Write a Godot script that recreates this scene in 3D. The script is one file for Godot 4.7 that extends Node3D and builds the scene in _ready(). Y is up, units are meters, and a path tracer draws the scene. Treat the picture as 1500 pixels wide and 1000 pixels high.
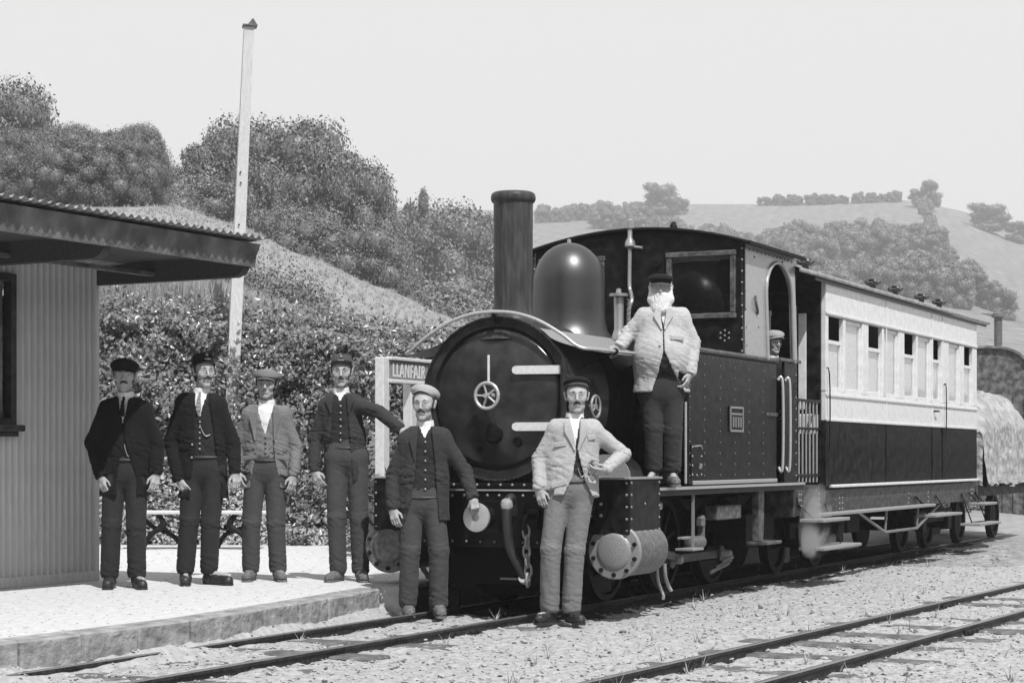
extends Node3D
# A narrow-gauge tank engine and coach at a country halt about 1905, with its crew; a black and white photograph, so all greys.
# World: camera at x = 0, z = 0; -z runs away from it. Metres.

const TRAIN_TURN := 0.4538      # 26 degrees: the train's own line
const SIDING_TURN := 0.5030     # 28.8 degrees: the near track
const PLATFORM_Y := 0.17
const DECK_Y := 0.94            # the engine's running plate

var M := {}                     # materials
var rng := RandomNumberGenerator.new()
var taken := {}

func _ready() -> void:
	rng.seed = 1903
	setup_view()
	make_materials()
	build_land()
	build_track()
	build_platform()
	build_shed()
	build_engine()
	build_coach()
	build_far_right()
	build_lineside()
	build_people()
	build_trees()
	build_steam()

func setup_view() -> void:
	var cam := Camera3D.new()
	cam.name = "camera"
	cam.projection = Camera3D.PROJECTION_FRUSTUM
	cam.near = 0.1
	cam.far = 4000.0
	cam.size = 0.1 * 1000.0 / 2850.0
	cam.frustum_offset = Vector2(0, 0.1 * 170.0 / 2850.0)   # rising front of a plate camera
	cam.position = Vector3(0, 1.17, 0)
	add_child(cam)
	cam.current = true
	var we := WorldEnvironment.new()
	we.name = "world_environment"
	var e := Environment.new()
	var sky := Sky.new()
	var sm := ProceduralSkyMaterial.new()
	sm.sky_top_color = Color(0.86, 0.86, 0.86)
	sm.sky_horizon_color = Color(0.91, 0.91, 0.91)
	sm.ground_horizon_color = Color(0.6, 0.6, 0.6)
	sm.ground_bottom_color = Color(0.4, 0.4, 0.4)
	sm.sky_curve = 0.3
	sky.sky_material = sm
	e.background_mode = Environment.BG_SKY
	e.sky = sky
	e.background_energy_multiplier = 1.0
	e.tonemap_mode = Environment.TONE_MAPPER_LINEAR
	e.tonemap_exposure = 1.12
	e.sdfgi_enabled = true
	e.ssao_enabled = true
	e.ssil_enabled = true
	e.fog_enabled = true
	e.fog_density = 0.0008
	e.fog_light_color = Color(0.92, 0.92, 0.92)
	e.volumetric_fog_enabled = true
	e.volumetric_fog_density = 0.0
	we.environment = e
	add_child(we)
	var sun := DirectionalLight3D.new()
	sun.name = "sun"
	sun.light_energy = 1.6
	sun.light_color = Color(1.0, 1.0, 1.0)
	sun.light_angular_distance = 0.5
	sun.shadow_enabled = true
	sun.sky_mode = DirectionalLight3D.SKY_MODE_LIGHT_ONLY
	var el := deg_to_rad(57.0)
	var az := deg_to_rad(24.0)      # to the right of straight behind the camera
	var to_sun := Vector3(sin(az) * cos(el), sin(el), cos(az) * cos(el))
	sun.basis = Basis.looking_at(-to_sun, Vector3.UP)
	add_child(sun)

# ---------------------------------------------------------------- materials
func noise_tex(freq: float, lo: float, hi: float, octaves := 4, size := 512, seed_ := 1, kind := FastNoiseLite.TYPE_SIMPLEX_SMOOTH, mid := 0.5) -> NoiseTexture2D:
	var n := FastNoiseLite.new()
	n.seed = seed_
	n.noise_type = kind
	n.frequency = freq
	n.fractal_octaves = octaves
	var t := NoiseTexture2D.new()
	t.width = size
	t.height = size
	t.seamless = true
	t.noise = n
	var g := Gradient.new()
	g.set_color(0, Color(lo, lo, lo))
	g.set_color(1, Color(hi, hi, hi))
	g.add_point(mid, Color((lo + hi) / 2, (lo + hi) / 2, (lo + hi) / 2))
	t.color_ramp = g
	return t

func bump_tex(freq: float, strength: float, octaves := 4, seed_ := 5, size := 512) -> NoiseTexture2D:
	var n := FastNoiseLite.new()
	n.seed = seed_
	n.noise_type = FastNoiseLite.TYPE_SIMPLEX_SMOOTH
	n.frequency = freq
	n.fractal_octaves = octaves
	var t := NoiseTexture2D.new()
	t.width = size
	t.height = size
	t.seamless = true
	t.noise = n
	t.as_normal_map = true
	t.bump_strength = strength
	return t

# lin: the surface's real base colour (linear grey)
func mat(called: String, lin: float, rough: float, metal := 0.0, tex: Texture2D = null, scale := 1.0, nrm: Texture2D = null, nscale := 1.0, stretch := Vector3.ONE) -> StandardMaterial3D:
	var m := StandardMaterial3D.new()
	m.resource_name = called
	var s := Color(lin, lin, lin).linear_to_srgb()
	m.albedo_color = s
	m.roughness = rough
	m.metallic = metal
	m.cull_mode = BaseMaterial3D.CULL_DISABLED
	if tex:
		m.albedo_texture = tex
	if nrm:
		m.normal_enabled = true
		m.normal_texture = nrm
		m.normal_scale = nscale
	if tex or nrm:
		m.uv1_triplanar = true
		m.uv1_scale = stretch * scale
	M[called] = m
	return m

func make_materials() -> void:
	var mottled := noise_tex(0.012, 0.55, 1.0, 5, 512, 3)
	var blotch := noise_tex(0.02, 0.3, 1.0, 5, 512, 9, FastNoiseLite.TYPE_SIMPLEX_SMOOTH, 0.45)
	var faint := noise_tex(0.03, 0.88, 1.0, 4, 512, 14)
	var fine := noise_tex(0.06, 0.72, 1.0, 4, 512, 4)
	var cloth := noise_tex(0.10, 0.72, 1.0, 3, 512, 8)
	var streak := noise_tex(0.015, 0.4, 1.0, 5, 512, 12)
	var b_fine := bump_tex(0.06, 5.0, 4, 21)
	var b_cloth := bump_tex(0.02, 9.0, 4, 22)
	var b_weave := bump_tex(0.08, 4.0, 3, 26)
	var b_soft := bump_tex(0.01, 3.0, 3, 23)
	var b_stone := bump_tex(0.03, 10.0, 5, 24)
	# ground
	mat("ballast", 0.43, 0.95, 0.0, fine, 0.45, b_stone, 0.6)
	mat("gravel", 0.44, 0.95, 0.0, mottled, 0.5, b_stone, 0.8)
	mat("platform_top", 0.56, 0.95, 0.0, faint, 0.6, b_stone, 0.18)
	mat("platform_face", 0.42, 0.95, 0.0, mottled, 0.8, b_stone, 0.6)
	mat("grass", 0.33, 0.95, 0.0, fine, 0.12, b_stone, 0.6)
	mat("hay", 0.42, 0.95, 0.0, fine, 0.3)
	mat("field", 0.29, 0.95, 0.0, mottled, 0.035)
	mat("rough_field", 0.24, 0.95, 0.0, mottled, 0.02)
	mat("pebble", 0.46, 0.9, 0.0, fine, 3.0)
	mat("dark_pebble", 0.14, 0.9, 0.0, fine, 3.0)
	mat("blade", 0.33, 0.8)
	# track
	mat("rail_steel", 0.06, 0.55, 0.5, blotch, 1.5, b_fine, 0.6)
	mat("rail_head", 0.30, 0.35, 0.6, fine, 2.0)
	mat("sleeper_wood", 0.22, 0.9, 0.0, streak, 0.8, b_stone, 0.8, Vector3(1, 3, 3))
	# iron and paint
	mat("black_paint", 0.012, 0.30, 0.0, fine, 1.2, b_soft, 0.25)
	mat("engine_paint", 0.022, 0.30, 0.0, blotch, 0.9, b_soft, 0.25)
	mat("smokebox", 0.046, 0.24, 0.0, mottled, 0.9, b_soft, 0.2)
	mat("dusty_black", 0.018, 0.6, 0.0, blotch, 1.3, b_fine, 0.5)
	mat("cab_side_pale", 0.30, 0.25, 0.0, faint, 1.0, b_soft, 0.1)  # upper cab sheets, much paler than the rest of the engine
	mat("chimney_iron", 0.085, 0.42, 0.0, mottled, 1.4, b_fine, 0.2, Vector3(2.5, 0.35, 2.5))
	mat("dome_paint", 0.022, 0.38, 0.0, faint, 1.5, b_soft, 0.06)
	mat("steel", 0.55, 0.34, 0.5, faint, 2.0)
	mat("oily_steel", 0.09, 0.4, 0.3, mottled, 2.0)
	mat("bolt_head", 0.20, 0.4, 0.2)
	mat("cinders", 0.045, 0.95, 0.0, blotch, 1.2, b_stone, 1.5)  # near-black tone that deepens the shade under the train
	mat("dull_steel", 0.36, 0.5, 0.3, fine, 2.0)
	mat("brass", 0.42, 0.3, 0.6, faint, 2.0)
	mat("white_paint", 0.66, 0.5, 0.0, faint, 1.5)
	mat("rivet_paint", 0.07, 0.3, 0.1)
	mat("grey_paint", 0.16, 0.5, 0.0, blotch, 1.0, b_soft, 0.2)
	mat("cylinder_iron", 0.20, 0.45, 0.2, mottled, 2.5, b_fine, 0.3)
	mat("hose_rubber", 0.025, 0.5, 0.0, fine, 3.0)
	mat("soot", 0.008, 0.9)
	# coach
	mat("cream_paint", 0.72, 0.35, 0.0, faint, 0.6)
	mat("coach_dark", 0.030, 0.14, 0.0, blotch, 0.7, b_soft, 0.10)
	mat("coach_roof", 0.42, 0.8, 0.0, mottled, 0.6)
	mat("solebar", 0.10, 0.5, 0.0, blotch, 1.0)
	mat("interior_dark", 0.10, 0.7)
	mat("pale_backing", 0.84, 0.9, 0.0, faint, 1.0)  # pale sheet behind coach panes, added so the glass looks bright
	mat("lettering", 0.62, 0.5)
	mat("pale_letter", 0.50, 0.5)
	# shed
	mat("corrugated", 0.58, 0.7, 0.0, faint, 0.8, null, 1.0, Vector3(1.5, 0.25, 1.5))
	mat("corrugated_roof", 0.50, 0.55, 0.1, mottled, 0.6)
	mat("fascia", 0.22, 0.7, 0.0, streak, 0.5, b_fine, 0.4)
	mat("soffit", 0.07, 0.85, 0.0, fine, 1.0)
	mat("dark_wood", 0.05, 0.6, 0.0, streak, 0.8)
	mat("footboard_wood", 0.30, 0.85, 0.0, fine, 1.0)
	mat("pole_wood", 0.56, 0.8, 0.0, faint, 0.8, b_fine, 0.2, Vector3(2.5, 0.4, 2.5))
	mat("sign_board", 0.30, 0.6, 0.0, fine, 2.0)
	mat("sign_post", 0.66, 0.6, 0.0, faint, 1.0)
	mat("hut_wall", 0.20, 0.8, 0.0, blotch, 0.6)
	mat("tarpaulin", 0.50, 0.8, 0.0, mottled, 0.8, b_cloth, 0.8)
	mat("sacking", 0.55, 0.95, 0.0, blotch, 0.9, b_cloth, 1.0)
	mat("wagon_wood", 0.12, 0.8, 0.0, streak, 0.8)
	# cloth and skin
	for c in [["black_cloth", 0.016], ["navy_cloth", 0.020], ["charcoal_cloth", 0.035], ["dark_tweed", 0.038], ["mid_tweed", 0.19], ["grey_cloth", 0.085], ["light_drill", 0.42], ["pale_drill", 0.47], ["cord_cloth", 0.055], ["dark_trouser", 0.040], ["brown_trouser", 0.05], ["stripe_trouser", 0.085], ["pale_waistcoat", 0.24], ["linen", 0.78], ["cap_tweed", 0.30], ["cap_pale", 0.52], ["cap_dark", 0.02], ["cap_grey", 0.10]]:
		var cm := mat(c[0], c[1], 0.95, 0.0, cloth, 3.0, b_weave, 0.5)
		cm.rim_enabled = true
		cm.rim = 0.25
		cm.metallic_specular = 0.2
	for c in [["skin", 0.39], ["skin_tan", 0.42], ["skin_dark", 0.38]]:
		var km := mat(c[0], c[1], 0.6, 0.0, faint, 4.0)
		km.metallic_specular = 0.35
	mat("eye", 0.04, 0.3)
	mat("hair_dark", 0.02, 0.7, 0.0, fine, 8.0, b_cloth, 1.5)
	mat("hair_brown", 0.06, 0.7, 0.0, fine, 8.0, b_cloth, 1.5)
	mat("hair_white", 0.66, 0.8, 0.0, faint, 8.0, b_cloth, 0.5)
	mat("boot_leather", 0.045, 0.5, 0.0, blotch, 4.0)
	mat("boot_dusty", 0.26, 0.85, 0.0, blotch, 5.0)
	mat("leather", 0.12, 0.5)
	# plants
	for c in [["leaf_dark", 0.14], ["leaf_mid", 0.18], ["leaf_far", 0.14], ["leaf_hedge", 0.17], ["leaf_pale", 0.34]]:
		var lm := mat(c[0], c[1], 0.5)
		lm.vertex_color_use_as_albedo = true
		lm.backlight_enabled = true
		lm.backlight = Color(0.2, 0.2, 0.2)
	for k in ["light_drill", "pale_drill", "linen", "mid_tweed"]:
		M[k].albedo_texture = faint
	M.leaf_hedge.roughness = 0.35
	mat("bark", 0.10, 0.95, 0.0, streak, 1.0)
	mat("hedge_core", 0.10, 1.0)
	for k in ["black_paint", "engine_paint", "smokebox", "coach_dark", "dusty_black", "soot", "chimney_iron"]:
		M[k].metallic_specular = 0.27
	M.smokebox.metallic_specular = 0.42
	M.dome_paint.metallic_specular = 0.66
	M.cab_side_pale.metallic_specular = 0.66
	var glass := StandardMaterial3D.new()
	glass.resource_name = "window_glass"
	glass.albedo_color = Color(0.2, 0.2, 0.2, 0.06)
	glass.transparency = BaseMaterial3D.TRANSPARENCY_ALPHA
	glass.roughness = 0.03
	M.glass = glass
# ---------------------------------------------------------------- mesh tools
class MB:
	var v := PackedVector3Array()
	var n := PackedVector3Array()
	var c := PackedColorArray()
	var col := Color(1, 1, 1)
	var colored := false

	func tri(a: Vector3, b: Vector3, d: Vector3, na: Vector3, nb: Vector3, nd: Vector3) -> void:
		if (b - a).cross(d - a).dot(na + nb + nd) > 0.0:
			v.append(a); v.append(d); v.append(b)
			n.append(na); n.append(nd); n.append(nb)
		else:
			v.append(a); v.append(b); v.append(d)
			n.append(na); n.append(nb); n.append(nd)
		if colored:
			c.append(col); c.append(col); c.append(col)

	func quad(a: Vector3, b: Vector3, d: Vector3, e: Vector3, nn := Vector3.ZERO) -> void:
		if nn == Vector3.ZERO:
			nn = (d - a).cross(b - e).normalized()
		tri(a, b, d, nn, nn, nn)
		tri(a, d, e, nn, nn, nn)

	func flat(a: Vector3, b: Vector3, d: Vector3, out: Vector3) -> void:
		var nn := (b - a).cross(d - a).normalized()
		if nn.dot(out) < 0: nn = -nn
		tri(a, b, d, nn, nn, nn)

	func box(at: Vector3, s: Vector3, bs := Basis(), bev := 0.0) -> void:
		var h := s * 0.5
		bev = minf(bev, minf(h.x, minf(h.y, h.z)) * 0.9)
		var axes: Array[Vector3] = [Vector3(1, 0, 0), Vector3(0, 1, 0), Vector3(0, 0, 1)]
		for i in 3:
			var u := (i + 1) % 3
			var w := (i + 2) % 3
			for sg in [-1.0, 1.0]:
				var nn: Vector3 = bs * (axes[i] * sg)
				var o: Vector3 = axes[i] * (sg * h[i])
				var du: Vector3 = axes[u] * (h[u] - bev)
				var dw: Vector3 = axes[w] * (h[w] - bev)
				quad(at + bs * (o - du - dw), at + bs * (o + du - dw), at + bs * (o + du + dw), at + bs * (o - du + dw), nn.normalized())
				if bev > 0.0:
					# edges between face i and face u
					for su in [-1.0, 1.0]:
						var p1: Vector3 = axes[i] * (sg * h[i]) + axes[u] * (su * (h[u] - bev))
						var p2: Vector3 = axes[i] * (sg * (h[i] - bev)) + axes[u] * (su * h[u])
						var ee: Vector3 = axes[w] * (h[w] - bev)
						quad(at + bs * (p1 - ee), at + bs * (p1 + ee), at + bs * (p2 + ee), at + bs * (p2 - ee), (bs * (axes[i] * sg + axes[u] * su)).normalized())
		if bev > 0.0:
			for sx in [-1.0, 1.0]:
				for sy in [-1.0, 1.0]:
					for sz in [-1.0, 1.0]:
						var sgn := Vector3(sx, sy, sz)
						var base := sgn * (h - Vector3.ONE * bev)
						var nn := (bs * sgn).normalized()
						tri(at + bs * (base + Vector3(sx * bev, 0, 0)), at + bs * (base + Vector3(0, sy * bev, 0)), at + bs * (base + Vector3(0, 0, sz * bev)), nn, nn, nn)

	func bar(a: Vector3, b: Vector3, w: float, h: float, bev := 0.0, up := Vector3.UP) -> void:
		var z := (b - a).normalized()
		if absf(z.dot(up)) > 0.99: up = Vector3(1, 0, 0)
		var x := up.cross(z).normalized()
		var y := z.cross(x)
		box((a + b) * 0.5, Vector3(w, h, (b - a).length()), Basis(x, y, z), bev)

	func tube(pts: Array, rad, sides := 10, caps := true, squash := 1.0) -> void:
		var m := pts.size()
		var t0: Vector3 = (pts[1] - pts[0]).normalized()
		var x := t0.cross(Vector3.UP if absf(t0.y) < 0.9 else Vector3(1, 0, 0)).normalized()
		var rings := []
		var norms := []
		for i in m:
			var t: Vector3
			if i == 0: t = t0
			elif i == m - 1: t = (pts[i] - pts[i - 1]).normalized()
			else: t = ((pts[i + 1] - pts[i]).normalized() + (pts[i] - pts[i - 1]).normalized()).normalized()
			x = (x - t * x.dot(t)).normalized()
			var y := t.cross(x)
			var r: float = rad[i] if rad is Array else rad
			var ring := PackedVector3Array()
			var nr := PackedVector3Array()
			for k in sides:
				var a := TAU * k / sides
				var d: Vector3 = x * cos(a) + y * (sin(a) * squash)
				ring.append(pts[i] + d * r)
				nr.append((x * cos(a) * squash + y * sin(a)).normalized())
			rings.append(ring)
			norms.append(nr)
		for i in m - 1:
			for k in sides:
				var k2 := (k + 1) % sides
				tri(rings[i][k], rings[i][k2], rings[i + 1][k2], norms[i][k], norms[i][k2], norms[i + 1][k2])
				tri(rings[i][k], rings[i + 1][k2], rings[i + 1][k], norms[i][k], norms[i + 1][k2], norms[i + 1][k])
		if caps:
			for e in [0, m - 1]:
				var t: Vector3 = (pts[1] - pts[0]).normalized() * -1.0 if e == 0 else (pts[m - 1] - pts[m - 2]).normalized()
				for k in range(1, sides - 1):
					tri(rings[e][0], rings[e][k], rings[e][k + 1], t, t, t)

	# prof: [radius, height] pairs, turned about the y axis of xf
	func lathe(prof: Array, xf := Transform3D(), seg := 24, a0 := 0.0, a1 := TAU) -> void:
		var m := prof.size()
		var sn := []
		for i in m - 1:
			var d := Vector2(prof[i + 1][0] - prof[i][0], prof[i + 1][1] - prof[i][1])
			sn.append(Vector2(d.y, -d.x).normalized())
		for i in m - 1:
			var na: Vector2 = sn[i]
			var nb: Vector2 = sn[i]
			if i > 0 and sn[i - 1].dot(sn[i]) > 0.7: na = (sn[i - 1] + sn[i]).normalized()
			if i < m - 2 and sn[i + 1].dot(sn[i]) > 0.7: nb = (sn[i + 1] + sn[i]).normalized()
			for k in seg:
				var p := a0 + (a1 - a0) * k / seg
				var q := a0 + (a1 - a0) * (k + 1) / seg
				var dp := Vector3(cos(p), 0, sin(p))
				var dq := Vector3(cos(q), 0, sin(q))
				var A: Vector3 = xf * (dp * prof[i][0] + Vector3(0, prof[i][1], 0))
				var B: Vector3 = xf * (dq * prof[i][0] + Vector3(0, prof[i][1], 0))
				var C: Vector3 = xf * (dq * prof[i + 1][0] + Vector3(0, prof[i + 1][1], 0))
				var D: Vector3 = xf * (dp * prof[i + 1][0] + Vector3(0, prof[i + 1][1], 0))
				var nA := (xf.basis * (dp * na.x + Vector3(0, na.y, 0))).normalized()
				var nB := (xf.basis * (dq * na.x + Vector3(0, na.y, 0))).normalized()
				var nC := (xf.basis * (dq * nb.x + Vector3(0, nb.y, 0))).normalized()
				var nD := (xf.basis * (dp * nb.x + Vector3(0, nb.y, 0))).normalized()
				if prof[i][0] > 1e-5: tri(A, B, C, nA, nB, nC)
				if prof[i + 1][0] > 1e-5: tri(A, C, D, nA, nC, nD)

	# flat outline in xf's xy plane given a thickness along z
	func prism(poly: PackedVector2Array, z0: float, z1: float, xf := Transform3D(), smooth := 0.8) -> void:
		var idx := Geometry2D.triangulate_polygon(poly)
		var nz := xf.basis.z.normalized()
		for i in range(0, idx.size(), 3):
			for z in [z0, z1]:
				var nn := nz * (1.0 if z == maxf(z0, z1) else -1.0)
				tri(xf * Vector3(poly[idx[i]].x, poly[idx[i]].y, z), xf * Vector3(poly[idx[i + 1]].x, poly[idx[i + 1]].y, z), xf * Vector3(poly[idx[i + 2]].x, poly[idx[i + 2]].y, z), nn, nn, nn)
		var m := poly.size()
		var area := 0.0
		for i in m:
			area += poly[i].cross(poly[(i + 1) % m])
		var sgn := 1.0 if area > 0 else -1.0
		var en := []
		for i in m:
			var d := (poly[(i + 1) % m] - poly[i]).normalized()
			en.append(Vector2(d.y, -d.x) * sgn)
		for i in m:
			var j := (i + 1) % m
			var n0: Vector2 = en[i]
			var n1: Vector2 = en[i]
			var pv: Vector2 = en[(i + m - 1) % m]
			if pv.dot(n0) > smooth: n0 = (n0 + pv).normalized()
			if en[j].dot(en[i]) > smooth: n1 = (en[i] + en[j]).normalized()
			var a := xf * Vector3(poly[i].x, poly[i].y, z0)
			var b := xf * Vector3(poly[j].x, poly[j].y, z0)
			var c2 := xf * Vector3(poly[j].x, poly[j].y, z1)
			var d2 := xf * Vector3(poly[i].x, poly[i].y, z1)
			var N0 := (xf.basis * Vector3(n0.x, n0.y, 0)).normalized()
			var N1 := (xf.basis * Vector3(n1.x, n1.y, 0)).normalized()
			tri(a, b, c2, N0, N1, N1)
			tri(a, c2, d2, N0, N1, N0)

	# smooth sheet: f(u, v) -> Vector3, u and v from 0 to 1
	func sheet(nu: int, nv: int, f: Callable, up := Vector3.UP) -> void:
		var p := PackedVector3Array()
		p.resize((nu + 1) * (nv + 1))
		for j in nv + 1:
			for i in nu + 1:
				p[j * (nu + 1) + i] = f.call(float(i) / nu, float(j) / nv)
		var q := PackedVector3Array()
		q.resize(p.size())
		for j in nv + 1:
			for i in nu + 1:
				var a := p[j * (nu + 1) + mini(i + 1, nu)] - p[j * (nu + 1) + maxi(i - 1, 0)]
				var b := p[mini(j + 1, nv) * (nu + 1) + i] - p[maxi(j - 1, 0) * (nu + 1) + i]
				var nn := a.cross(b).normalized()
				q[j * (nu + 1) + i] = nn
		var s := 1.0
		if q[(nv / 2) * (nu + 1) + nu / 2].dot(up) < 0: s = -1.0
		for j in nv:
			for i in nu:
				var k := j * (nu + 1) + i
				tri(p[k], p[k + 1], p[k + nu + 2], q[k] * s, q[k + 1] * s, q[k + nu + 2] * s)
				tri(p[k], p[k + nu + 2], p[k + nu + 1], q[k] * s, q[k + nu + 2] * s, q[k + nu + 1] * s)

	func ball(at: Vector3, r: Vector3, seg := 10, rings := 6, y0 := -1.0) -> void:
		var prof := []
		var a0 := asin(y0)
		for i in rings + 1:
			var a := a0 + (PI / 2 - a0) * i / rings
			prof.append([maxf(cos(a), 0.0), sin(a)])
		lathe(prof, Transform3D(Basis.from_scale(r), at), seg)

	# a low dome-headed rivet at p facing out
	func rivet(p: Vector3, out: Vector3, r: float) -> void:
		var x := out.cross(Vector3.UP if absf(out.y) < 0.9 else Vector3(1, 0, 0)).normalized()
		var y := out.cross(x)
		var top := p + out * r * 0.75
		for k in 6:
			var a := TAU * k / 6
			var b := TAU * (k + 1) / 6
			var da := x * cos(a) + y * sin(a)
			var db := x * cos(b) + y * sin(b)
			var ma := p + da * r * 0.72 + out * r * 0.5
			var mb := p + db * r * 0.72 + out * r * 0.5
			var na := (da * 0.7 + out * 0.7)
			var nb := (db * 0.7 + out * 0.7)
			tri(p + da * r, p + db * r, mb, da, db, nb)
			tri(p + da * r, mb, ma, da, nb, na)
			tri(ma, mb, top, na, nb, out)

	func mesh(m: Material) -> ArrayMesh:
		var am := ArrayMesh.new()
		if v.is_empty(): return am
		var arr := []
		arr.resize(Mesh.ARRAY_MAX)
		arr[Mesh.ARRAY_VERTEX] = v
		arr[Mesh.ARRAY_NORMAL] = n
		if colored: arr[Mesh.ARRAY_COLOR] = c
		am.add_surface_from_arrays(Mesh.PRIMITIVE_TRIANGLES, arr)
		am.surface_set_material(0, m)
		return am

func numbered(called: String) -> String:
	if not taken.has(called):
		taken[called] = 0
		return called
	taken[called] += 1
	return "%s_%03d" % [called, taken[called]]

func part(parent: Node, called: String, mb: MB, m: Material) -> MeshInstance3D:
	var o := MeshInstance3D.new()
	o.name = called
	o.mesh = mb.mesh(m)
	parent.add_child(o, true)
	return o

func inst(parent: Node, called: String, mesh: Mesh, xf := Transform3D()) -> MeshInstance3D:
	var o := MeshInstance3D.new()
	o.name = called
	o.mesh = mesh
	o.transform = xf
	parent.add_child(o, true)
	return o

func tag(o: Node, label: String, category: String, group := "") -> Node:
	o.set_meta("label", label)
	o.set_meta("category", category)
	if group: o.set_meta("group", group)
	return o

func thing(called: String, label: String, category: String, at := Vector3.ZERO, turn := 0.0, group := "") -> Node3D:
	var o := Node3D.new()
	o.name = numbered(called)
	add_child(o)
	o.position = at
	o.rotation.y = turn
	tag(o, label, category, group)
	return o

func structure(called: String, mb: MB, m: Material) -> MeshInstance3D:
	var o := part(self, numbered(called), mb, m)
	o.set_meta("kind", "structure")
	return o

func stuff(o: Node) -> Node:
	o.set_meta("kind", "stuff")
	return o

func scatter(parent: Node, called: String, mesh: Mesh, xfs: Array, cols := []) -> MultiMeshInstance3D:
	var mm := MultiMesh.new()
	mm.transform_format = MultiMesh.TRANSFORM_3D
	mm.use_colors = not cols.is_empty()
	mm.mesh = mesh
	mm.instance_count = xfs.size()
	for i in xfs.size():
		mm.set_instance_transform(i, xfs[i])
		if cols: mm.set_instance_color(i, cols[i])
	var o := MultiMeshInstance3D.new()
	o.name = called
	o.multimesh = mm
	parent.add_child(o, true)
	return o

# axis helpers: lathe along z (axis towards +z), along x
func along_z(at: Vector3) -> Transform3D:
	return Transform3D(Basis(Vector3(1, 0, 0), Vector3(0, 0, 1), Vector3(0, -1, 0)), at)

func along_x(at: Vector3) -> Transform3D:
	return Transform3D(Basis(Vector3(0, 0, -1), Vector3(1, 0, 0), Vector3(0, -1, 0)), at)

func bez(p: Array, steps := 8) -> Array:
	# Catmull-Rom through the points
	var out := []
	for i in p.size() - 1:
		var a: Vector3 = p[maxi(i - 1, 0)]
		var d: Vector3 = p[mini(i + 2, p.size() - 1)]
		for k in steps:
			out.append((p[i] as Vector3).cubic_interpolate(p[i + 1], a, d, float(k) / steps))
	out.append(p[-1])
	return out

func poly_circle(c: Vector2, r: Vector2, n := 24, a0 := 0.0, a1 := TAU) -> PackedVector2Array:
	var q := PackedVector2Array()
	for i in n:
		var a := a0 + (a1 - a0) * i / (n if absf(a1 - a0) > TAU - 0.01 else n - 1)
		q.append(c + Vector2(cos(a) * r.x, sin(a) * r.y))
	return q
# ---------------------------------------------------------------- land
var near_noise := FastNoiseLite.new()

func lerp_table(t: Array, x: float) -> float:
	if x <= t[0][0]: return t[0][1]
	for i in t.size() - 1:
		if x <= t[i + 1][0]:
			var k: float = (x - t[i][0]) / (t[i + 1][0] - t[i][0])
			k = k * k * (3 - 2 * k) * 0.5 + k * 0.5
			return lerpf(t[i][1], t[i + 1][1], k)
	return t[-1][1]

const BANK_TOP := [[-80, 12.6], [-40, 12.4], [-22.4, 12.5], [-15.7, 12.5], [-12.2, 11.4], [-8.95, 9.95], [-5.7, 8.6], [-2.7, 7.3], [1.5, 5.4], [7.5, 3.0], [16, 1.0], [26, -0.2], [90, -0.4]]
const HILL_TOP := [[-500, 120.0], [-150, 100.0], [-60, 92.0], [7, 90.0], [40, 91.5], [61, 92.5], [96, 92.5], [145, 94.0], [160, 90.5], [184, 82.0], [240, 66.0], [330, 44.0], [500, 20.0]]

# the steep grass bank behind the halt: its brow stands 85 m off
func bank_h(x: float, d: float) -> float:
	var top := lerp_table(BANK_TOP, x * 85.0 / maxf(d, 40.0))
	if d <= 85.0:
		var t := clampf((d - 25.5) / 59.5, 0, 1)
		return lerpf(-0.12, top, pow(t, 0.86)) + near_noise.get_noise_2d(x * 9, d * 9) * 0.35 * t * (1.0 - t)
	return top - 3.5 * clampf((d - 85.0) / 14.0, 0, 1)

func hill_h(x: float, d: float) -> float:
	var top := lerp_table(HILL_TOP, x * 700.0 / maxf(d, 200.0))
	if d <= 700.0:
		var t := clampf((d - 105.0) / 595.0, 0, 1)
		return -2.0 + (top + 2.0) * pow(t, 1.25) + near_noise.get_noise_2d(x * 0.5, d * 0.5) * 3.0 * t * (1 - t)
	return top - 30.0 * clampf((d - 700.0) / 200.0, 0, 1)

const PLATFORM_EDGE := [[5.4, -5.6], [10.75, -2.83], [12.13, -2.13], [13.55, -1.62], [15.0, -1.16], [16.0, -0.8]]

func ground_y(x: float, d: float) -> float:
	# loose stones and earth round the tracks, a little below the rail heads
	var y := -0.062 + near_noise.get_noise_2d(x * 60, d * 60) * 0.013 + near_noise.get_noise_2d(x * 190, d * 190) * 0.016
	y += near_noise.get_noise_2d(x * 9 + 40, d * 9) * 0.02
	if d < 15.4 and x < 0.0:
		# stones heaped against the foot of the platform
		var off: float = (x - lerp_table(PLATFORM_EDGE, d)) * 0.88
		y += 0.10 * smoothstep(0.30, 0.08, off)
	return y

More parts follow.
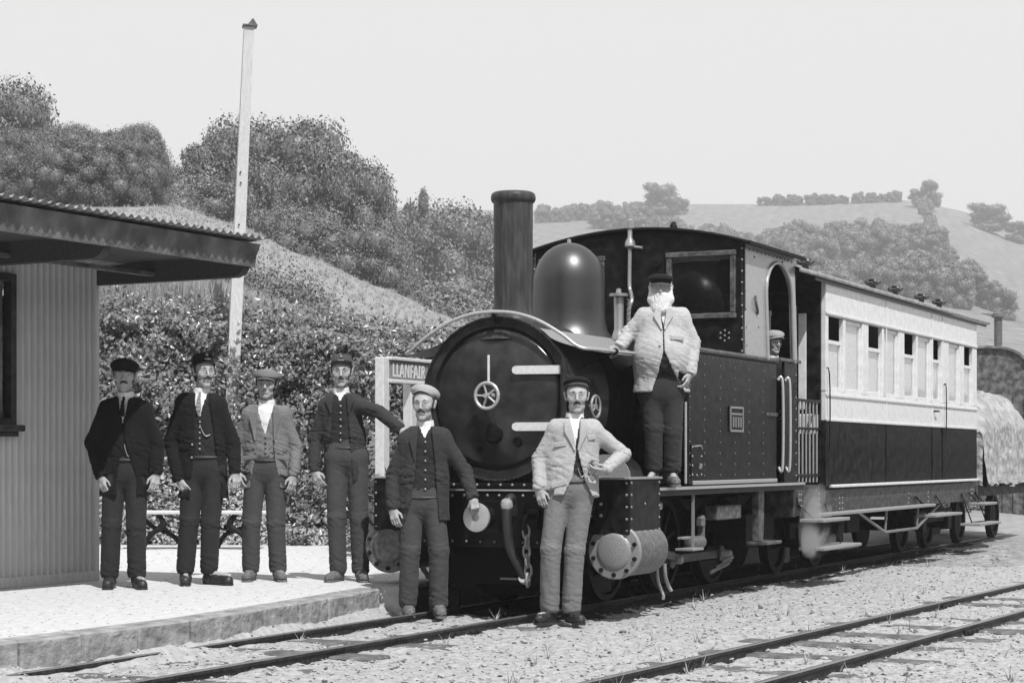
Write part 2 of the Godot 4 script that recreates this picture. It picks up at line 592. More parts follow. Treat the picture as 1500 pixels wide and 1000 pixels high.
func build_land() -> void:
	near_noise.seed = 7
	near_noise.frequency = 0.05
	near_noise.fractal_octaves = 3
	var mb := MB.new()
	var w := 1800.0
	mb.quad(Vector3(-w, -0.16, 40), Vector3(w, -0.16, 40), Vector3(w, -0.16, -3000), Vector3(-w, -0.16, -3000), Vector3.UP)
	structure("ground", mb, M.rough_field)
	# stony yard round the tracks
	mb = MB.new()
	mb.sheet(250, 250, func(u, v):
		var d: float = 7.0 + 15.0 * v
		var x: float = lerpf(-4.4, 7.6, u)
		return Vector3(x, ground_y(x, d), -d))
	structure("yard_ground", mb, M.ballast)
	mb = MB.new()
	mb.sheet(100, 60, func(u, v):
		var d: float = 22.0 + 40.0 * v
		var x: float = lerpf(-4.4, 26.0, u)
		return Vector3(x, ground_y(x, d), -d))
	mb.sheet(60, 60, func(u, v):
		var d: float = 7.0 + 15.0 * v
		var x: float = lerpf(7.6, 26.0, u)
		return Vector3(x, ground_y(x, d), -d))
	mb.sheet(30, 30, func(u, v):
		var d: float = -12.0 + 19.0 * v
		var x: float = lerpf(-12.0, 20.0, u)
		return Vector3(x, -0.07 + near_noise.get_noise_2d(x * 40, d * 40) * 0.012, -d))
	structure("yard_ground", mb, M.gravel)
	# grass bank
	mb = MB.new()
	mb.sheet(150, 110, func(u, v):
		var d: float = 25.0 + 85.0 * v
		var x: float = lerpf(-60.0, 45.0, u)
		return Vector3(x, bank_h(x, d), -d))
	structure("grass_bank", mb, M.grass)
	# tufts on the bank
	var tuft := MB.new()
	for i in 16:
		var a := rng.randf() * TAU
		var r := rng.randf() * 0.16
		var b := Vector3(cos(a) * r, 0, sin(a) * r)
		var lean := Vector3(rng.randfn(0, 0.1), 0, rng.randfn(0, 0.1))
		var sd := Vector3(cos(a + 1.3), 0, sin(a + 1.3)) * 0.02
		tuft.flat(b - sd, b + sd, b + lean + Vector3(0, 0.16 + rng.randf() * 0.18, 0), Vector3(0, 0.6, 1))
	var tm := tuft.mesh(M.blade)
	var xfs := []
	for i in 9000:
		var d := 26.0 + 60.0 * pow(rng.randf(), 0.8)
		var x := lerpf(-24.0, 12.0, rng.randf()) * d / 85.0 - 2.0
		var s := rng.randf_range(0.3, 0.75)
		xfs.append(Transform3D(Basis(Vector3.UP, rng.randf() * TAU).scaled(Vector3(s, s, s)), Vector3(x, bank_h(x, d) - 0.03, -d)))
	var go := scatter(self, numbered("bank_grass"), tm, xfs)
	tag(stuff(go), "short tufted grass over the steep bank behind the hedge", "grass")
	# far hillside with pasture
	mb = MB.new()
	mb.sheet(130, 90, func(u, v):
		var d: float = 105.0 + 795.0 * v
		var x: float = lerpf(-420.0, 480.0, u)
		return Vector3(x, hill_h(x, d), -d))
	structure("far_hill", mb, M.field)

# ---------------------------------------------------------------- track
func rail_mesh(length: float, mb: MB, head: MB) -> void:
	# flat-bottomed rail, foot sunk in the stones, along -z
	var prof := PackedVector2Array([Vector2(-0.036, -0.085), Vector2(0.036, -0.085), Vector2(0.036, -0.077), Vector2(0.008, -0.066), Vector2(0.007, -0.030), Vector2(0.019, -0.024), Vector2(0.020, -0.006), Vector2(-0.020, -0.006), Vector2(-0.019, -0.024), Vector2(-0.007, -0.030), Vector2(-0.008, -0.066), Vector2(-0.036, -0.077)])
	mb.prism(prof, 0.0, -length, Transform3D(), 0.95)
	head.prism(PackedVector2Array([Vector2(-0.020, -0.006), Vector2(0.020, -0.006), Vector2(0.0165, -0.001), Vector2(0.008, 0.0), Vector2(-0.008, 0.0), Vector2(-0.0165, -0.001)]), 0.0, -length, Transform3D(), 0.5)

func track(called: String, label: String, at: Vector3, turn: float, before: float, after: float, sleepers_from: float, sleepers_to: float) -> void:
	var t := thing(called, label, "railway track", at, -turn)
	var steel := MB.new()
	var head := MB.new()
	rail_mesh(before + after, steel, head)
	var rm := steel.mesh(M.rail_steel)
	var hm := head.mesh(M.rail_head)
	for s in [-1.0, 1.0]:
		var r := inst(t, "rail", rm, Transform3D(Basis(), Vector3(s * 0.401, 0, before)))
		inst(r, "rail_head", hm)
		# fishplates at the joints
		var fp := MB.new()
		for k in range(0, 5):
			var z: float = before - 4.2 - k * 7.3 + s * 1.1
			for f in [-1.0, 1.0]:
				fp.box(Vector3(s * 0.401 + f * 0.016, -0.047, z), Vector3(0.012, 0.034, 0.46), Basis(), 0.003)
				for b in 4:
					fp.box(Vector3(s * 0.401 + f * 0.027, -0.047, z - 0.165 + b * 0.11), Vector3(0.014, 0.022, 0.022), Basis(), 0.003)
		part(t, "fishplates", fp, M.rail_steel)
	var variants := []
	for k in 4:
		var sb := MB.new()
		var nn := FastNoiseLite.new()
		nn.seed = 40 + k
		sb.box(Vector3(0, -0.118, 0), Vector3(1.52, 0.11, 0.20 + 0.02 * k), Basis(Vector3.UP, 0.015 * (k - 1.5)), 0.012)
		variants.append(sb.mesh(M.sleeper_wood))
	var z := -sleepers_from
	var i := 0
	while z > -sleepers_to:
		inst(t, "sleeper", variants[i % 4], Transform3D(Basis(Vector3.UP, rng.randfn(0, 0.02)), Vector3(rng.randfn(0, 0.03), rng.randf_range(-0.012, 0.014), z)))
		z -= 0.78
		i += 1

func train_point(l: float, h: float, s: float) -> Vector3:
	# l to the right across the train, h up, s back along it from the chimney
	return Vector3(0.01 + s * sin(TRAIN_TURN) + l * cos(TRAIN_TURN), h, -(15.2 + s * cos(TRAIN_TURN) - l * sin(TRAIN_TURN)))

func build_track() -> void:
	track("train_track", "railway track that the engine and coach stand on", train_point(0, 0, 0), TRAIN_TURN, 12.0, 30.0, -8.0, 24.0)
	track("siding_track", "nearer empty railway track across the bottom right corner", Vector3(1.735, 0, -11.8), SIDING_TURN, 8.0, 40.0, -6.0, 34.0)
	# stones
	var kinds := []
	for k in 4:
		var sb := MB.new()
		var pts := []
		var r2 := RandomNumberGenerator.new()
		r2.seed = 60 + k
		var prof := [[0.0, -0.5], [0.7, -0.3], [1.0, 0.05], [0.72, 0.42], [0.0, 0.6]]
		var seg := 7
		var ring := []
		for i in prof.size():
			var row := []
			for j in seg:
				var a := TAU * j / seg
				var rr: float = prof[i][0] * r2.randf_range(0.75, 1.15)
				row.append(Vector3(cos(a) * rr, prof[i][1] * 0.8 + r2.randfn(0, 0.05) * (0.0 if i in [0, 4] else 1.0), sin(a) * rr * 0.8))
			ring.append(row)
		for i in prof.size() - 1:
			for j in seg:
				var j2 := (j + 1) % seg
				var cc: Vector3 = (ring[i][j] + ring[i + 1][j2]) * 0.5
				sb.flat(ring[i][j], ring[i][j2], ring[i + 1][j2], cc)
				sb.flat(ring[i][j], ring[i + 1][j2], ring[i + 1][j], cc)
		kinds.append(sb.mesh(M.pebble))
		if k < 2: kinds.append(sb.mesh(M.dark_pebble))
	var lots := [[], [], [], [], [], []]
	for i in 30000:
		var d := 8.5 + 20.0 * pow(rng.randf(), 1.3)
		var x := (rng.randf() - 0.5) * 0.56 * d
		if x < -3.2 + (d - 10.0) * 0.36 and x > -40: continue
		var kind: int = [0, 2, 4, 5, 0, 2, 4, 5, 0, 2, 4, 5, 1, 3][rng.randi() % 14]
		var s := 0.007 + 0.012 * pow(rng.randf(), 3.0) + (0.018 if rng.randf() < 0.012 else 0.0)
		var b := Basis.from_euler(Vector3(rng.randfn(0, 0.4), rng.randf() * TAU, rng.randfn(0, 0.4))).scaled(Vector3(s, s * rng.randf_range(0.6, 1.0), s))
		lots[kind].append(Transform3D(b, Vector3(x, ground_y(x, d) + s * 0.25, -d)))
	for k in 6:
		var o := scatter(self, numbered("ballast_stones"), kinds[k], lots[k])
		tag(stuff(o), "loose small stones strewn round the tracks" if not k in [1, 3] else "dark cinders strewn among the stones round the tracks", "stones")
	# ragged dark cinder sheet added to deepen the shade under the train
	var shade_bed := MB.new()
	shade_bed.sheet(40, 420, func(u, v):
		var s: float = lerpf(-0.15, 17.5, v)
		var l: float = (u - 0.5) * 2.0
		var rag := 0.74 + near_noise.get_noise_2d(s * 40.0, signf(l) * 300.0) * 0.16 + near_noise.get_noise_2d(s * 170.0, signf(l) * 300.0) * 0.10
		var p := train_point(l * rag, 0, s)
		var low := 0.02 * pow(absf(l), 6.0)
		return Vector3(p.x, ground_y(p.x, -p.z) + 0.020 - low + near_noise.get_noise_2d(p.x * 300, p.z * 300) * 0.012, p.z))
	structure("cinder_shade_bed", shade_bed, M.cinders)
	# tufts of dry grass and weeds between the rails
	var tuft := MB.new()
	for i in 9:
		var a := rng.randf() * TAU
		var lean := Vector3(cos(a), 0, sin(a)) * rng.randf_range(0.02, 0.07)
		var sd := Vector3(cos(a + 1.5), 0, sin(a + 1.5)) * 0.004
		tuft.flat(-sd, sd, lean + Vector3(0, rng.randf_range(0.04, 0.12), 0), Vector3(0, 0.5, 1))
	var wx := []
	for i in 150:
		var d := rng.randf_range(9.5, 22.0)
		var x := rng.randf_range(-0.16, 0.27) * d
		wx.append(Transform3D(Basis(Vector3.UP, rng.randf() * TAU).scaled(Vector3.ONE * rng.randf_range(0.5, 1.1)), Vector3(x, ground_y(x, d), -d)))
	var wo := scatter(self, numbered("weeds"), tuft.mesh(M.blade), wx)
	tag(stuff(wo), "thin dry weeds sprouting among the stones by the rails", "weeds")

# ---------------------------------------------------------------- platform
func build_platform() -> void:
	# low earth platform with a rough kerb of concrete; points are x, distance
	var edge := [Vector2(-5.6, 5.4), Vector2(-2.83, 10.75), Vector2(-2.13, 12.13), Vector2(-1.62, 13.55), Vector2(-1.16, 15.0)]
	var top := MB.new()
	var back := [Vector2(-30, 5.4), Vector2(-30, 27.5), Vector2(3.2, 27.5), Vector2(3.2, 22.4), Vector2(0.9, 18.8), Vector2(-0.55, 16.0), Vector2(-0.85, 15.0)]
	var poly := PackedVector2Array()
	for p in edge: poly.append(p)
	poly.append(Vector2(-0.85, 15.0))
	for i in range(back.size() - 2, -1, -1): poly.append(back[i])
	var xf := Transform3D(Basis(Vector3(1, 0, 0), Vector3(0, 0, -1), Vector3(0, 1, 0)), Vector3.ZERO)
	top.prism(poly, -0.12, PLATFORM_Y, xf, 2.0)
	var plat := structure("platform", top, M.platform_top)
	# kerb blocks along the track side
	for i in range(1, edge.size() - 1):
		var a: Vector2 = edge[i]
		var b: Vector2 = edge[i + 1]
		var n := int(ceil((b - a).length() / 0.75))
		for k in n:
			var p := a.lerp(b, (k + 0.006) / n)
			var q := a.lerp(b, (k + 0.994) / n)
			var kb := MB.new()
			var off := (b - a).orthogonal().normalized() * -0.07
			if off.x < 0: off = -off
			off *= 1.0 + rng.randfn(0, 0.12)
			kb.bar(Vector3(p.x + off.x, 0.035, -p.y - off.y), Vector3(q.x + off.x, 0.035 + rng.randfn(0, 0.004), -q.y - off.y), 0.16, 0.262 + rng.randfn(0, 0.004), 0.014)
			part(plat, "kerb_block", kb, M.platform_face)
	var kb2 := MB.new()
	kb2.bar(Vector3(-5.6, 0.035, -5.4), Vector3(-2.78, 0.035, -10.72), 0.16, 0.262, 0.014)
	part(plat, "kerb_block", kb2, M.platform_face)
	# near-black block at the end of the platform beside the engine
	var tb := MB.new()
	tb.bar(Vector3(-1.06, 0.05, -15.08), Vector3(-0.42, 0.05, -15.2), 0.16, 0.22, 0.012)
	var t := thing("dark_end_block", "short dark block lying at the end of the platform beside the engine", "timber")
	part(t, "beam", tb, M.dusty_black)
	# small stones and dust on the platform
	var sb := MB.new()
	sb.ball(Vector3.ZERO, Vector3(1, 0.6, 0.8), 6, 3, -0.3)
	var xs := []
	for i in 1500:
		var d := rng.randf_range(10.0, 22.0)
		var x := rng.randf_range(-0.27, -0.02) * d
		if not Geometry2D.is_point_in_polygon(Vector2(x, d), poly): continue
		var s := rng.randf_range(0.004, 0.011)
		xs.append(Transform3D(Basis(Vector3.UP, rng.randf() * TAU).scaled(Vector3.ONE * s), Vector3(x, PLATFORM_Y, -d)))
	var o := scatter(self, numbered("platform_grit"), sb.mesh(M.pebble), xs)
	tag(stuff(o), "pale grit lying on the platform", "grit")
# ---------------------------------------------------------------- shed
func corrugated(mb: MB, length: float, height: float, pitch: float, depth: float, place: Callable, per := 8, start := 0.0) -> void:
	# a sheet of round waves; place(u, v, w) gives a point u along, v across the waves' run, w out of the sheet
	var n := int(length / pitch * per)
	mb.sheet(n, 6, func(u, v):
		return place.call(u * length, v * height, sin((u * length + start) / pitch * TAU) * depth * 0.5), place.call(0, 0, 1.0) - place.call(0, 0, 0.0))

func build_shed() -> void:
	var t := thing("corrugated_shed", "corrugated iron station shed with a flat canopy at the left edge", "shed", Vector3(-3.39, PLATFORM_Y, -15.83), -SIDING_TURN)
	# local x towards the track, z towards the viewer along the platform; the wall's far corner is the origin
	var y0 := -PLATFORM_Y
	var mb: MB
	var top := 2.72 + y0
	# front wall: sheets of about eight waves each, left and right of the window and under and over it
	var walls := [[0.0, 0.97, 0.03, top], [0.97, 2.25, 0.03, 1.42 + y0], [0.97, 2.25, 2.58 + y0, top], [2.25, 2.9, 0.03, top], [2.9, 4.3, 0.03, top], [4.3, 6.5, 0.03, top]]
	for w in walls:
		mb = MB.new()
		corrugated(mb, w[1] - w[0] + 0.01, w[3] - w[2], 0.070, 0.046, func(u, v, o): return Vector3(o + (0.0015 if w[0] in [0.0, 2.25, 4.3] else 0.0), w[2] + v, w[0] + u), 8, w[0])
		part(t, "wall_sheet", mb, M.corrugated)
	# corner post and end wall, back wall
	mb = MB.new()
	mb.box(Vector3(-0.035, top / 2, -0.025), Vector3(0.07, top, 0.05), Basis(), 0.006)
	part(t, "corner_post", mb, M.corrugated)
	mb = MB.new()
	corrugated(mb, 2.4, 2.3, 0.072, 0.018, func(u, v, o): return Vector3(-0.07 - u, v, -o - 0.02))
	corrugated(mb, 2.4, 2.3, 0.072, 0.018, func(u, v, o): return Vector3(-0.07 - u, v, 6.5 + o))
	mb.box(Vector3(-2.5, 1.15, 3.25), Vector3(0.05, 2.3, 6.5))
	part(t, "end_walls", mb, M.corrugated)
	mb = MB.new()
	mb.box(Vector3(-1.25, 0.02, 3.25), Vector3(2.4, 0.03, 6.4))
	part(t, "floor", mb, M.dark_wood)
	# window: frame, sashes, panes, sill
	var wn := Node3D.new()
	wn.name = "window"
	wn.position.z = 0.11
	t.add_child(wn)
	mb = MB.new()
	for zz in [0.88, 2.12]:
		mb.box(Vector3(0.005, 2.0 + y0, zz), Vector3(0.09, 1.16, 0.06), Basis(), 0.006)
	for hh in [1.44, 2.55]:
		mb.box(Vector3(0.004, hh + y0, 1.5), Vector3(0.088, 0.06, 1.18), Basis(), 0.006)
	part(wn, "frame", mb, M.dark_wood)
	mb = MB.new()
	for zz in [0.98, 1.26, 1.5, 1.74, 2.02]:
		mb.box(Vector3(-0.02, 2.0 + y0, zz), Vector3(0.035, 1.05, 0.035 if zz in [1.26, 1.74] else 0.05))
	for hh in [1.52, 2.02, 2.47]:
		mb.box(Vector3(-0.018, hh + y0, 1.5), Vector3(0.03, 0.045, 1.1))
	part(wn, "glazing_bars", mb, M.fascia)
	for zz in [1.12, 1.38, 1.62, 1.88]:
		for hh in [1.77, 2.245]:
			var g := MB.new()
			g.box(Vector3(-0.03, hh + y0, zz), Vector3(0.004, 0.43, 0.24))
			part(wn, "pane", g, M.glass)
	mb = MB.new()
	mb.box(Vector3(0.05, 1.395 + y0, 1.5), Vector3(0.16, 0.05, 1.32), Basis(), 0.008)
	mb.box(Vector3(0.03, 1.35 + y0, 1.5), Vector3(0.10, 0.04, 1.28), Basis(), 0.006)
	part(wn, "sill", mb, M.dark_wood)
	# canopy: roof sheets falling gently to the back, boarded soffit, fascia, end beam
	var roof_at := func(x): return 2.86 + y0 + (x - 1.6) * 0.10
	for k in 9:
		mb = MB.new()
		corrugated(mb, 0.81, 4.3, 0.09, 0.026, func(u, v, o): return Vector3(1.63 - v, roof_at.call(1.63 - v) + o + 0.012 + (0.003 if k % 2 else 0.0), -0.12 + k * 0.8 + u), 8)
		corrugated(mb, 0.81, 4.3, 0.09, 0.026, func(u, v, o): return Vector3(1.63 - v, roof_at.call(1.63 - v) + o + 0.009 + (0.003 if k % 2 else 0.0), -0.12 + k * 0.8 + u), 8)
		part(t, "roof_sheet", mb, M.corrugated_roof)
	mb = MB.new()
	# fascia board with a moulded lower edge, as an outline drawn along the eave
	var fp := PackedVector2Array([Vector2(1.50, 2.83), Vector2(1.58, 2.83), Vector2(1.57, 2.79), Vector2(1.545, 2.745), Vector2(1.535, 2.69), Vector2(1.53, 2.655), Vector2(1.50, 2.655)])
	var fq := PackedVector2Array()
	for p in fp: fq.append(p + Vector2(0, y0))
	mb.prism(fq, -0.09, 7.0)
	part(t, "fascia_board", mb, M.fascia)
	mb = MB.new()
	for k in 12:
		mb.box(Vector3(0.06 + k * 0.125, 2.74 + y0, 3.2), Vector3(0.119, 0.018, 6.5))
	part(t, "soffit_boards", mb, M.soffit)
	mb = MB.new()
	mb.box(Vector3(0.60, 2.632 + y0, 3.2), Vector3(0.045, 0.035, 6.4), Basis(), 0.004)
	part(t, "soffit_batten", mb, M.fascia)
	for zz in [-0.03, 1.6, 3.2, 4.8, 6.4]:
		mb = MB.new()
		var prof := PackedVector2Array([Vector2(0.01, 2.73), Vector2(1.49, 2.73), Vector2(1.49, 2.64), Vector2(1.46, 2.60), Vector2(1.40, 2.575), Vector2(0.01, 2.57)])
		var pq := PackedVector2Array()
		for p in prof: pq.append(p + Vector2(0, y0))
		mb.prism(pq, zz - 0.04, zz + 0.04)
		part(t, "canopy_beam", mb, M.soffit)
	mb = MB.new()
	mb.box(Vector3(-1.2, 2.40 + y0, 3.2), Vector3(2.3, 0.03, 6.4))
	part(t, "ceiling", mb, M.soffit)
	# plinth board
	mb = MB.new()
	mb.box(Vector3(0.012, 0.04, 3.25), Vector3(0.03, 0.08, 6.5), Basis(), 0.004)
	part(t, "plinth_board", mb, M.corrugated)
# ---------------------------------------------------------------- engine
func P(l: float, h: float, s: float) -> Vector3:
	return Vector3(l, h, -s)

func build_engine() -> void:
	var t := thing("tank_engine", "black narrow gauge steam tank engine with tall chimney and round dome", "locomotive", train_point(0, 0, 0), -TRAIN_TURN)
	var mb: MB
	var fr := 1.62            # boiler centre height
	# ---- frames, wheels
	mb = MB.new()
	for sd in [-1.0, 1.0]:
		mb.box(P(sd * 0.33, 0.66, 1.8), Vector3(0.03, 0.5, 4.4), Basis(), 0.004)
	mb.box(P(0, 0.72, 1.9), Vector3(0.6, 0.3, 4.0))
	mb.box(P(0, 0.5, 3.6), Vector3(1.6, 0.3, 0.8))
	part(t, "main_frame", mb, M.dusty_black)
	var wm := MB.new()
	wm.lathe([[0.0, -0.02], [0.07, -0.02], [0.07, 0.07], [0.05, 0.075], [0.0, 0.075]], along_x(Vector3.ZERO), 16)
	wm.lathe([[0.355, -0.045], [0.355, 0.05], [0.40, 0.05], [0.405, 0.03], [0.42, -0.025], [0.445, -0.03], [0.445, -0.045], [0.355, -0.045]], along_x(Vector3.ZERO), 36)
	for k in 10:
		var a := TAU * k / 10
		wm.bar(Vector3(0.01, cos(a) * 0.06, sin(a) * 0.06), Vector3(0.01, cos(a) * 0.36, sin(a) * 0.36), 0.045, 0.035, 0.004, Vector3(1, 0, 0))
	wm.box(Vector3(0.01, -0.26, 0.06), Vector3(0.05, 0.16, 0.4), Basis(), 0.01)
	var wheel := wm.mesh(M.dusty_black)
	for s in [0.72, 1.95, 3.18]:
		for sd in [-1.0, 1.0]:
			var w := inst(t, "driving_wheel", wheel, Transform3D(Basis(Vector3.UP, 0.0 if sd > 0 else PI), P(sd * 0.44, 0.42, s)))
			var pin := MB.new()
			pin.lathe([[0.0, 0.0], [0.035, 0.0], [0.035, 0.24], [0.025, 0.25], [0.0, 0.25]], along_x(Vector3(0.03, -0.12, 0.14)), 12)
			part(w, "crank_pin", pin, M.dull_steel)
	for sd in [-1.0, 1.0]:
		mb = MB.new()
		mb.bar(P(sd * 0.60, 0.30, 0.5), P(sd * 0.60, 0.30, 3.1), 0.035, 0.075, 0.006)
		for s in [0.58, 1.81, 3.04]:
			mb.lathe([[0.0, -0.03], [0.075, -0.03], [0.075, 0.03], [0.0, 0.03]], along_x(P(sd * 0.60, 0.30, s)), 14)
		part(t, "coupling_rod", mb, M.oily_steel)
		mb = MB.new()
		mb.bar(P(sd * 0.74, 0.46, 0.85), P(sd * 0.66, 0.31, 1.85), 0.035, 0.07, 0.006)
		mb.bar(P(sd * 0.80, 0.47, 0.30), P(sd * 0.80, 0.47, 0.90), 0.04, 0.04, 0.006)
		mb.box(P(sd * 0.80, 0.56, 0.62), Vector3(0.06, 0.03, 0.66), Basis(), 0.005)
		mb.box(P(sd * 0.80, 0.385, 0.62), Vector3(0.06, 0.03, 0.66), Basis(), 0.005)
		part(t, "connecting_rod", mb, M.oily_steel)
		mb = MB.new()
		mb.box(P(sd * 0.82, 0.47, 0.82), Vector3(0.12, 0.15, 0.13), Basis(), 0.012)
		part(t, "crosshead", mb, M.dull_steel)
		# drain cock rods under the cylinder
		mb = MB.new()
		mb.tube(bez([P(sd * 1.06, 0.62, 0.38), P(sd * 1.05, 0.30, 0.40), P(sd * 1.03, 0.19, 0.48), P(sd * 1.05, 0.10, 0.52), P(sd * 1.10, 0.08, 0.40)], 5), 0.013, 8)
		part(t, "drain_pipe", mb, M.dull_steel)
		mb = MB.new()
		mb.tube(bez([P(sd * 1.07, 0.34, 0.50), P(sd * 1.07, 0.24, 0.52), P(sd * 1.06, 0.17, 0.60), P(sd * 1.08, 0.12, 0.62)], 5), 0.016, 8)
		part(t, "drain_pipe", mb, M.dull_steel)
		mb = MB.new()
		mb.box(P(sd * 0.98, 0.79, 0.50), Vector3(0.10, 0.06, 0.14), Basis(), 0.01)
		mb.lathe([[0.0, 0.0], [0.02, 0.0], [0.02, 0.05], [0.0, 0.05]], Transform3D(Basis(), P(sd * 0.98, 0.82, 0.47)), 10)
		part(t, "oil_box", mb, M.dull_steel)
		# leaf springs, hangers, guard irons, brake hangers
		for s in [0.95, 1.95, 3.1]:
			mb = MB.new()
			for k in 5:
				mb.box(P(sd * 0.72, 0.74 + k * 0.018, s), Vector3(0.08, 0.014, 0.34 + k * 0.09), Basis(), 0.002)
			mb.box(P(sd * 0.72, 0.77, s), Vector3(0.1, 0.13, 0.07), Basis(), 0.006)
			part(t, "leaf_spring", mb, M.dusty_black)
		mb = MB.new()
		mb.bar(P(sd * 0.42, 0.5, -0.25), P(sd * 0.40, 0.08, -0.33), 0.05, 0.025, 0.004)
		part(t, "guard_iron", mb, M.dusty_black)
		for s in [1.42, 2.62]:
			mb = MB.new()
			mb.bar(P(sd * 0.52, 0.85, s), P(sd * 0.52, 0.30, s - 0.08), 0.03, 0.06, 0.005)
			mb.box(P(sd * 0.46, 0.42, s - 0.09), Vector3(0.07, 0.24, 0.06), Basis(), 0.01)
			part(t, "brake_hanger", mb, M.dusty_black)
	mb = MB.new()  # black box added to darken the open gap beneath the engine
	mb.prism(PackedVector2Array([Vector2(-0.30, 0.70), Vector2(0.30, 0.70), Vector2(0.30, 0.20), Vector2(0.2, 0.11), Vector2(-0.2, 0.11), Vector2(-0.30, 0.20)]), -3.5, 0.1)
	mb.box(P(0, 0.36, -0.30), Vector3(0.9, 0.32, 0.04), Basis(), 0.006)
	part(t, "dark_under_box", mb, M.soot)
	# steps and boxes seen under the running plate on the near side
	mb = MB.new()
	mb.bar(P(1.05, 0.90, 1.18), P(1.05, 0.44, 1.18), 0.012, 0.022)
	mb.box(P(1.05, 0.43, 1.1), Vector3(0.16, 0.02, 0.24), Basis(), 0.004)
	mb.box(P(1.01, 0.52, 1.1), Vector3(0.05, 0.02, 0.22), Basis(), 0.004)
	part(t, "footstep", mb, M.dull_steel)
	mb = MB.new()
	mb.box(P(0.95, 0.70, 2.18), Vector3(0.12, 0.12, 0.60), Basis(), 0.01)
	part(t, "brake_cylinder_box", mb, M.grey_paint)
	mb = MB.new()
	mb.lathe([[0.0, -0.12], [0.055, -0.12], [0.055, 0.12], [0.03, 0.14], [0.0, 0.14]], along_z(P(0.98, 0.47, 1.42)), 14)
	mb.box(P(0.98, 0.56, 1.56), Vector3(0.05, 0.26, 0.05), Basis(), 0.006)
	mb.box(P(0.99, 0.64, 1.52), Vector3(0.06, 0.08, 0.08), Basis(), 0.01)
	part(t, "lubricator", mb, M.cylinder_iron)
	mb = MB.new()
	mb.prism(PackedVector2Array([Vector2(-0.06, 0.92), Vector2(0.10, 0.92), Vector2(0.09, 0.50), Vector2(0.06, 0.42), Vector2(-0.05, 0.42)]), 0.93, 0.99, Transform3D(Basis(Vector3(0, 0, -1), Vector3(0, 1, 0), Vector3(1, 0, 0)), P(0, 0, 3.06)))
	mb.box(P(0.97, 0.40, 3.22), Vector3(0.2, 0.03, 0.42), Basis(), 0.006)
	part(t, "rear_step", mb, M.grey_paint)
	mb = MB.new()
	for k in 3:
		mb.box(P(0.78, 0.20 + k * 0.03, 2.55 + k * 0.1), Vector3(0.02, 0.03, 0.5 - 0.1 * k), Basis(Vector3(1, 0, 0), 0.12))
	part(t, "brake_rigging", mb, M.oily_steel)
	# ---- running plate
	mb = MB.new()
	mb.box(P(0, 0.905, 2.2), Vector3(2.16, 0.07, 3.74), Basis(), 0.006)
	mb.box(P(0, 0.905, -0.06), Vector3(1.50, 0.05, 0.78), Basis(), 0.006)
	part(t, "running_plate", mb, M.black_paint)
	mb = MB.new()
	mb.box(P(1.084, 0.926, 2.2), Vector3(0.010, 0.022, 3.74))
	mb.box(P(0, 0.923, -0.457), Vector3(1.50, 0.012, 0.012))
	part(t, "plate_edging", mb, M.steel)
	# ---- buffer beam
	mb = MB.new()
	mb.box(P(0, 0.70, -0.42), Vector3(1.54, 0.42, 0.06), Basis(), 0.008)
	part(t, "buffer_beam", mb, M.black_paint)
	mb = MB.new()
	for k in 15:
		mb.rivet(P(-0.7 + k * 0.1, 0.882, -0.452), Vector3(0, 0, 1), 0.014)
		mb.rivet(P(-0.7 + k * 0.1, 0.962, -0.43), Vector3(0, 0.3, 1).normalized(), 0.013)
	for k in 12:
		mb.rivet(P(-0.66 + k * 0.12, 0.53, -0.452), Vector3(0, 0, 1), 0.011)
	stuff(part(t, "beam_rivets", mb, M.bolt_head))
	mb = MB.new()
	mb.box(P(0, 0.955, -0.40), Vector3(1.5, 0.04, 0.05), Basis(), 0.006)
	part(t, "front_angle_iron", mb, M.black_paint)
	# centre buffer
	mb = MB.new()
	mb.lathe([[0.09, 0.0], [0.07, 0.05], [0.06, 0.17]], along_z(P(0, 0.72, -0.45)), 20)
	mb.box(P(0, 0.72, -0.46), Vector3(0.24, 0.24, 0.02), Basis(), 0.004)
	part(t, "buffer_shank", mb, M.black_paint)
	mb = MB.new()
	mb.lathe([[0.0, -0.005], [0.108, -0.005], [0.112, 0.01], [0.108, 0.022], [0.07, 0.03], [0.032, 0.032], [0.030, 0.0], [0.0, 0.0]], along_z(P(0, 0.72, -0.62)), 32)
	part(t, "buffer_head", mb, M.steel)
	# coupling hook chains to either side of the buffer and the brake hose
	for sd in [-1.0, 1.0]:
		mb = MB.new()
		mb.box(P(sd * 0.40, 0.70, -0.47), Vector3(0.10, 0.16, 0.05), Basis(), 0.008)
		mb.tube(bez([P(sd * 0.40, 0.72, -0.48), P(sd * 0.40, 0.73, -0.60), P(sd * 0.40, 0.66, -0.64), P(sd * 0.40, 0.62, -0.58)], 5), 0.022, 8)
		part(t, "drawhook", mb, M.black_paint)
		for k in 6:
			mb = MB.new()
			var loop := []
			for j in 13:
				var a := TAU * j / 12
				var e := Vector3(cos(a) * 0.026, sin(a) * 0.05, 0) if k % 2 == 0 else Vector3(0, sin(a) * 0.05, cos(a) * 0.026)
				loop.append(P(sd * 0.40 + 0.005 * sin(k * 2.0), 0.615 - k * 0.072, -0.60 + 0.006 * k) + e)
			mb.tube(loop, 0.0105, 6, false)
			part(t, "chain_link", mb, M.dull_steel)
	mb = MB.new()
	mb.tube(bez([P(0.22, 0.74, -0.45), P(0.23, 0.86, -0.50), P(0.235, 0.82, -0.58), P(0.24, 0.66, -0.60), P(0.26, 0.48, -0.58), P(0.34, 0.32, -0.55), P(0.37, 0.24, -0.54)], 6), 0.038, 12)
	part(t, "brake_hose", mb, M.hose_rubber)
	mb = MB.new()
	mb.lathe([[0.0, 0.0], [0.045, 0.0], [0.045, 0.04], [0.03, 0.06], [0.0, 0.06]], Transform3D(Basis(Vector3(1, 0, 0), 0.5), P(0.235, 0.80, -0.585)), 14)
	part(t, "hose_coupling", mb, M.steel)
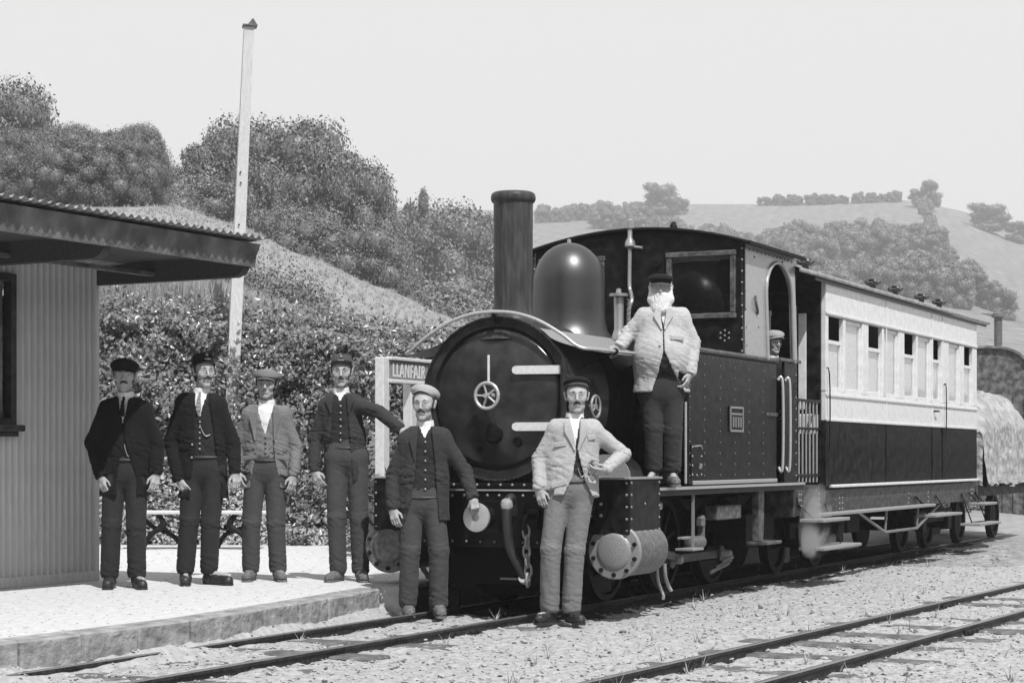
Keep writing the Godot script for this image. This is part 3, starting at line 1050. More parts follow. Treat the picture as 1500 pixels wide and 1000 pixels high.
	mb = MB.new()
	mb.lathe([[0.0, 0.0], [0.044, 0.0], [0.044, 0.03], [0.0, 0.03]], Transform3D(Basis(Vector3(1, 0, 0), 1.0), P(0.365, 0.26, -0.545)), 14)
	part(t, "hose_coupling", mb, M.steel)
	mb = MB.new()
	mb.box(P(0.08, 0.70, -0.456), Vector3(0.12, 0.18, 0.012))
	mb.bar(P(-0.1, 0.24, -0.30), P(0.34, 0.24, -0.30), 0.03, 0.022, 0.004)
	part(t, "beam_fittings", mb, M.dusty_black)
	mb = MB.new()
	mb.bar(P(0.05, 0.245, -0.33), P(0.20, 0.245, -0.33), 0.02, 0.016, 0.003)
	part(t, "tie_rod", mb, M.dull_steel)
	# ---- cylinder casings and cylinders
	for sd in [-1.0, 1.0]:
		mb = MB.new()
		mb.box(P(sd * 0.87, 0.80, 0.03), Vector3(0.46, 0.42, 0.62), Basis(), 0.012)
		part(t, "cylinder_casing", mb, M.engine_paint)
		mb = MB.new()
		for k in 5:
			mb.rivet(P(sd * 1.075, 0.62 + k * 0.09, -0.281), Vector3(0, 0, 1), 0.012)
			mb.rivet(P(sd * 1.101, 0.62 + k * 0.09, -0.25), Vector3(sd, 0, 0), 0.012)
			mb.rivet(P(sd * 1.101, 0.62 + k * 0.09, 0.31), Vector3(sd, 0, 0), 0.012)
		for k in 5:
			mb.rivet(P(sd * 1.101, 0.61, -0.20 + k * 0.11), Vector3(sd, 0, 0), 0.013)
		mb.rivet(P(sd * 1.101, 0.82, 0.02), Vector3(sd, 0, 0), 0.012)
		stuff(part(t, "casing_rivets", mb, M.bolt_head))
		mb = MB.new()
		mb.box(P(sd * 0.87, 1.014, 0.03), Vector3(0.48, 0.018, 0.66), Basis(), 0.004)
		part(t, "casing_lid", mb, M.dull_steel)
		mb = MB.new()
		mb.lathe([[0.0, 0.27], [0.19, 0.27], [0.198, 0.255], [0.198, -0.30], [0.0, -0.30]], along_z(P(sd * 0.97, 0.47, 0.03)), 36)
		part(t, "cylinder", mb, M.cylinder_iron)
		mb = MB.new()
		mb.lathe([[0.0, 0.058], [0.05, 0.056], [0.11, 0.048], [0.135, 0.040], [0.14, 0.032], [0.205, 0.030], [0.212, 0.022], [0.212, 0.0], [0.0, 0.0]], along_z(P(sd * 0.97, 0.47, -0.24)), 40)
		var cov := part(t, "cylinder_cover", mb, M.dull_steel if sd > 0 else M.cylinder_iron)
		mb = MB.new()
		for k in 10:
			var a := TAU * (k + 0.5) / 10
			mb.lathe([[0.0, 0.022], [0.016, 0.020], [0.018, 0.0]], along_z(P(sd * 0.97 + cos(a) * 0.175, 0.47 + sin(a) * 0.175, -0.27)), 6)
		part(cov, "cover_bolts", mb, M.dusty_black)
		mb = MB.new()
		mb.lathe([[0.0, 0.05], [0.04, 0.05], [0.045, 0.03], [0.075, 0.03], [0.08, 0.02], [0.08, -0.02], [0.0, -0.02]], along_z(P(sd * 0.84, 0.78, -0.28)), 20)
		part(t, "valve_chest_cover", mb, M.dusty_black)
		mb = MB.new()
		for k in 4:
			var a := TAU * (k + 0.5) / 4
			mb.lathe([[0.0, 0.014], [0.012, 0.012], [0.013, 0.0]], along_z(P(sd * 0.84 + cos(a) * 0.06, 0.78 + sin(a) * 0.06, -0.31)), 6)
		part(t, "valve_chest_bolts", mb, M.steel)
		# small domed sandbox on the casing
		mb = MB.new()
		mb.prism(poly_circle(Vector2(0, 1.02), Vector2(0.20, 0.17), 14, 0.0, PI), -0.13, 0.13, Transform3D(Basis(), P(sd * 0.80, 0, 0.10)), 0.5)
		part(t, "sandbox", mb, M.engine_paint)
		mb = MB.new()
		mb.prism(poly_circle(Vector2(0, 1.02), Vector2(0.205, 0.175), 14, 0.0, PI), 0.131, 0.145, Transform3D(Basis(), P(sd * 0.80, 0, 0.10)), 0.5)
		part(t, "sandbox_band", mb, M.dull_steel)
	# ---- smokebox
	mb = MB.new()
	mb.box(P(0, 1.12, 0.06), Vector3(0.86, 0.42, 0.66), Basis(), 0.02)
	part(t, "smokebox_saddle", mb, M.dusty_black)
	mb = MB.new()
	mb.lathe([[0.0, 0.24], [0.55, 0.24], [0.56, 0.285], [0.615, 0.285], [0.622, 0.31], [0.635, 0.31], [0.635, -0.42], [0.0, -0.42]], along_z(P(0, fr, 0.0)), 64)
	part(t, "smokebox_barrel", mb, M.smokebox)
	mb = MB.new()
	mb.lathe([[0.0, 0.115], [0.15, 0.110], [0.30, 0.092], [0.43, 0.066], [0.51, 0.040], [0.535, 0.026], [0.545, 0.0]], along_z(P(0, fr, -0.245)), 64)
	var door := part(t, "smokebox_door", mb, M.smokebox)
	for hh in [0.215, -0.215]:
		mb = MB.new()
		mb.prism(PackedVector2Array([Vector2(0.20, -0.032), Vector2(0.575, -0.032), Vector2(0.575, 0.032), Vector2(0.20, 0.032), Vector2(0.178, 0.022), Vector2(0.170, 0.0), Vector2(0.178, -0.022)]), 0.0, 0.03, Transform3D(Basis(Vector3.UP, 0.19), P(0.0, fr + hh, -0.385)))
		part(door, "hinge_strap", mb, M.white_paint)
	mb = MB.new()
	mb.tube([P(0.575, fr - 0.30, -0.31), P(0.575, fr + 0.30, -0.31)], 0.028, 10)
	part(door, "hinge_pin", mb, M.smokebox)
	mb = MB.new()
	var ring := []
	for k in 25:
		var a := TAU * k / 24
		ring.append(P(cos(a) * 0.098, fr + 0.02 + sin(a) * 0.098, -0.46))
	mb.tube(ring, 0.014, 8, false)
	for k in 5:
		var a := TAU * k / 5 + 0.6
		mb.tube([P(0, fr + 0.02, -0.455), P(cos(a) * 0.095, fr + 0.02 + sin(a) * 0.095, -0.46)], 0.009, 6)
	mb.lathe([[0.0, 0.14], [0.018, 0.14], [0.022, 0.0]], along_z(P(0, fr + 0.02, -0.35)), 10)
	part(door, "door_wheel", mb, M.steel)
	mb = MB.new()
	mb.bar(P(0.0, fr + 0.10, -0.43), P(0.0, fr + 0.33, -0.43), 0.020, 0.016, 0.004)
	part(door, "door_lever", mb, M.white_paint)
	mb = MB.new()
	for bo in [[0.0, -0.26, 0.085, -0.335], [-0.13, -0.38, 0.035, -0.300], [0.19, -0.33, 0.045, -0.305]]:
		mb = MB.new()
		mb.lathe([[0.0, 0.03], [bo[2] * 0.8, 0.025], [bo[2], 0.0]], along_z(P(bo[0], fr + bo[1], bo[3])), 20)
		part(door, "door_boss", mb, M.dusty_black)
	mb = MB.new()
	for k in 48:
		var a := TAU * k / 48
		mb.rivet(P(cos(a) * 0.628, fr + sin(a) * 0.628, -0.32), Vector3(0, 0, 1), 0.009)
	stuff(part(t, "smokebox_rivets", mb, M.smokebox))
	mb = MB.new()
	mb.box(P(0, fr + 0.615, -0.335), Vector3(0.03, 0.10, 0.05), Basis(), 0.005)
	part(t, "lamp_bracket", mb, M.dusty_black)
	# ---- boiler with lagging bands
	mb = MB.new()
	mb.lathe([[0.0, 0.0], [0.575, 0.0], [0.575, -2.10], [0.0, -2.10]], along_z(P(0, fr, 0.42)), 48)
	part(t, "boiler_barrel", mb, M.engine_paint)
	for s in [0.47, 0.85, 1.45, 2.0]:
		mb = MB.new()
		mb.lathe([[0.575, 0.02], [0.581, 0.02], [0.581, -0.02], [0.575, -0.02]], along_z(P(0, fr, s)), 48)
		part(t, "boiler_band", mb, M.black_paint)
	# ---- chimney
	mb = MB.new()
	mb.lathe([[0.128, 1.02], [0.128, 1.035], [0.150, 1.04], [0.168, 1.03], [0.176, 1.005], [0.176, 0.985], [0.168, 0.965], [0.155, 0.955], [0.1535, 0.80], [0.150, 0.25], [0.150, 0.14], [0.162, 0.08], [0.19, 0.03], [0.235, -0.02], [0.30, -0.07], [0.33, -0.12]], Transform3D(Basis(), P(0, 2.20, 0.0)), 48)
	mb.lathe([[0.128, 1.035], [0.124, 0.4]], Transform3D(Basis(), P(0, 2.20, 0.0)), 32)
	part(t, "chimney", mb, M.chimney_iron)
	# ---- dome
	mb = MB.new()
	var dp := [[0.0, 2.952]]
	for k in range(1, 11):
		var a := PI / 2 * k / 10
		dp.append([sin(a) * 0.295, 2.62 + cos(a) * 0.332])
	dp.append([0.297, 2.40])
	dp.append([0.30, 2.30])
	dp.append([0.32, 2.22])
	dp.append([0.37, 2.14])
	dp.append([0.44, 2.06])
	mb.lathe(dp, Transform3D(Basis(), P(0, 0, 1.06)), 56)
	part(t, "steam_dome", mb, M.dome_paint)
	mb = MB.new()
	mb.lathe([[0.0, 2.985], [0.015, 2.98], [0.018, 2.95]], Transform3D(Basis(), P(0, 0, 1.06)), 10)
	part(t, "dome_finial", mb, M.brass)
	# ---- safety valve, whistle and its pipe
	mb = MB.new()
	mb.lathe([[0.0, 2.66], [0.022, 2.65], [0.026, 2.615], [0.085, 2.61], [0.085, 2.585], [0.045, 2.58], [0.042, 2.30], [0.055, 2.26], [0.075, 2.20], [0.075, 2.12]], Transform3D(Basis(), P(0, 0, 2.12)), 20)
	part(t, "safety_valve", mb, M.brass)
	mb = MB.new()
	var coil := []
	for k in 60:
		var a := k * 0.7
		coil.append(P(0.085 + cos(a) * 0.016, 2.24 + k * 0.0055, 2.14 + sin(a) * 0.016))
	mb.tube(coil, 0.005, 5)
	part(t, "valve_spring", mb, M.dull_steel)
	mb = MB.new()
	mb.tube(bez([P(0.02, 2.20, 2.30), P(0.03, 2.46, 2.28), P(0.05, 2.56, 2.30), P(0.0, 2.64, 2.40), P(-0.03, 2.72, 2.44), P(-0.03, 3.05, 2.45), P(-0.03, 3.18, 2.45)], 6), 0.018, 10)
	part(t, "whistle_pipe", mb, M.brass)
	mb = MB.new()
	mb.lathe([[0.0, 3.34], [0.018, 3.335], [0.02, 3.30], [0.034, 3.29], [0.034, 3.22], [0.022, 3.21], [0.022, 3.14], [0.045, 3.10], [0.05, 3.06], [0.02, 3.03]], Transform3D(Basis(), P(-0.03, 0, 2.45)), 16)
	mb.tube([P(-0.03, 3.06, 2.45), P(0.09, 3.04, 2.45)], 0.014, 8)
	part(t, "whistle", mb, M.brass)
	# ---- handrail from the tanks over the smokebox front
	for sd in [-1.0, 1.0]:
		mb = MB.new()
		mb.tube(bez([P(sd * 0.86, 1.98, 1.15), P(sd * 0.84, 1.985, 0.5), P(sd * 0.80, 1.985, -0.22), P(sd * 0.72, 2.0, -0.36), P(sd * 0.58, 2.10, -0.37), P(sd * 0.38, 2.21, -0.37), P(sd * 0.18, 2.27, -0.37), P(0, 2.285, -0.37)], 6), 0.014, 8)
		part(t, "handrail", mb, M.steel)
		for s in [0.1, 0.9]:
			mb = MB.new()
			mb.tube([P(sd * 0.57, 1.88, s), P(sd * 0.82, 1.985, s)], 0.012, 6)
			mb.ball(P(sd * 0.825, 1.985, s), Vector3.ONE * 0.026, 10, 6)
			part(t, "handrail_knob", mb, M.black_paint)
		# flat wing plate between boiler and rail
		mb = MB.new()
		mb.sheet(10, 6, func(u, v):
			var l: float = lerpf(0.36, 0.80, u)
			var h: float = fr + sqrt(maxf(0.0, 0.64 * 0.64 - l * l)) if l < 0.44 else lerpf(fr + 0.465, 1.965, pow((l - 0.44) / 0.36, 0.7))
			return P(sd * l, h + 0.004, lerpf(-0.28, 1.10, v)))
		part(t, "wing_plate", mb, M.dull_steel)
	mb = MB.new()
	var lub := []
	for k in 17:
		var a := TAU * k / 16
		lub.append(P(0.68, 1.56 + cos(a) * 0.085, 0.05 + sin(a) * 0.085) + Vector3(0, 0, 0))
	mb.tube(lub, 0.012, 8, false)
	mb.tube([P(0.60, 1.56, 0.05), P(0.69, 1.56, 0.05)], 0.02, 8)
	for k in 3:
		var a := TAU * k / 3
		mb.tube([P(0.68, 1.56, 0.05), P(0.68, 1.56 + cos(a) * 0.08, 0.05 + sin(a) * 0.08)], 0.008, 6)
	part(t, "blower_wheel", mb, M.dull_steel)
	# ---- side tanks
	for sd in [-1.0, 1.0]:
		mb = MB.new()
		mb.box(P(sd * 0.79, 1.49, 2.26), Vector3(0.48, 1.10, 2.28), Basis(), 0.015)
		var tank := part(t, "side_tank", mb, M.engine_paint)
		mb = MB.new()
		for s in [1.16, 1.50, 1.88, 2.257, 2.62, 3.007]:
			for k in 11:
				mb.rivet(P(sd * 1.03, 1.02 + k * 0.092, s + (0.0 if s > 1.2 else 0.0)), Vector3(sd, 0, 0), 0.011)
		for k in 22:
			mb.rivet(P(sd * 1.03, 2.0, 1.2 + k * 0.1), Vector3(sd, 0, 0), 0.009)
		for k in 9:
			mb.rivet(P(sd * (0.58 + k * 0.052), 1.98, 1.12), Vector3(0, 0, 1), 0.010)
			mb.rivet(P(sd * 1.0, 1.02 + k * 0.11, 1.12), Vector3(0, 0, 1), 0.010)
		stuff(part(tank, "rivets", mb, M.rivet_paint))
		mb = MB.new()
		mb.tube([P(sd * 1.03, 2.055, 1.10), P(sd * 1.03, 2.055, 3.40)], 0.022, 8)
		part(tank, "beading", mb, M.grey_paint)
		mb = MB.new()
		mb.box(P(sd * 1.033, 0.962, 2.30), Vector3(0.02, 0.035, 2.16), Basis(), 0.004)
		part(tank, "foot_strip", mb, M.steel)
		mb = MB.new()
		mb.lathe([[0.0, 0.13], [0.10, 0.12], [0.11, 0.0]], Transform3D(Basis(), P(sd * 0.80, 2.04, 1.62)), 20)
		part(tank, "filler_cap", mb, M.black_paint)
		# cast plate with a raised rim and worn raised lines
		mb = MB.new()
		mb.box(P(sd * 1.036, 1.50, 2.26), Vector3(0.012, 0.22, 0.34), Basis(), 0.003)
		var plate := part(tank, "cast_plate", mb, M.black_paint)
		mb = MB.new()
		for e in [-0.10, 0.10]:
			mb.box(P(sd * 1.045, 1.50 + e, 2.26), Vector3(0.012, 0.018, 0.33))
		for e in [-0.16, 0.16]:
			mb.box(P(sd * 1.045, 1.50, 2.26 + e), Vector3(0.011, 0.182, 0.016))
		mb.box(P(sd * 1.045, 1.545, 2.26), Vector3(0.010, 0.016, 0.26))
		for e in [-0.09, -0.03, 0.04, 0.10]:
			mb.box(P(sd * 1.045, 1.475, 2.26 + e), Vector3(0.010, 0.09, 0.022))
		part(plate, "raised_rim", mb, M.brass)
		# small riveted inspection cover at the front foot of the tank
		mb = MB.new()
		mb.box(P(sd * 1.036, 1.14, 1.29), Vector3(0.014, 0.27, 0.25), Basis(), 0.003)
		var hatch := part(tank, "inspection_cover", mb, M.engine_paint)
		mb = MB.new()
		for k in 4:
			mb.rivet(P(sd * 1.043, 1.03 + k * 0.075, 1.185), Vector3(sd, 0, 0), 0.011)
			mb.rivet(P(sd * 1.043, 1.03 + k * 0.075, 1.395), Vector3(sd, 0, 0), 0.011)
		mb.rivet(P(sd * 1.043, 1.026, 1.29), Vector3(sd, 0, 0), 0.011)
		mb.rivet(P(sd * 1.043, 1.255, 1.29), Vector3(sd, 0, 0), 0.011)
		mb.tube(bez([P(sd * 1.05, 1.26, 1.20), P(sd * 1.05, 1.265, 1.36), P(sd * 1.05, 1.24, 1.39)], 4), 0.008, 6)
		mb.tube([P(sd * 1.05, 1.08, 1.34), P(sd * 1.06, 1.12, 1.34)], 0.016, 8)
		part(hatch, "cover_rivets", mb, M.dull_steel)
		mb = MB.new()
		mb.tube([P(sd * 1.02, 0.96, 1.09), P(sd * 1.02, 1.62, 1.09)], 0.012, 8)
		part(t, "front_rail", mb, M.steel)
	# ---- cab
	var cf := 2.52
	var cr := 3.99
	mb = MB.new()
	var out := PackedVector2Array()
	out.append(Vector2(-1.03, 2.0))
	out.append(Vector2(1.03, 2.0))
	for k in 13:
		var l := 1.03 - 2.06 * k / 12.0
		out.append(Vector2(l, 3.05 + 0.15 * (1.0 - (l / 1.03) * (l / 1.03))))
	# front sheet in strips round two windows
	var win := [0.33, 0.92, 2.42, 2.96]
	var top_h := func(l): return 3.05 + 0.15 * (1.0 - (l / 1.03) * (l / 1.03))
	var strips := [[-1.03, -0.92, 2.0, -1.0], [-0.92, -0.33, 2.0, 2.42], [-0.92, -0.33, 2.96, -1.0], [-0.33, 0.33, 1.2, -1.0], [0.33, 0.92, 2.0, 2.42], [0.33, 0.92, 2.96, -1.0], [0.92, 1.03, 2.0, -1.0]]
	for sp in strips:
		var q := PackedVector2Array([Vector2(sp[0], sp[2]), Vector2(sp[1], sp[2])])
		if sp[3] > 0:
			q.append(Vector2(sp[1], sp[3]))
			q.append(Vector2(sp[0], sp[3]))
		else:
			for k in 7:
				var l: float = lerpf(sp[1], sp[0], k / 6.0)
				q.append(Vector2(l, top_h.call(l)))
		mb.prism(q, -0.012, 0.012, Transform3D(Basis(), P(0, 0, cf)))
	part(t, "cab_front", mb, M.engine_paint)
	mb = MB.new()
	for k in 10:
		mb.rivet(P(1.005, 2.10 + k * 0.1, cf - 0.012), Vector3(0, 0, 1), 0.012)
		mb.rivet(P(-1.005, 2.10 + k * 0.1, cf - 0.012), Vector3(0, 0, 1), 0.012)
	for c in [0.845, -0.845]:
		mb.rivet(P(c, 2.24, cf - 0.012), Vector3(0, 0, 1), 0.012)
		for k in 6:
			var a := TAU * k / 6 + 0.5
			mb.rivet(P(c + cos(a) * 0.045, 2.24 + sin(a) * 0.045, cf - 0.012), Vector3(0, 0, 1), 0.012)
	stuff(part(t, "cab_front_rivets", mb, M.bolt_head))
	mb = MB.new()
	mb.lathe([[0.0, 0.02], [0.035, 0.018], [0.04, 0.0]], along_z(P(0.21, 2.90, cf - 0.012)), 14)
	part(t, "blanking_plug", mb, M.soot)
	for sd in [-1.0, 1.0]:
		var wn := Node3D.new()
		wn.name = "spectacle_window"
		t.add_child(wn, true)
		mb = MB.new()
		for hh in [2.415, 2.965]:
			mb.box(P(sd * 0.625, hh, cf - 0.02), Vector3(0.66, 0.05, 0.045), Basis(), 0.008)
		for ll in [0.325, 0.925]:
			mb.box(P(sd * ll, 2.69, cf - 0.018), Vector3(0.05, 0.50, 0.043), Basis(), 0.008)
		part(wn, "frame", mb, M.grey_paint)
		mb = MB.new()
		mb.box(P(sd * 0.625, 2.69, cf - 0.004), Vector3(0.57, 0.52, 0.006))
		part(wn, "pane", mb, M.glass)
	# sides leaning in a little above the tank, with an arched opening towards the rear
	for sd in [-1.0, 1.0]:
		var lean := Transform3D(Basis(Vector3(0, 0, -1), Vector3(-0.03 * sd, 1, 0).normalized(), Vector3(1, 0.03 * sd, 0).normalized()), P(sd * 1.03, 2.05, cf - 0.012))
		# outline in (back along the cab, up): frame strips round the arch
		mb = MB.new()
		var L := cr - cf
		var a0 := 0.58
		var a1 := 1.34
		var spring := 0.58
		var rr := (a1 - a0) / 2
		var ac := (a0 + a1) / 2
		mb.prism(PackedVector2Array([Vector2(0, 0), Vector2(a0, 0), Vector2(a0, spring), Vector2(a0, 1.0), Vector2(0, 1.0)]), -0.012, 0.012, lean)
		mb.prism(PackedVector2Array([Vector2(a1, 0), Vector2(L, 0), Vector2(L, 1.0), Vector2(a1, 1.0), Vector2(a1, spring)]), -0.012, 0.012, lean)
		for k in 16:
			var b0 := PI - PI * k / 16
			var b1 := PI - PI * (k + 1) / 16
			var p0 := Vector2(ac + cos(b0) * rr, spring + sin(b0) * rr * 0.86)
			var p1 := Vector2(ac + cos(b1) * rr, spring + sin(b1) * rr * 0.86)
			mb.prism(PackedVector2Array([p0, p1, Vector2(p1.x, 1.0), Vector2(p0.x, 1.0)]), -0.012, 0.012, lean, 2.0)
		part(t, "cab_side", mb, M.cab_side_pale)
		# raised beading round the opening
		mb = MB.new()
		var arch := [lean * Vector3(a0, 0.0, 0.02 * sd), lean * Vector3(a0, spring, 0.02 * sd)]
		for k in range(1, 16):
			var b0 := PI - PI * k / 16
			arch.append(lean * Vector3(ac + cos(b0) * rr, spring + sin(b0) * rr * 0.86, 0.02 * sd))
		arch.append(lean * Vector3(a1, spring, 0.02 * sd))
		arch.append(lean * Vector3(a1, 0.0, 0.02 * sd))
		mb.tube(arch, 0.018, 8)
		part(t, "opening_beading", mb, M.cab_side_pale)
		mb = MB.new()
		for k in 13:
			mb.rivet(lean * Vector3(0.06 + k * 0.11, 0.955, 0.012 * sd), Vector3(sd, 0, 0), 0.011)
		for k in 6:
			mb.rivet(lean * Vector3(0.03, 0.1 + k * 0.16, 0.012 * sd), Vector3(sd, 0, 0), 0.010)
		mb.rivet(lean * Vector3(0.30, 0.90, 0.012 * sd), Vector3(sd, 0, 0), 0.012)
		mb.rivet(lean * Vector3(1.1, 0.93, 0.012 * sd), Vector3(sd, 0, 0), 0.012)
		mb.rivet(lean * Vector3(0.36, 0.28, 0.012 * sd), Vector3(sd, 0, 0), 0.010)
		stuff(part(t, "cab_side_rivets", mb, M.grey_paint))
		mb = MB.new()
		mb.tube(bez([lean * Vector3(0.30, 0.55, 0.015 * sd), lean * Vector3(0.26, 0.50, 0.03 * sd), lean * Vector3(0.30, 0.42, 0.03 * sd), lean * Vector3(0.34, 0.40, 0.015 * sd)], 4), 0.012, 6)
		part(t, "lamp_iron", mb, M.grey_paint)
		# lower cab side behind the tank: bunker sheet, door gap, grab rails
		mb = MB.new()
		mb.box(P(sd * 1.02, 1.50, 3.80), Vector3(0.03, 1.12, 0.38), Basis(), 0.004)
		part(t, "bunker_side", mb, M.engine_paint)
		mb = MB.new()
		for k in 10:
			mb.rivet(P(sd * 1.035, 1.0 + k * 0.105, 3.955), Vector3(sd, 0, 0), 0.010)
		stuff(part(t, "bunker_rivets", mb, M.dull_steel))
		for s in [3.43, 3.64]:
			mb = MB.new()
			mb.tube(bez([P(sd * 1.035, 1.08, s), P(sd * 1.075, 1.10, s), P(sd * 1.075, 1.84, s), P(sd * 1.035, 1.88, s - 0.02)], 5), 0.015, 8)
			part(t, "grab_rail", mb, M.steel)
		mb = MB.new()
		mb.box(P(sd * 1.036, 1.56, 3.24), Vector3(0.02, 0.03, 0.30), Basis(), 0.004)
		mb.box(P(sd * 1.03, 2.07, 3.72), Vector3(0.07, 0.03, 0.62), Basis(), 0.006)
		part(t, "sill_bars", mb, M.grey_paint)
	mb = MB.new()
	mb.box(P(0, 1.5, 4.0), Vector3(2.04, 1.12, 0.03))
	mb.box(P(-0.75, 2.5, 4.0), Vector3(0.5, 1.0, 0.03))
	mb.box(P(0.62, 2.9, 4.0), Vector3(0.7, 0.34, 0.03))
	mb.box(P(0, 2.55, 4.0), Vector3(0.16, 1.0, 0.03))
	part(t, "cab_rear", mb, M.engine_paint)
	mb = MB.new()
	mb.box(P(0, 1.75, 2.62), Vector3(1.0, 1.2, 0.16), Basis(), 0.02)
	mb.lathe([[0.0, 0.03], [0.08, 0.03], [0.085, 0.0]], along_z(P(0.3, 2.45, 2.70)), 16)
	part(t, "backhead", mb, M.soot)
	mb = MB.new()
	mb.sheet(20, 4, func(u, v):
		var l: float = lerpf(-1.09, 1.09, u)
		return P(l, 3.075 + 0.15 * (1.0 - (l / 1.03) * (l / 1.03)), lerpf(cf - 0.06, cr + 0.06, v)))
	mb.sheet(20, 4, func(u, v):
		var l: float = lerpf(-1.09, 1.09, u)
		return P(l, 3.052 + 0.15 * (1.0 - (l / 1.03) * (l / 1.03)), lerpf(cf - 0.06, cr + 0.06, v)), Vector3.DOWN)
	part(t, "cab_roof", mb, M.dusty_black)
	for sd in [-1.0, 1.0]:
		mb = MB.new()
		mb.bar(P(sd * 1.085, 3.045, cf - 0.06), P(sd * 1.085, 3.045, cr + 0.06), 0.03, 0.035, 0.006)
		part(t, "roof_edge", mb, M.dusty_black)
	mb = MB.new()
	var rim := []
	for k in 21:
		var l := lerpf(-1.085, 1.085, k / 20.0)
		rim.append(P(l, 3.062 + 0.15 * (1.0 - (l / 1.03) * (l / 1.03)), cf - 0.05))
	mb.tube(rim, 0.018, 6)
	part(t, "roof_beading", mb, M.dusty_black)
	mb = MB.new()
	mb.lathe([[0.0, 0.10], [0.02, 0.09], [0.035, 0.05], [0.04, 0.0]], Transform3D(Basis(), P(0.27, 3.20, 2.75)), 12)
	part(t, "roof_vent", mb, M.dusty_black)
# ---------------------------------------------------------------- coach
func Q(l: float, h: float, s: float) -> Vector3:
	return Vector3(l, h, -(s - 4.0))

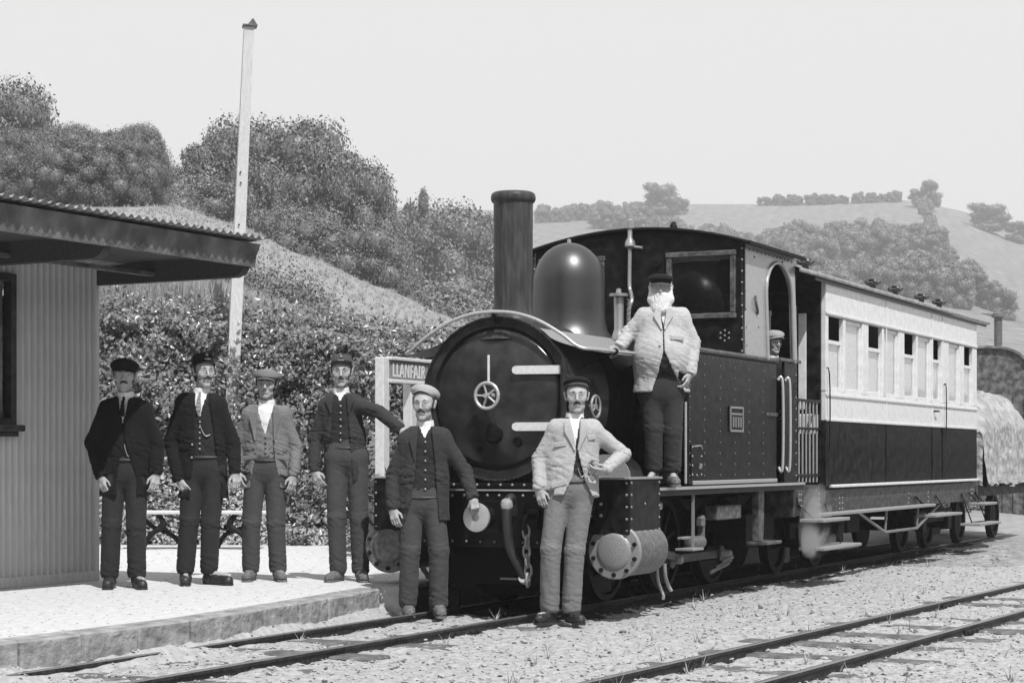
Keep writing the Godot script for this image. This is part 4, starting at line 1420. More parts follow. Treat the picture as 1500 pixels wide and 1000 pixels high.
func build_coach() -> void:
	var t := thing("railway_coach", "cream and dark bogie passenger coach with open end balcony behind the engine", "railway coach", train_point(0, 0, 4.0), -TRAIN_TURN)
	var mb: MB
	var b0 := 4.93
	var b1 := 11.60
	# openings: [from, to, droplight?]
	var openings := [[5.02, 5.54, true], [5.62, 6.24, false], [6.47, 7.02, true], [7.09, 7.70, false], [7.95, 8.48, true], [8.56, 9.14, false], [9.28, 9.70, true], [10.06, 10.64, false], [10.88, 11.36, true]]
	for sd in [-1.0, 1.0]:
		# lower dark panels, cream waist and cream top panels between the mouldings
		for pn in [[b0, 7.17], [7.17, 9.22], [9.22, 9.74], [9.74, b1]]:
			var mid: float = (pn[0] + pn[1]) / 2
			var ln: float = pn[1] - pn[0] - 0.008
			mb = MB.new()
			mb.box(Q(sd * 1.005, 1.215, mid), Vector3(0.05, 0.64, ln), Basis(), 0.004)
			part(t, "lower_panel", mb, M.coach_dark)
			mb = MB.new()
			mb.box(Q(sd * 1.005, 1.682, mid), Vector3(0.05, 0.29, ln), Basis(), 0.004)
			part(t, "waist_panel", mb, M.cream_paint)
			mb = MB.new()
			mb.box(Q(sd * 1.005, 2.748, mid), Vector3(0.05, 0.34, ln), Basis(), 0.004)
			part(t, "top_panel", mb, M.cream_paint)
		# pillars
		var prev := b0
		for i in openings.size() + 1:
			var nxt: float = openings[i][0] if i < openings.size() else b1
			if nxt - prev > 0.01:
				mb = MB.new()
				mb.box(Q(sd * 1.005, 2.2025, (prev + nxt) / 2), Vector3(0.05, 0.745, nxt - prev), Basis(), 0.004)
				part(t, "pillar", mb, M.cream_paint)
			if i < openings.size(): prev = openings[i][1]
		# mouldings
		for hh in [1.545, 1.79, 2.60]:
			mb = MB.new()
			mb.box(Q(sd * 1.036, hh, (b0 + b1) / 2), Vector3(0.016, 0.028, b1 - b0), Basis(), 0.004)
			part(t, "moulding", mb, M.cream_paint)
		for s in [7.17, 9.22, 9.74]:
			mb = MB.new()
			mb.box(Q(sd * 1.034, 2.24, s), Vector3(0.010, 1.36, 0.022), Basis(), 0.003)
			part(t, "joint_cover", mb, M.cream_paint)
			mb = MB.new()
			mb.box(Q(sd * 1.034, 1.22, s), Vector3(0.012, 0.62, 0.022), Basis(), 0.003)
			part(t, "joint_cover", mb, M.coach_dark)
		# windows
		for op in openings:
			var wn := Node3D.new()
			wn.name = "window"
			t.add_child(wn, true)
			var mid: float = (op[0] + op[1]) / 2
			var ln: float = op[1] - op[0]
			var top := 2.34 if op[2] else 2.572
			var mid_h: float = (1.83 + top) / 2
			mb = MB.new()
			mb.box(Q(sd * 0.995, top - 0.02, mid), Vector3(0.03, 0.04, ln), Basis(), 0.004)
			mb.box(Q(sd * 0.995, 1.85, mid), Vector3(0.03, 0.04, ln), Basis(), 0.004)
			for e in [op[0] + 0.02, op[1] - 0.02]:
				mb.box(Q(sd * 0.995, mid_h, e), Vector3(0.028, top - 1.91, 0.04), Basis(), 0.004)
			part(wn, "sash", mb, M.cream_paint)
			mb = MB.new()
			mb.box(Q(sd * 0.995, mid_h, mid), Vector3(0.006, top - 1.90, ln - 0.07))
			part(wn, "pane", mb, M.glass)
			mb = MB.new()
			mb.box(Q(sd * 0.972, mid_h, mid), Vector3(0.006, top - 1.86, ln - 0.01))
			part(wn, "pale_backing", mb, M.pale_backing)  # added sheet standing in for bright sky mirrored in the pane
		# door handle, grab rails
		for gh in [[9.80, 1.45, 2.04, 1.03], [4.95, 1.25, 2.02, 1.0]]:
			mb = MB.new()
			mb.tube(bez([Q(sd * gh[3], gh[1], gh[0]), Q(sd * 1.06, gh[1] + 0.02, gh[0]), Q(sd * 1.06, gh[2] - 0.02, gh[0]), Q(sd * gh[3], gh[2], gh[0])], 4), 0.007, 6)
			part(t, "grab_handle", mb, M.black_paint)
		mb = MB.new()
		mb.tube(bez([Q(sd * 1.03, 1.72, 9.31), Q(sd * 1.07, 1.72, 9.31), Q(sd * 1.07, 1.72, 9.40)], 4), 0.012, 6)
		part(t, "door_handle", mb, M.black_paint)
		# light strip along the foot of the body
		mb = MB.new()
		mb.box(Q(sd * 1.03, 0.885, (5.1 + b1) / 2), Vector3(0.05, 0.03, b1 - 5.1), Basis(), 0.006)
		part(t, "foot_moulding", mb, M.cream_paint)
		# solebar and its rivets
		mb = MB.new()
		mb.box(Q(sd * 0.96, 0.735, 7.88), Vector3(0.08, 0.24, 7.5), Basis(), 0.006)
		part(t, "solebar", mb, M.solebar)
		mb = MB.new()
		for s in [4.16, 4.22, 4.8, 5.5, 5.6, 8.25, 9.15, 11.4, 11.5]:
			for k in 4:
				mb.rivet(Q(sd * 1.0, 0.65 + k * 0.055, s), Vector3(sd, 0, 0), 0.013)
		stuff(part(t, "solebar_bolts", mb, M.dull_steel))
		# footboards with hangers
		for fb in [[4.35, 8.76, 0.62, 1.13, 0.12], [3.98, 4.85, 0.575, 1.18, 0.24], [3.98, 5.22, 0.31, 1.18, 0.26], [8.45, 9.75, 0.50, 1.15, 0.24], [10.7, 11.9, 0.33, 1.15, 0.26], [11.1, 11.8, 0.58, 1.15, 0.2]]:
			mb = MB.new()
			mb.box(Q(sd * fb[3], fb[2], (fb[0] + fb[1]) / 2), Vector3(fb[4], 0.032, fb[1] - fb[0]), Basis(), 0.006)
			var f := part(t, "footboard", mb, M.footboard_wood)
			mb = MB.new()
			for s in [fb[0] + 0.2, fb[1] - 0.2]:
				mb.bar(Q(sd * 1.0, 0.72, s - 0.04), Q(sd * (fb[3] - 0.02), fb[2], s), 0.03, 0.014)
			part(f, "hanger", mb, M.dusty_black)
		# truss rod
		mb = MB.new()
		mb.tube([Q(sd * 0.9, 0.62, 6.4), Q(sd * 0.9, 0.34, 7.6), Q(sd * 0.9, 0.34, 9.0), Q(sd * 0.9, 0.62, 10.2)], 0.018, 8)
		for s in [7.6, 9.0]:
			mb.tube([Q(sd * 0.9, 0.34, s), Q(sd * 0.92, 0.64, s)], 0.016, 8)
		part(t, "truss_rod", mb, M.bolt_head)
	# floor, ends, roof
	mb = MB.new()
	mb.box(Q(0, 0.875, 7.9), Vector3(1.94, 0.06, 7.8))
	part(t, "floor", mb, M.solebar)
	for e in [[b0, 1.0], [b1, -1.0]]:
		var s: float = e[0]
		mb = MB.new()
		mb.box(Q(-0.66, 1.85, s), Vector3(0.64, 1.90, 0.05), Basis(), 0.004)
		mb.box(Q(0.72, 1.85, s), Vector3(0.52, 1.90, 0.05), Basis(), 0.004)
		mb.box(Q(0.06, 2.70, s), Vector3(0.80, 0.20, 0.05), Basis(), 0.004)
		part(t, "end_wall", mb, M.coach_dark)
		mb = MB.new()
		for ll in [-0.32, 0.44]:
			mb.box(Q(ll, 1.74, s - 0.03 * e[1]), Vector3(0.06, 1.7, 0.03), Basis(), 0.004)
		mb.box(Q(0.06, 2.61, s - 0.03 * e[1]), Vector3(0.84, 0.05, 0.03), Basis(), 0.004)
		part(t, "door_frame", mb, M.cream_paint)
		mb = MB.new()
		mb.box(Q(0.80, 2.12, s - 0.032 * e[1]), Vector3(0.08, 0.95, 0.02), Basis(), 0.004)
		mb.box(Q(0.86, 1.50, s - 0.032 * e[1]), Vector3(0.20, 0.20, 0.02), Basis(), 0.05)
		part(t, "end_panel", mb, M.cream_paint)
		mb = MB.new()
		mb.box(Q(0.06, 1.75, s + 0.25 * e[1]), Vector3(0.72, 1.7, 0.03))
		part(t, "end_door", mb, M.interior_dark)
		# arched valance and balcony railing
		var bs: float = s - (0.86 if e[1] > 0 else 0.12) * e[1]
		if e[1] > 0:
			mb = MB.new()
			var q := PackedVector2Array()
			for k in 13:
				var l := lerpf(-1.0, 1.0, k / 12.0)
				q.append(Vector2(l, 2.91 + 0.16 * (1 - l * l)))
			for k in 13:
				var l := lerpf(0.94, -0.94, k / 12.0)
				q.append(Vector2(l, 2.58 + 0.22 * (1 - pow(l / 0.94, 6))))
			mb.prism(q, -0.02, 0.02, Transform3D(Basis(), Q(0, 0, bs)))
			part(t, "balcony_valance", mb, M.coach_dark)
			for sd in [-1.0, 1.0]:
				mb = MB.new()
				mb.box(Q(sd * 0.97, 1.75, bs), Vector3(0.06, 1.72, 0.06), Basis(), 0.008)
				part(t, "balcony_post", mb, M.coach_dark)
				for k in 6:
					mb = MB.new()
					mb.tube([Q(sd * 0.98, 0.93, bs + e[1] * (0.14 + k * 0.115)), Q(sd * 0.98, 1.72, bs + e[1] * (0.14 + k * 0.115))], 0.011, 8)
					part(t, "railing_bar", mb, M.dull_steel)
				mb = MB.new()
				for hh in [1.0, 1.45, 1.72]:
					mb.bar(Q(sd * 0.98, hh, bs), Q(sd * 0.98, hh, bs + e[1] * 0.84), 0.03, 0.025, 0.004)
				part(t, "railing_rail", mb, M.black_paint)
			for k in 14:
				mb = MB.new()
				var l := -0.9 + k * 0.1385
				mb.tube([Q(l, 0.93, bs), Q(l, 1.72, bs)], 0.011, 8)
				part(t, "railing_bar", mb, M.dull_steel)
			mb = MB.new()
			mb.bar(Q(-0.97, 1.72, bs), Q(0.97, 1.72, bs), 0.03, 0.03, 0.004)
			mb.bar(Q(-0.97, 1.45, bs), Q(0.97, 1.45, bs), 0.02, 0.03, 0.004)
			part(t, "railing_rail", mb, M.black_paint)
		# headstock with buffer
		mb = MB.new()
		mb.box(Q(0, 0.735, bs - e[1] * 0.03), Vector3(2.0, 0.26, 0.08), Basis(), 0.01)
		part(t, "headstock", mb, M.solebar)
		mb = MB.new()
		mb.lathe([[0.0, 0.18], [0.10, 0.17], [0.11, 0.15], [0.04, 0.13], [0.05, 0.0]], Transform3D(Basis(Vector3(1, 0, 0), Vector3(0, 0, e[1]), Vector3(0, -e[1], 0)), Q(0, 0.72, bs - e[1] * 0.07)), 20)
		part(t, "end_buffer", mb, M.dull_steel)
	mb = MB.new()
	var rf := func(l): return 2.93 + 0.20 * (1.0 - pow(absf(l) / 1.08, 2.2))
	mb.sheet(24, 8, func(u, v): return Q(lerpf(-1.08, 1.08, u), rf.call(lerpf(-1.08, 1.08, u)) + 0.02, lerpf(3.98, 12.12, v)))
	mb.sheet(24, 2, func(u, v): return Q(lerpf(-1.06, 1.06, u), rf.call(lerpf(-1.06, 1.06, u)) - 0.015, lerpf(3.99, 12.11, v)), Vector3.DOWN)
	part(t, "roof", mb, M.coach_roof)
	for sd in [-1.0, 1.0]:
		mb = MB.new()
		mb.bar(Q(sd * 1.075, 2.935, 3.97), Q(sd * 1.075, 2.935, 12.13), 0.035, 0.035, 0.008)
		part(t, "gutter", mb, M.coach_roof)
		mb = MB.new()
		mb.bar(Q(sd * 1.045, 2.90, 4.5), Q(sd * 1.045, 2.90, 12.05), 0.03, 0.03, 0.006)
		part(t, "cornice", mb, M.solebar)
	# star-shaped roof ventilators
	for s in [5.25, 7.75, 8.72, 9.95, 10.85]:
		mb = MB.new()
		mb.lathe([[0.05, 0.0], [0.05, 0.06], [0.12, 0.075], [0.13, 0.09], [0.05, 0.115], [0.05, 0.13], [0.085, 0.14], [0.03, 0.18], [0.0, 0.185]], Transform3D(Basis.from_scale(Vector3(0.7, 0.8, 0.7)), Q(0.72, rf.call(0.72) + 0.01, s)), 14)
		for k in 4:
			var a := TAU * k / 4 + 0.6
			mb.tube([Q(0.72 + cos(a) * 0.04, rf.call(0.72) + 0.08, s + sin(a) * 0.04), Q(0.72 + cos(a) * 0.09, rf.call(0.72) + 0.105, s + sin(a) * 0.09)], [0.03, 0.016], 8)
		part(t, "roof_ventilator", mb, M.grey_paint)
	# bogies
	for bc in [5.75, 10.65]:
		var bg := Node3D.new()
		bg.name = "bogie"
		t.add_child(bg, true)
		for sd in [-1.0, 1.0]:
			mb = MB.new()
			mb.box(Q(sd * 0.68, 0.44, bc), Vector3(0.05, 0.16, 1.9), Basis(), 0.008)
			for ws in [-0.65, 0.65]:
				mb.box(Q(sd * 0.70, 0.36, bc + ws), Vector3(0.10, 0.22, 0.20), Basis(), 0.012)
			for k in 4:
				mb.box(Q(sd * 0.72, 0.52 - k * 0.02, bc), Vector3(0.07, 0.016, 0.7 - k * 0.12))
			part(bg, "side_frame", mb, M.dusty_black)
			for ws in [-0.65, 0.65]:
				mb = MB.new()
				mb.lathe([[0.0, 0.03], [0.07, 0.03], [0.08, 0.0], [0.24, -0.01], [0.25, 0.03], [0.31, 0.03], [0.315, -0.02], [0.34, -0.03], [0.34, -0.05], [0.0, -0.05]], Transform3D(Basis(Vector3(0, 0, -sd), Vector3(sd, 0, 0), Vector3(0, -1, 0)), Q(sd * 0.44, 0.315, bc + ws)), 28)
				part(bg, "wheel", mb, M.dusty_black)
		mb = MB.new()
		mb.box(Q(0, 0.5, bc), Vector3(1.4, 0.16, 0.3), Basis(), 0.01)
		for ws in [-0.65, 0.65]:
			mb.tube([Q(-0.7, 0.315, bc + ws), Q(0.7, 0.315, bc + ws)], 0.05, 10)
		part(bg, "bolster", mb, M.dusty_black)
	mb = MB.new()
	mb.lathe([[0.0, -0.4], [0.2, -0.4], [0.2, 0.4], [0.0, 0.4]], along_z(Q(-0.1, 0.46, 8.2)), 20)
	part(t, "gas_cylinder", mb, M.dusty_black)
	for bx in [[0.45, 0.45, 7.4, 0.5, 0.22], [0.62, 0.42, 9.6, 0.4, 0.10]]:
		mb = MB.new()
		mb.box(Q(bx[0], bx[1], bx[2]), Vector3(0.3, bx[4], bx[3]), Basis(), 0.01)
		part(t, "battery_box", mb, M.dusty_black)
	mb = MB.new()
	mb.box(Q(0, 2.2, 8.2), Vector3(0.03, 1.4, 6.2))
	part(t, "partition", mb, M.interior_dark)

# ---------------------------------------------------------------- wagon and hut beyond the coach
func build_far_right() -> void:
	var t := thing("open_wagon", "dark planked open wagon standing behind the coach", "railway wagon", train_point(0, 0, 14.2), -TRAIN_TURN)
	var mb: MB
	mb = MB.new()
	mb.box(Vector3(0, 0.72, 0), Vector3(1.7, 0.14, 3.6), Basis(), 0.01)
	part(t, "underframe", mb, M.wagon_wood)
	for sd in [-1.0, 1.0]:
		for k in 3:
			mb = MB.new()
			mb.box(Vector3(sd * 0.86, 0.88 + k * 0.185, 0), Vector3(0.05, 0.178, 3.6), Basis(), 0.006)
			part(t, "side_plank", mb, M.wagon_wood)
			mb = MB.new()
			mb.box(Vector3(0, 0.88 + k * 0.185, sd * 1.78), Vector3(1.66, 0.178, 0.05), Basis(), 0.006)
			part(t, "end_plank", mb, M.wagon_wood)
		for e in [-1.1, 1.1]:
			mb = MB.new()
			mb.lathe([[0.0, 0.03], [0.06, 0.03], [0.24, -0.01], [0.25, 0.03], [0.31, 0.03], [0.34, -0.03], [0.34, -0.05], [0.0, -0.05]], Transform3D(Basis(Vector3(0, 0, -sd), Vector3(sd, 0, 0), Vector3(0, -1, 0)), Vector3(sd * 0.44, 0.315, e)), 24)
			part(t, "wheel", mb, M.dusty_black)
		for e in [-1.5, -0.5, 0.5, 1.5]:
			mb = MB.new()
			mb.box(Vector3(sd * 0.90, 1.05, e), Vector3(0.03, 0.55, 0.06), Basis(), 0.004)
			part(t, "iron_strap", mb, M.dusty_black)
	mb = MB.new()
	mb.lathe([[0.0, 0.22], [0.11, 0.21], [0.11, 0.18], [0.05, 0.16], [0.05, 0.0]], along_z(Vector3(0, 0.72, 1.80)), 20)
	part(t, "wagon_buffer", mb, M.steel)
	var nz := FastNoiseLite.new()
	nz.seed = 77
	nz.frequency = 1.6
	var heap_h := func(x, z): return 1.36 + 0.78 * pow(maxf(0.0, 1.0 - pow(absf(x) / 0.98, 3.0)), 0.6) * pow(maxf(0.0, 1.0 - pow(absf(z) / 1.9, 4.0)), 0.5)
	# sheet drawn right over the heaped load, hanging in folds at the side and end
	var tp := thing("wagon_sheet", "pale sheet drawn over the wagon's heaped load, hanging in folds", "tarpaulin", train_point(0, 0, 14.2), -TRAIN_TURN)
	mb = MB.new()
	mb.sheet(110, 90, func(u, v):
		var z: float = lerpf(-1.9, 1.98, u)
		var a: float = (v - 0.5) * 2.0
		var drop: float = maxf(0.0, absf(a) - 0.55) / 0.45
		var x: float = clampf(a / 0.55, -1.0, 1.0) * 0.96
		var zz: float = minf(z, 1.86)
		var top: float = heap_h.call(x * 0.97, zz * 0.985) + nz.get_noise_2d(x, z) * 0.16 + nz.get_noise_2d(x * 4.0, z * 4.0) * 0.05
		var fold: float = (sin(u * 60.0 + nz.get_noise_2d(u * 6, 3) * 5.0) * 0.03 + nz.get_noise_2d(u * 12, v * 4) * 0.05) * drop
		var y: float = lerpf(top, 0.80 + nz.get_noise_2d(u * 5.0, 8.0) * 0.07, drop)
		return Vector3(x + signf(a) * (0.05 * drop + fold), y, z))
	part(tp, "cover", mb, M.tarpaulin)
	mb = MB.new()
	mb.sheet(50, 30, func(u, v):
		var x: float = lerpf(-0.97, 0.97, u)
		var fold: float = (sin(u * 34.0) * 0.03 + nz.get_noise_2d(u * 9, v * 4 + 20) * 0.05) * v
		return Vector3(x, lerpf(heap_h.call(x * 0.97, 1.83) + nz.get_noise_2d(x, 1.98) * 0.16, 0.80 + nz.get_noise_2d(u * 5.0, 3.0) * 0.07, v), 1.97 + 0.03 * v + fold), Vector3(0, 0, 1))
	part(tp, "hanging_end", mb, M.tarpaulin)
	# small round-roofed hut
	var h := thing("round_roofed_hut", "grey hut with pale-rimmed arched roof and a stove pipe, far right", "hut", Vector3(10.0, -0.1, -41.0), -0.24)
	var gable := PackedVector2Array([Vector2(-0.95, 0), Vector2(0.95, 0)])
	var rimp := []
	for k in 17:
		var a := PI * k / 16.0
		var sx := signf(cos(a)) * pow(absf(cos(a)), 0.7)
		gable.append(Vector2(sx * 0.95, 2.35 + pow(sin(a), 0.7) * 1.15))
		rimp.append(Vector3(sx * 0.98, 2.35 + pow(sin(a), 0.7) * 1.18, 1.28))
	for z in [1.2, -1.6]:
		mb = MB.new()
		mb.prism(gable, -0.03, 0.03, Transform3D(Basis(), Vector3(0, 0, z)))
		part(h, "end_wall", mb, M.hut_wall)
	for sd in [-1.0, 1.0]:
		mb = MB.new()
		mb.box(Vector3(sd * 0.93, 1.18, -0.2), Vector3(0.05, 2.36, 2.74))
		part(h, "side_wall", mb, M.hut_wall)
	for k in 9:
		mb = MB.new()
		mb.box(Vector3(-0.84 + k * 0.21, 1.25, 1.245), Vector3(0.195, 2.5, 0.02), Basis(), 0.005)
		part(h, "wall_board", mb, M.hut_wall)
	mb = MB.new()
	mb.sheet(32, 3, func(u, v):
		var a: float = PI * u
		var sx: float = signf(cos(a)) * pow(absf(cos(a)), 0.7)
		return Vector3(sx * 1.0, 2.35 + pow(sin(a), 0.7) * 1.20, lerpf(1.32, -1.72, v)))
	part(h, "roof", mb, M.corrugated_roof)
	mb = MB.new()
	mb.tube(rimp, 0.03, 8)
	part(h, "roof_rim", mb, M.corrugated_roof)
	mb = MB.new()
	mb.tube([Vector3(0.25, 3.4, -0.4), Vector3(0.25, 4.25, -0.4)], 0.085, 12)
	mb.lathe([[0.0, 0.14], [0.13, 0.07], [0.14, 0.0], [0.08, -0.02]], Transform3D(Basis(), Vector3(0.25, 4.25, -0.4)), 14)
	part(h, "stove_pipe", mb, M.cylinder_iron)
# ---------------------------------------------------------------- hedge, pole, sign, bench
func leaf_quad(mb: MB, p: Vector3, out: Vector3, size: float, aspect := 0.55) -> void:
	# a leaf of two folded faces
	var nrm := (out + Vector3(rng.randfn(0, 0.55), rng.randfn(0.15, 0.5), rng.randfn(0, 0.55))).normalized()
	var along := nrm.cross(Vector3(rng.randfn(0, 1), rng.randfn(0, 1), rng.randfn(0, 1))).normalized()
	var side := nrm.cross(along)
	var a := p - along * size * 0.5
	var b := p + along * size * 0.5
	var l := p + side * size * aspect * 0.5 - nrm * size * 0.08
	var r := p - side * size * aspect * 0.5 - nrm * size * 0.08
	mb.flat(a, l, b, nrm)
	mb.flat(a, r, b, nrm)

const HEDGE_TOP := [[-11.0, 2.95], [-4.9, 2.86], [-4.0, 2.80], [-3.3, 2.74], [-2.4, 2.66], [-1.5, 2.55], [-0.8, 2.46], [1.0, 2.4], [3.5, 2.4]]

func build_lineside() -> void:
	var mb: MB
	var nz := FastNoiseLite.new()
	nz.seed = 31
	nz.frequency = 0.9
	# --- hedge: dark inner mass of twigs, stems, and some seventy thousand leaves
	var hg := thing("garden_hedge", "tall dense leafy hedge along the back of the platform", "hedge", Vector3(-3, PLATFORM_Y - 0.05, -23.3))
	var face := func(x: float, h: float) -> float:
		# distance of the hedge's front from the viewer
		return 22.55 + 0.45 * h * h / 7.0 + nz.get_noise_2d(x * 1.1, h * 1.3) * 0.35 + nz.get_noise_2d(x * 3.0, h * 3.3) * 0.16
	mb = MB.new()
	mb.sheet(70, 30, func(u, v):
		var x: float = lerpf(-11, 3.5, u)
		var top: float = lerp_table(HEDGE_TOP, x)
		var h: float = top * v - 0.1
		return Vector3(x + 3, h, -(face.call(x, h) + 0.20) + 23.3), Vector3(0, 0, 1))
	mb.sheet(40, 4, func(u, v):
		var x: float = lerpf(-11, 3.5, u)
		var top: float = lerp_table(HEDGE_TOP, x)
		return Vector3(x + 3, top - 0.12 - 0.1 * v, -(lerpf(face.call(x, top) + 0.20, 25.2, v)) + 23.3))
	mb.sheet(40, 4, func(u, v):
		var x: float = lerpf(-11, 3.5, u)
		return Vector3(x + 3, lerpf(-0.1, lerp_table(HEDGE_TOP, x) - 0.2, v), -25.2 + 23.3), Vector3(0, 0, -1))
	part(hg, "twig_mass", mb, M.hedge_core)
	mb = MB.new()
	for i in 40:
		var x := rng.randf_range(-8.0, 2.0)
		var z: float = -face.call(x, 0.3) + 23.3
		mb.tube([Vector3(x + 3, 0, z), Vector3(x + 3 + rng.randfn(0, 0.1), 0.5, z + 0.05), Vector3(x + 3 + rng.randfn(0, 0.25), 1.2, z + 0.02)], [0.02, 0.014, 0.008], 5)
	part(hg, "stems", mb, M.bark)
	mb = MB.new()
	mb.colored = true
	for i in 88000:
		var x := rng.randf_range(-6.6, 1.4) if rng.randf() < 0.93 else rng.randf_range(-10.5, 3.0)
		var top: float = lerp_table(HEDGE_TOP, x)
		var h := rng.randf() * (top + 0.05)
		if rng.randf() < 0.13:
			h = top + rng.randfn(0, 0.10)
		var depth := rng.randfn(0.03, 0.11)
		var d: float = face.call(x, h) + depth
		if h > top - 0.1: d += rng.randf() * 1.0
		var g := rng.randf_range(0.5, 1.3)
		if rng.randf() < 0.07: g = 2.0
		mb.col = Color(g, g, g)
		leaf_quad(mb, Vector3(x + 3, h, -d + 23.3), Vector3(0, 0.35, 1), rng.randf_range(0.04, 0.085), 0.6)
	part(hg, "foliage", mb, M.leaf_hedge)
	# --- long pale grass heads growing along the top of the hedge bank at the left
	mb = MB.new()
	mb.colored = true
	for i in 15000:
		var x := rng.randf_range(-7.0, -2.6)
		var top: float = lerp_table(HEDGE_TOP, x)
		var p := Vector3(x, PLATFORM_Y + top - 0.12, -rng.randf_range(23.6, 25.2))
		var hgt := rng.randf_range(0.15, 0.55) * clampf((-2.4 - x) / 1.6, 0.2, 1.0)
		var g := rng.randf_range(0.8, 1.3)
		mb.col = Color(g, g, g)
		mb.flat(p - Vector3(0.012, 0, 0), p + Vector3(0.012, 0, 0), p + Vector3(rng.randfn(0, 0.12), hgt + 0.2, rng.randfn(0, 0.1)), Vector3(0, 0.3, 1))
	var gh := part(self, numbered("seeding_grass"), mb, M.leaf_pale)
	tag(stuff(gh), "pale seeding grass standing above the hedge under the canopy's end", "grass")
	# --- low pale border plants behind the bench and at the hedge foot
	mb = MB.new()
	mb.colored = true
	for i in 9000:
		var x := rng.randf_range(-5.6, -1.0)
		var bank := clampf(1.0 - absf(x + 3.9) / 1.25, 0.0, 1.0)
		var hmax := 0.18 + 0.75 * pow(bank, 0.5)
		var h := rng.randf() * hmax
		var g := rng.randf_range(0.6, 1.5)
		mb.col = Color(g, g, g)
		leaf_quad(mb, Vector3(x, PLATFORM_Y + h, -(22.15 + h * 0.35 + rng.randf() * 0.25)), Vector3(0, 0.5, 1), rng.randf_range(0.03, 0.075), 0.6)
	var bp := part(self, numbered("border_plants"), mb, M.leaf_pale)
	tag(stuff(bp), "low pale border plants growing behind the bench at the hedge foot", "plants")
	for sp in [[-2.33, 22.0, 0.34], [-2.5, 22.1, 0.22], [-1.95, 22.0, 0.2]]:
		var pl := thing("young_plant", ["small branching plant in front of the hedge foot, tallest of three", "low seedling left of the tallest small plant at the hedge foot", "low seedling right of the tallest small plant at the hedge foot"][0 if sp[2] > 0.3 else (1 if sp[0] < -2.4 else 2)], "plant", Vector3(sp[0], PLATFORM_Y, -sp[1]))
		mb = MB.new()
		mb.tube([Vector3.ZERO, Vector3(0.01, sp[2], 0)], [0.012, 0.006], 6)
		part(pl, "stem", mb, M.bark)
		mb = MB.new()
		mb.colored = true
		for i in 60:
			var g := rng.randf_range(0.6, 1.3)
			mb.col = Color(g, g, g)
			var h: float = rng.randf_range(0.2, 1.15) * sp[2]
			leaf_quad(mb, Vector3(rng.randfn(0, 0.07), h, rng.randfn(0, 0.06)), Vector3(0, 1, 0.4), 0.06, 0.5)
		part(pl, "leaves", mb, M.leaf_hedge)
	# dark low bushes on the bank above the hedge
	var bushes := [[-9.4, 54.0, 1.6, 1.0, "dark low bush on the bank under the canopy's end"], [-8.3, 54.5, 1.5, 0.9, "dark low bush on the bank just left of the pole"], [-6.5, 54.0, 1.5, 0.9, "dark low bush on the bank right of the pole"], [-5.8, 53.0, 1.0, 0.6, "smaller dark bush on the bank, rightmost of the four"]]
	for b in bushes:
		var bu := thing("low_bush", b[4], "bush", Vector3(b[0], bank_h(b[0], b[1]) - 0.05, -b[1]), 0.0, "bushes on the bank")
		mb = MB.new()
		for k in 4:
			mb.tube([Vector3.ZERO, Vector3(rng.randfn(0, 0.3), b[3] * 0.7, rng.randfn(0, 0.2))], [0.02, 0.01], 5)
		part(bu, "stems", mb, M.bark)
		mb = MB.new()
		mb.colored = true
		for i in 2600:
			var q := Vector3(rng.randfn(0, 0.5), absf(rng.randfn(0, 0.5)), rng.randfn(0, 0.5))
			var g := rng.randf_range(0.4, 1.3)
			mb.col = Color(g, g, g)
			leaf_quad(mb, Vector3(q.x * b[2], q.y * b[3], q.z * b[2]), q, 0.10, 0.6)
		part(bu, "foliage", mb, M.leaf_dark)
	# --- tall squared post
	var po := thing("timber_pole", "tall pale squared timber pole rising from the hedge", "pole", Vector3(-3.36, 0.1, -22.75))
	mb = MB.new()
	var pts := [Vector3(0, 0, 0), Vector3(0.28, 6.10, 0)]
	var z := Vector3(0.28, 6.10, 0).normalized()
	for k in 4:
		var a := PI / 2 * k + 0.55
		var b := PI / 2 * (k + 1) + 0.55
		var da := Vector3(cos(a), 0, sin(a))
		var db := Vector3(cos(b), 0, sin(b))
		mb.quad(da * 0.112, db * 0.112, pts[1] + db * 0.080, pts[1] + da * 0.080, (da + db).normalized())
	mb.quad(pts[1] + Vector3(cos(0.55), 0, sin(0.55)) * 0.08, pts[1] + Vector3(cos(0.55 + PI / 2), 0, sin(0.55 + PI / 2)) * 0.08, pts[1] + Vector3(cos(0.55 + PI), 0, sin(0.55 + PI)) * 0.08, pts[1] + Vector3(cos(0.55 - PI / 2), 0, sin(0.55 - PI / 2)) * 0.08, Vector3.UP)
	part(po, "shaft", mb, M.pole_wood)
	mb = MB.new()
	mb.box(pts[1] + Vector3(0.01, 0.012, 0), Vector3(0.17, 0.022, 0.17), Basis(Vector3.UP, 0.2), 0.004)
	mb.prism(PackedVector2Array([Vector2(-0.01, 0.02), Vector2(0.10, 0.03), Vector2(0.055, 0.10)]), -0.05, 0.05, Transform3D(Basis(), pts[1]))
	part(po, "cap_piece", mb, M.cylinder_iron)
	mb = MB.new()
	for h in [0.62, 0.70, 0.72, 0.54]:
		mb.rivet(pts[1] * h + Vector3(0.01 + 0.02 * sin(h * 50), 0, 0.075 + 0.02 * (1 - h)), Vector3(0, 0, 1), 0.013)
	part(po, "bolts", mb, M.dusty_black)
	# --- station name board
	var sg := thing("name_board", "station name board reading LLANFAIR on pale posts beside the engine", "sign", Vector3(-1.26, PLATFORM_Y, -19.0), PI / 2 - TRAIN_TURN)
	# local x runs along the track away from the viewer
	for x in [0.0, 0.56, 1.20]:
		mb = MB.new()
		mb.box(Vector3(x, 0.99 if x == 0.0 else 0.88, -0.01), Vector3(0.12, 1.98 if x == 0.0 else 1.76, 0.10), Basis(), 0.008)
		part(sg, "post", mb, M.sign_post)
	mb = MB.new()
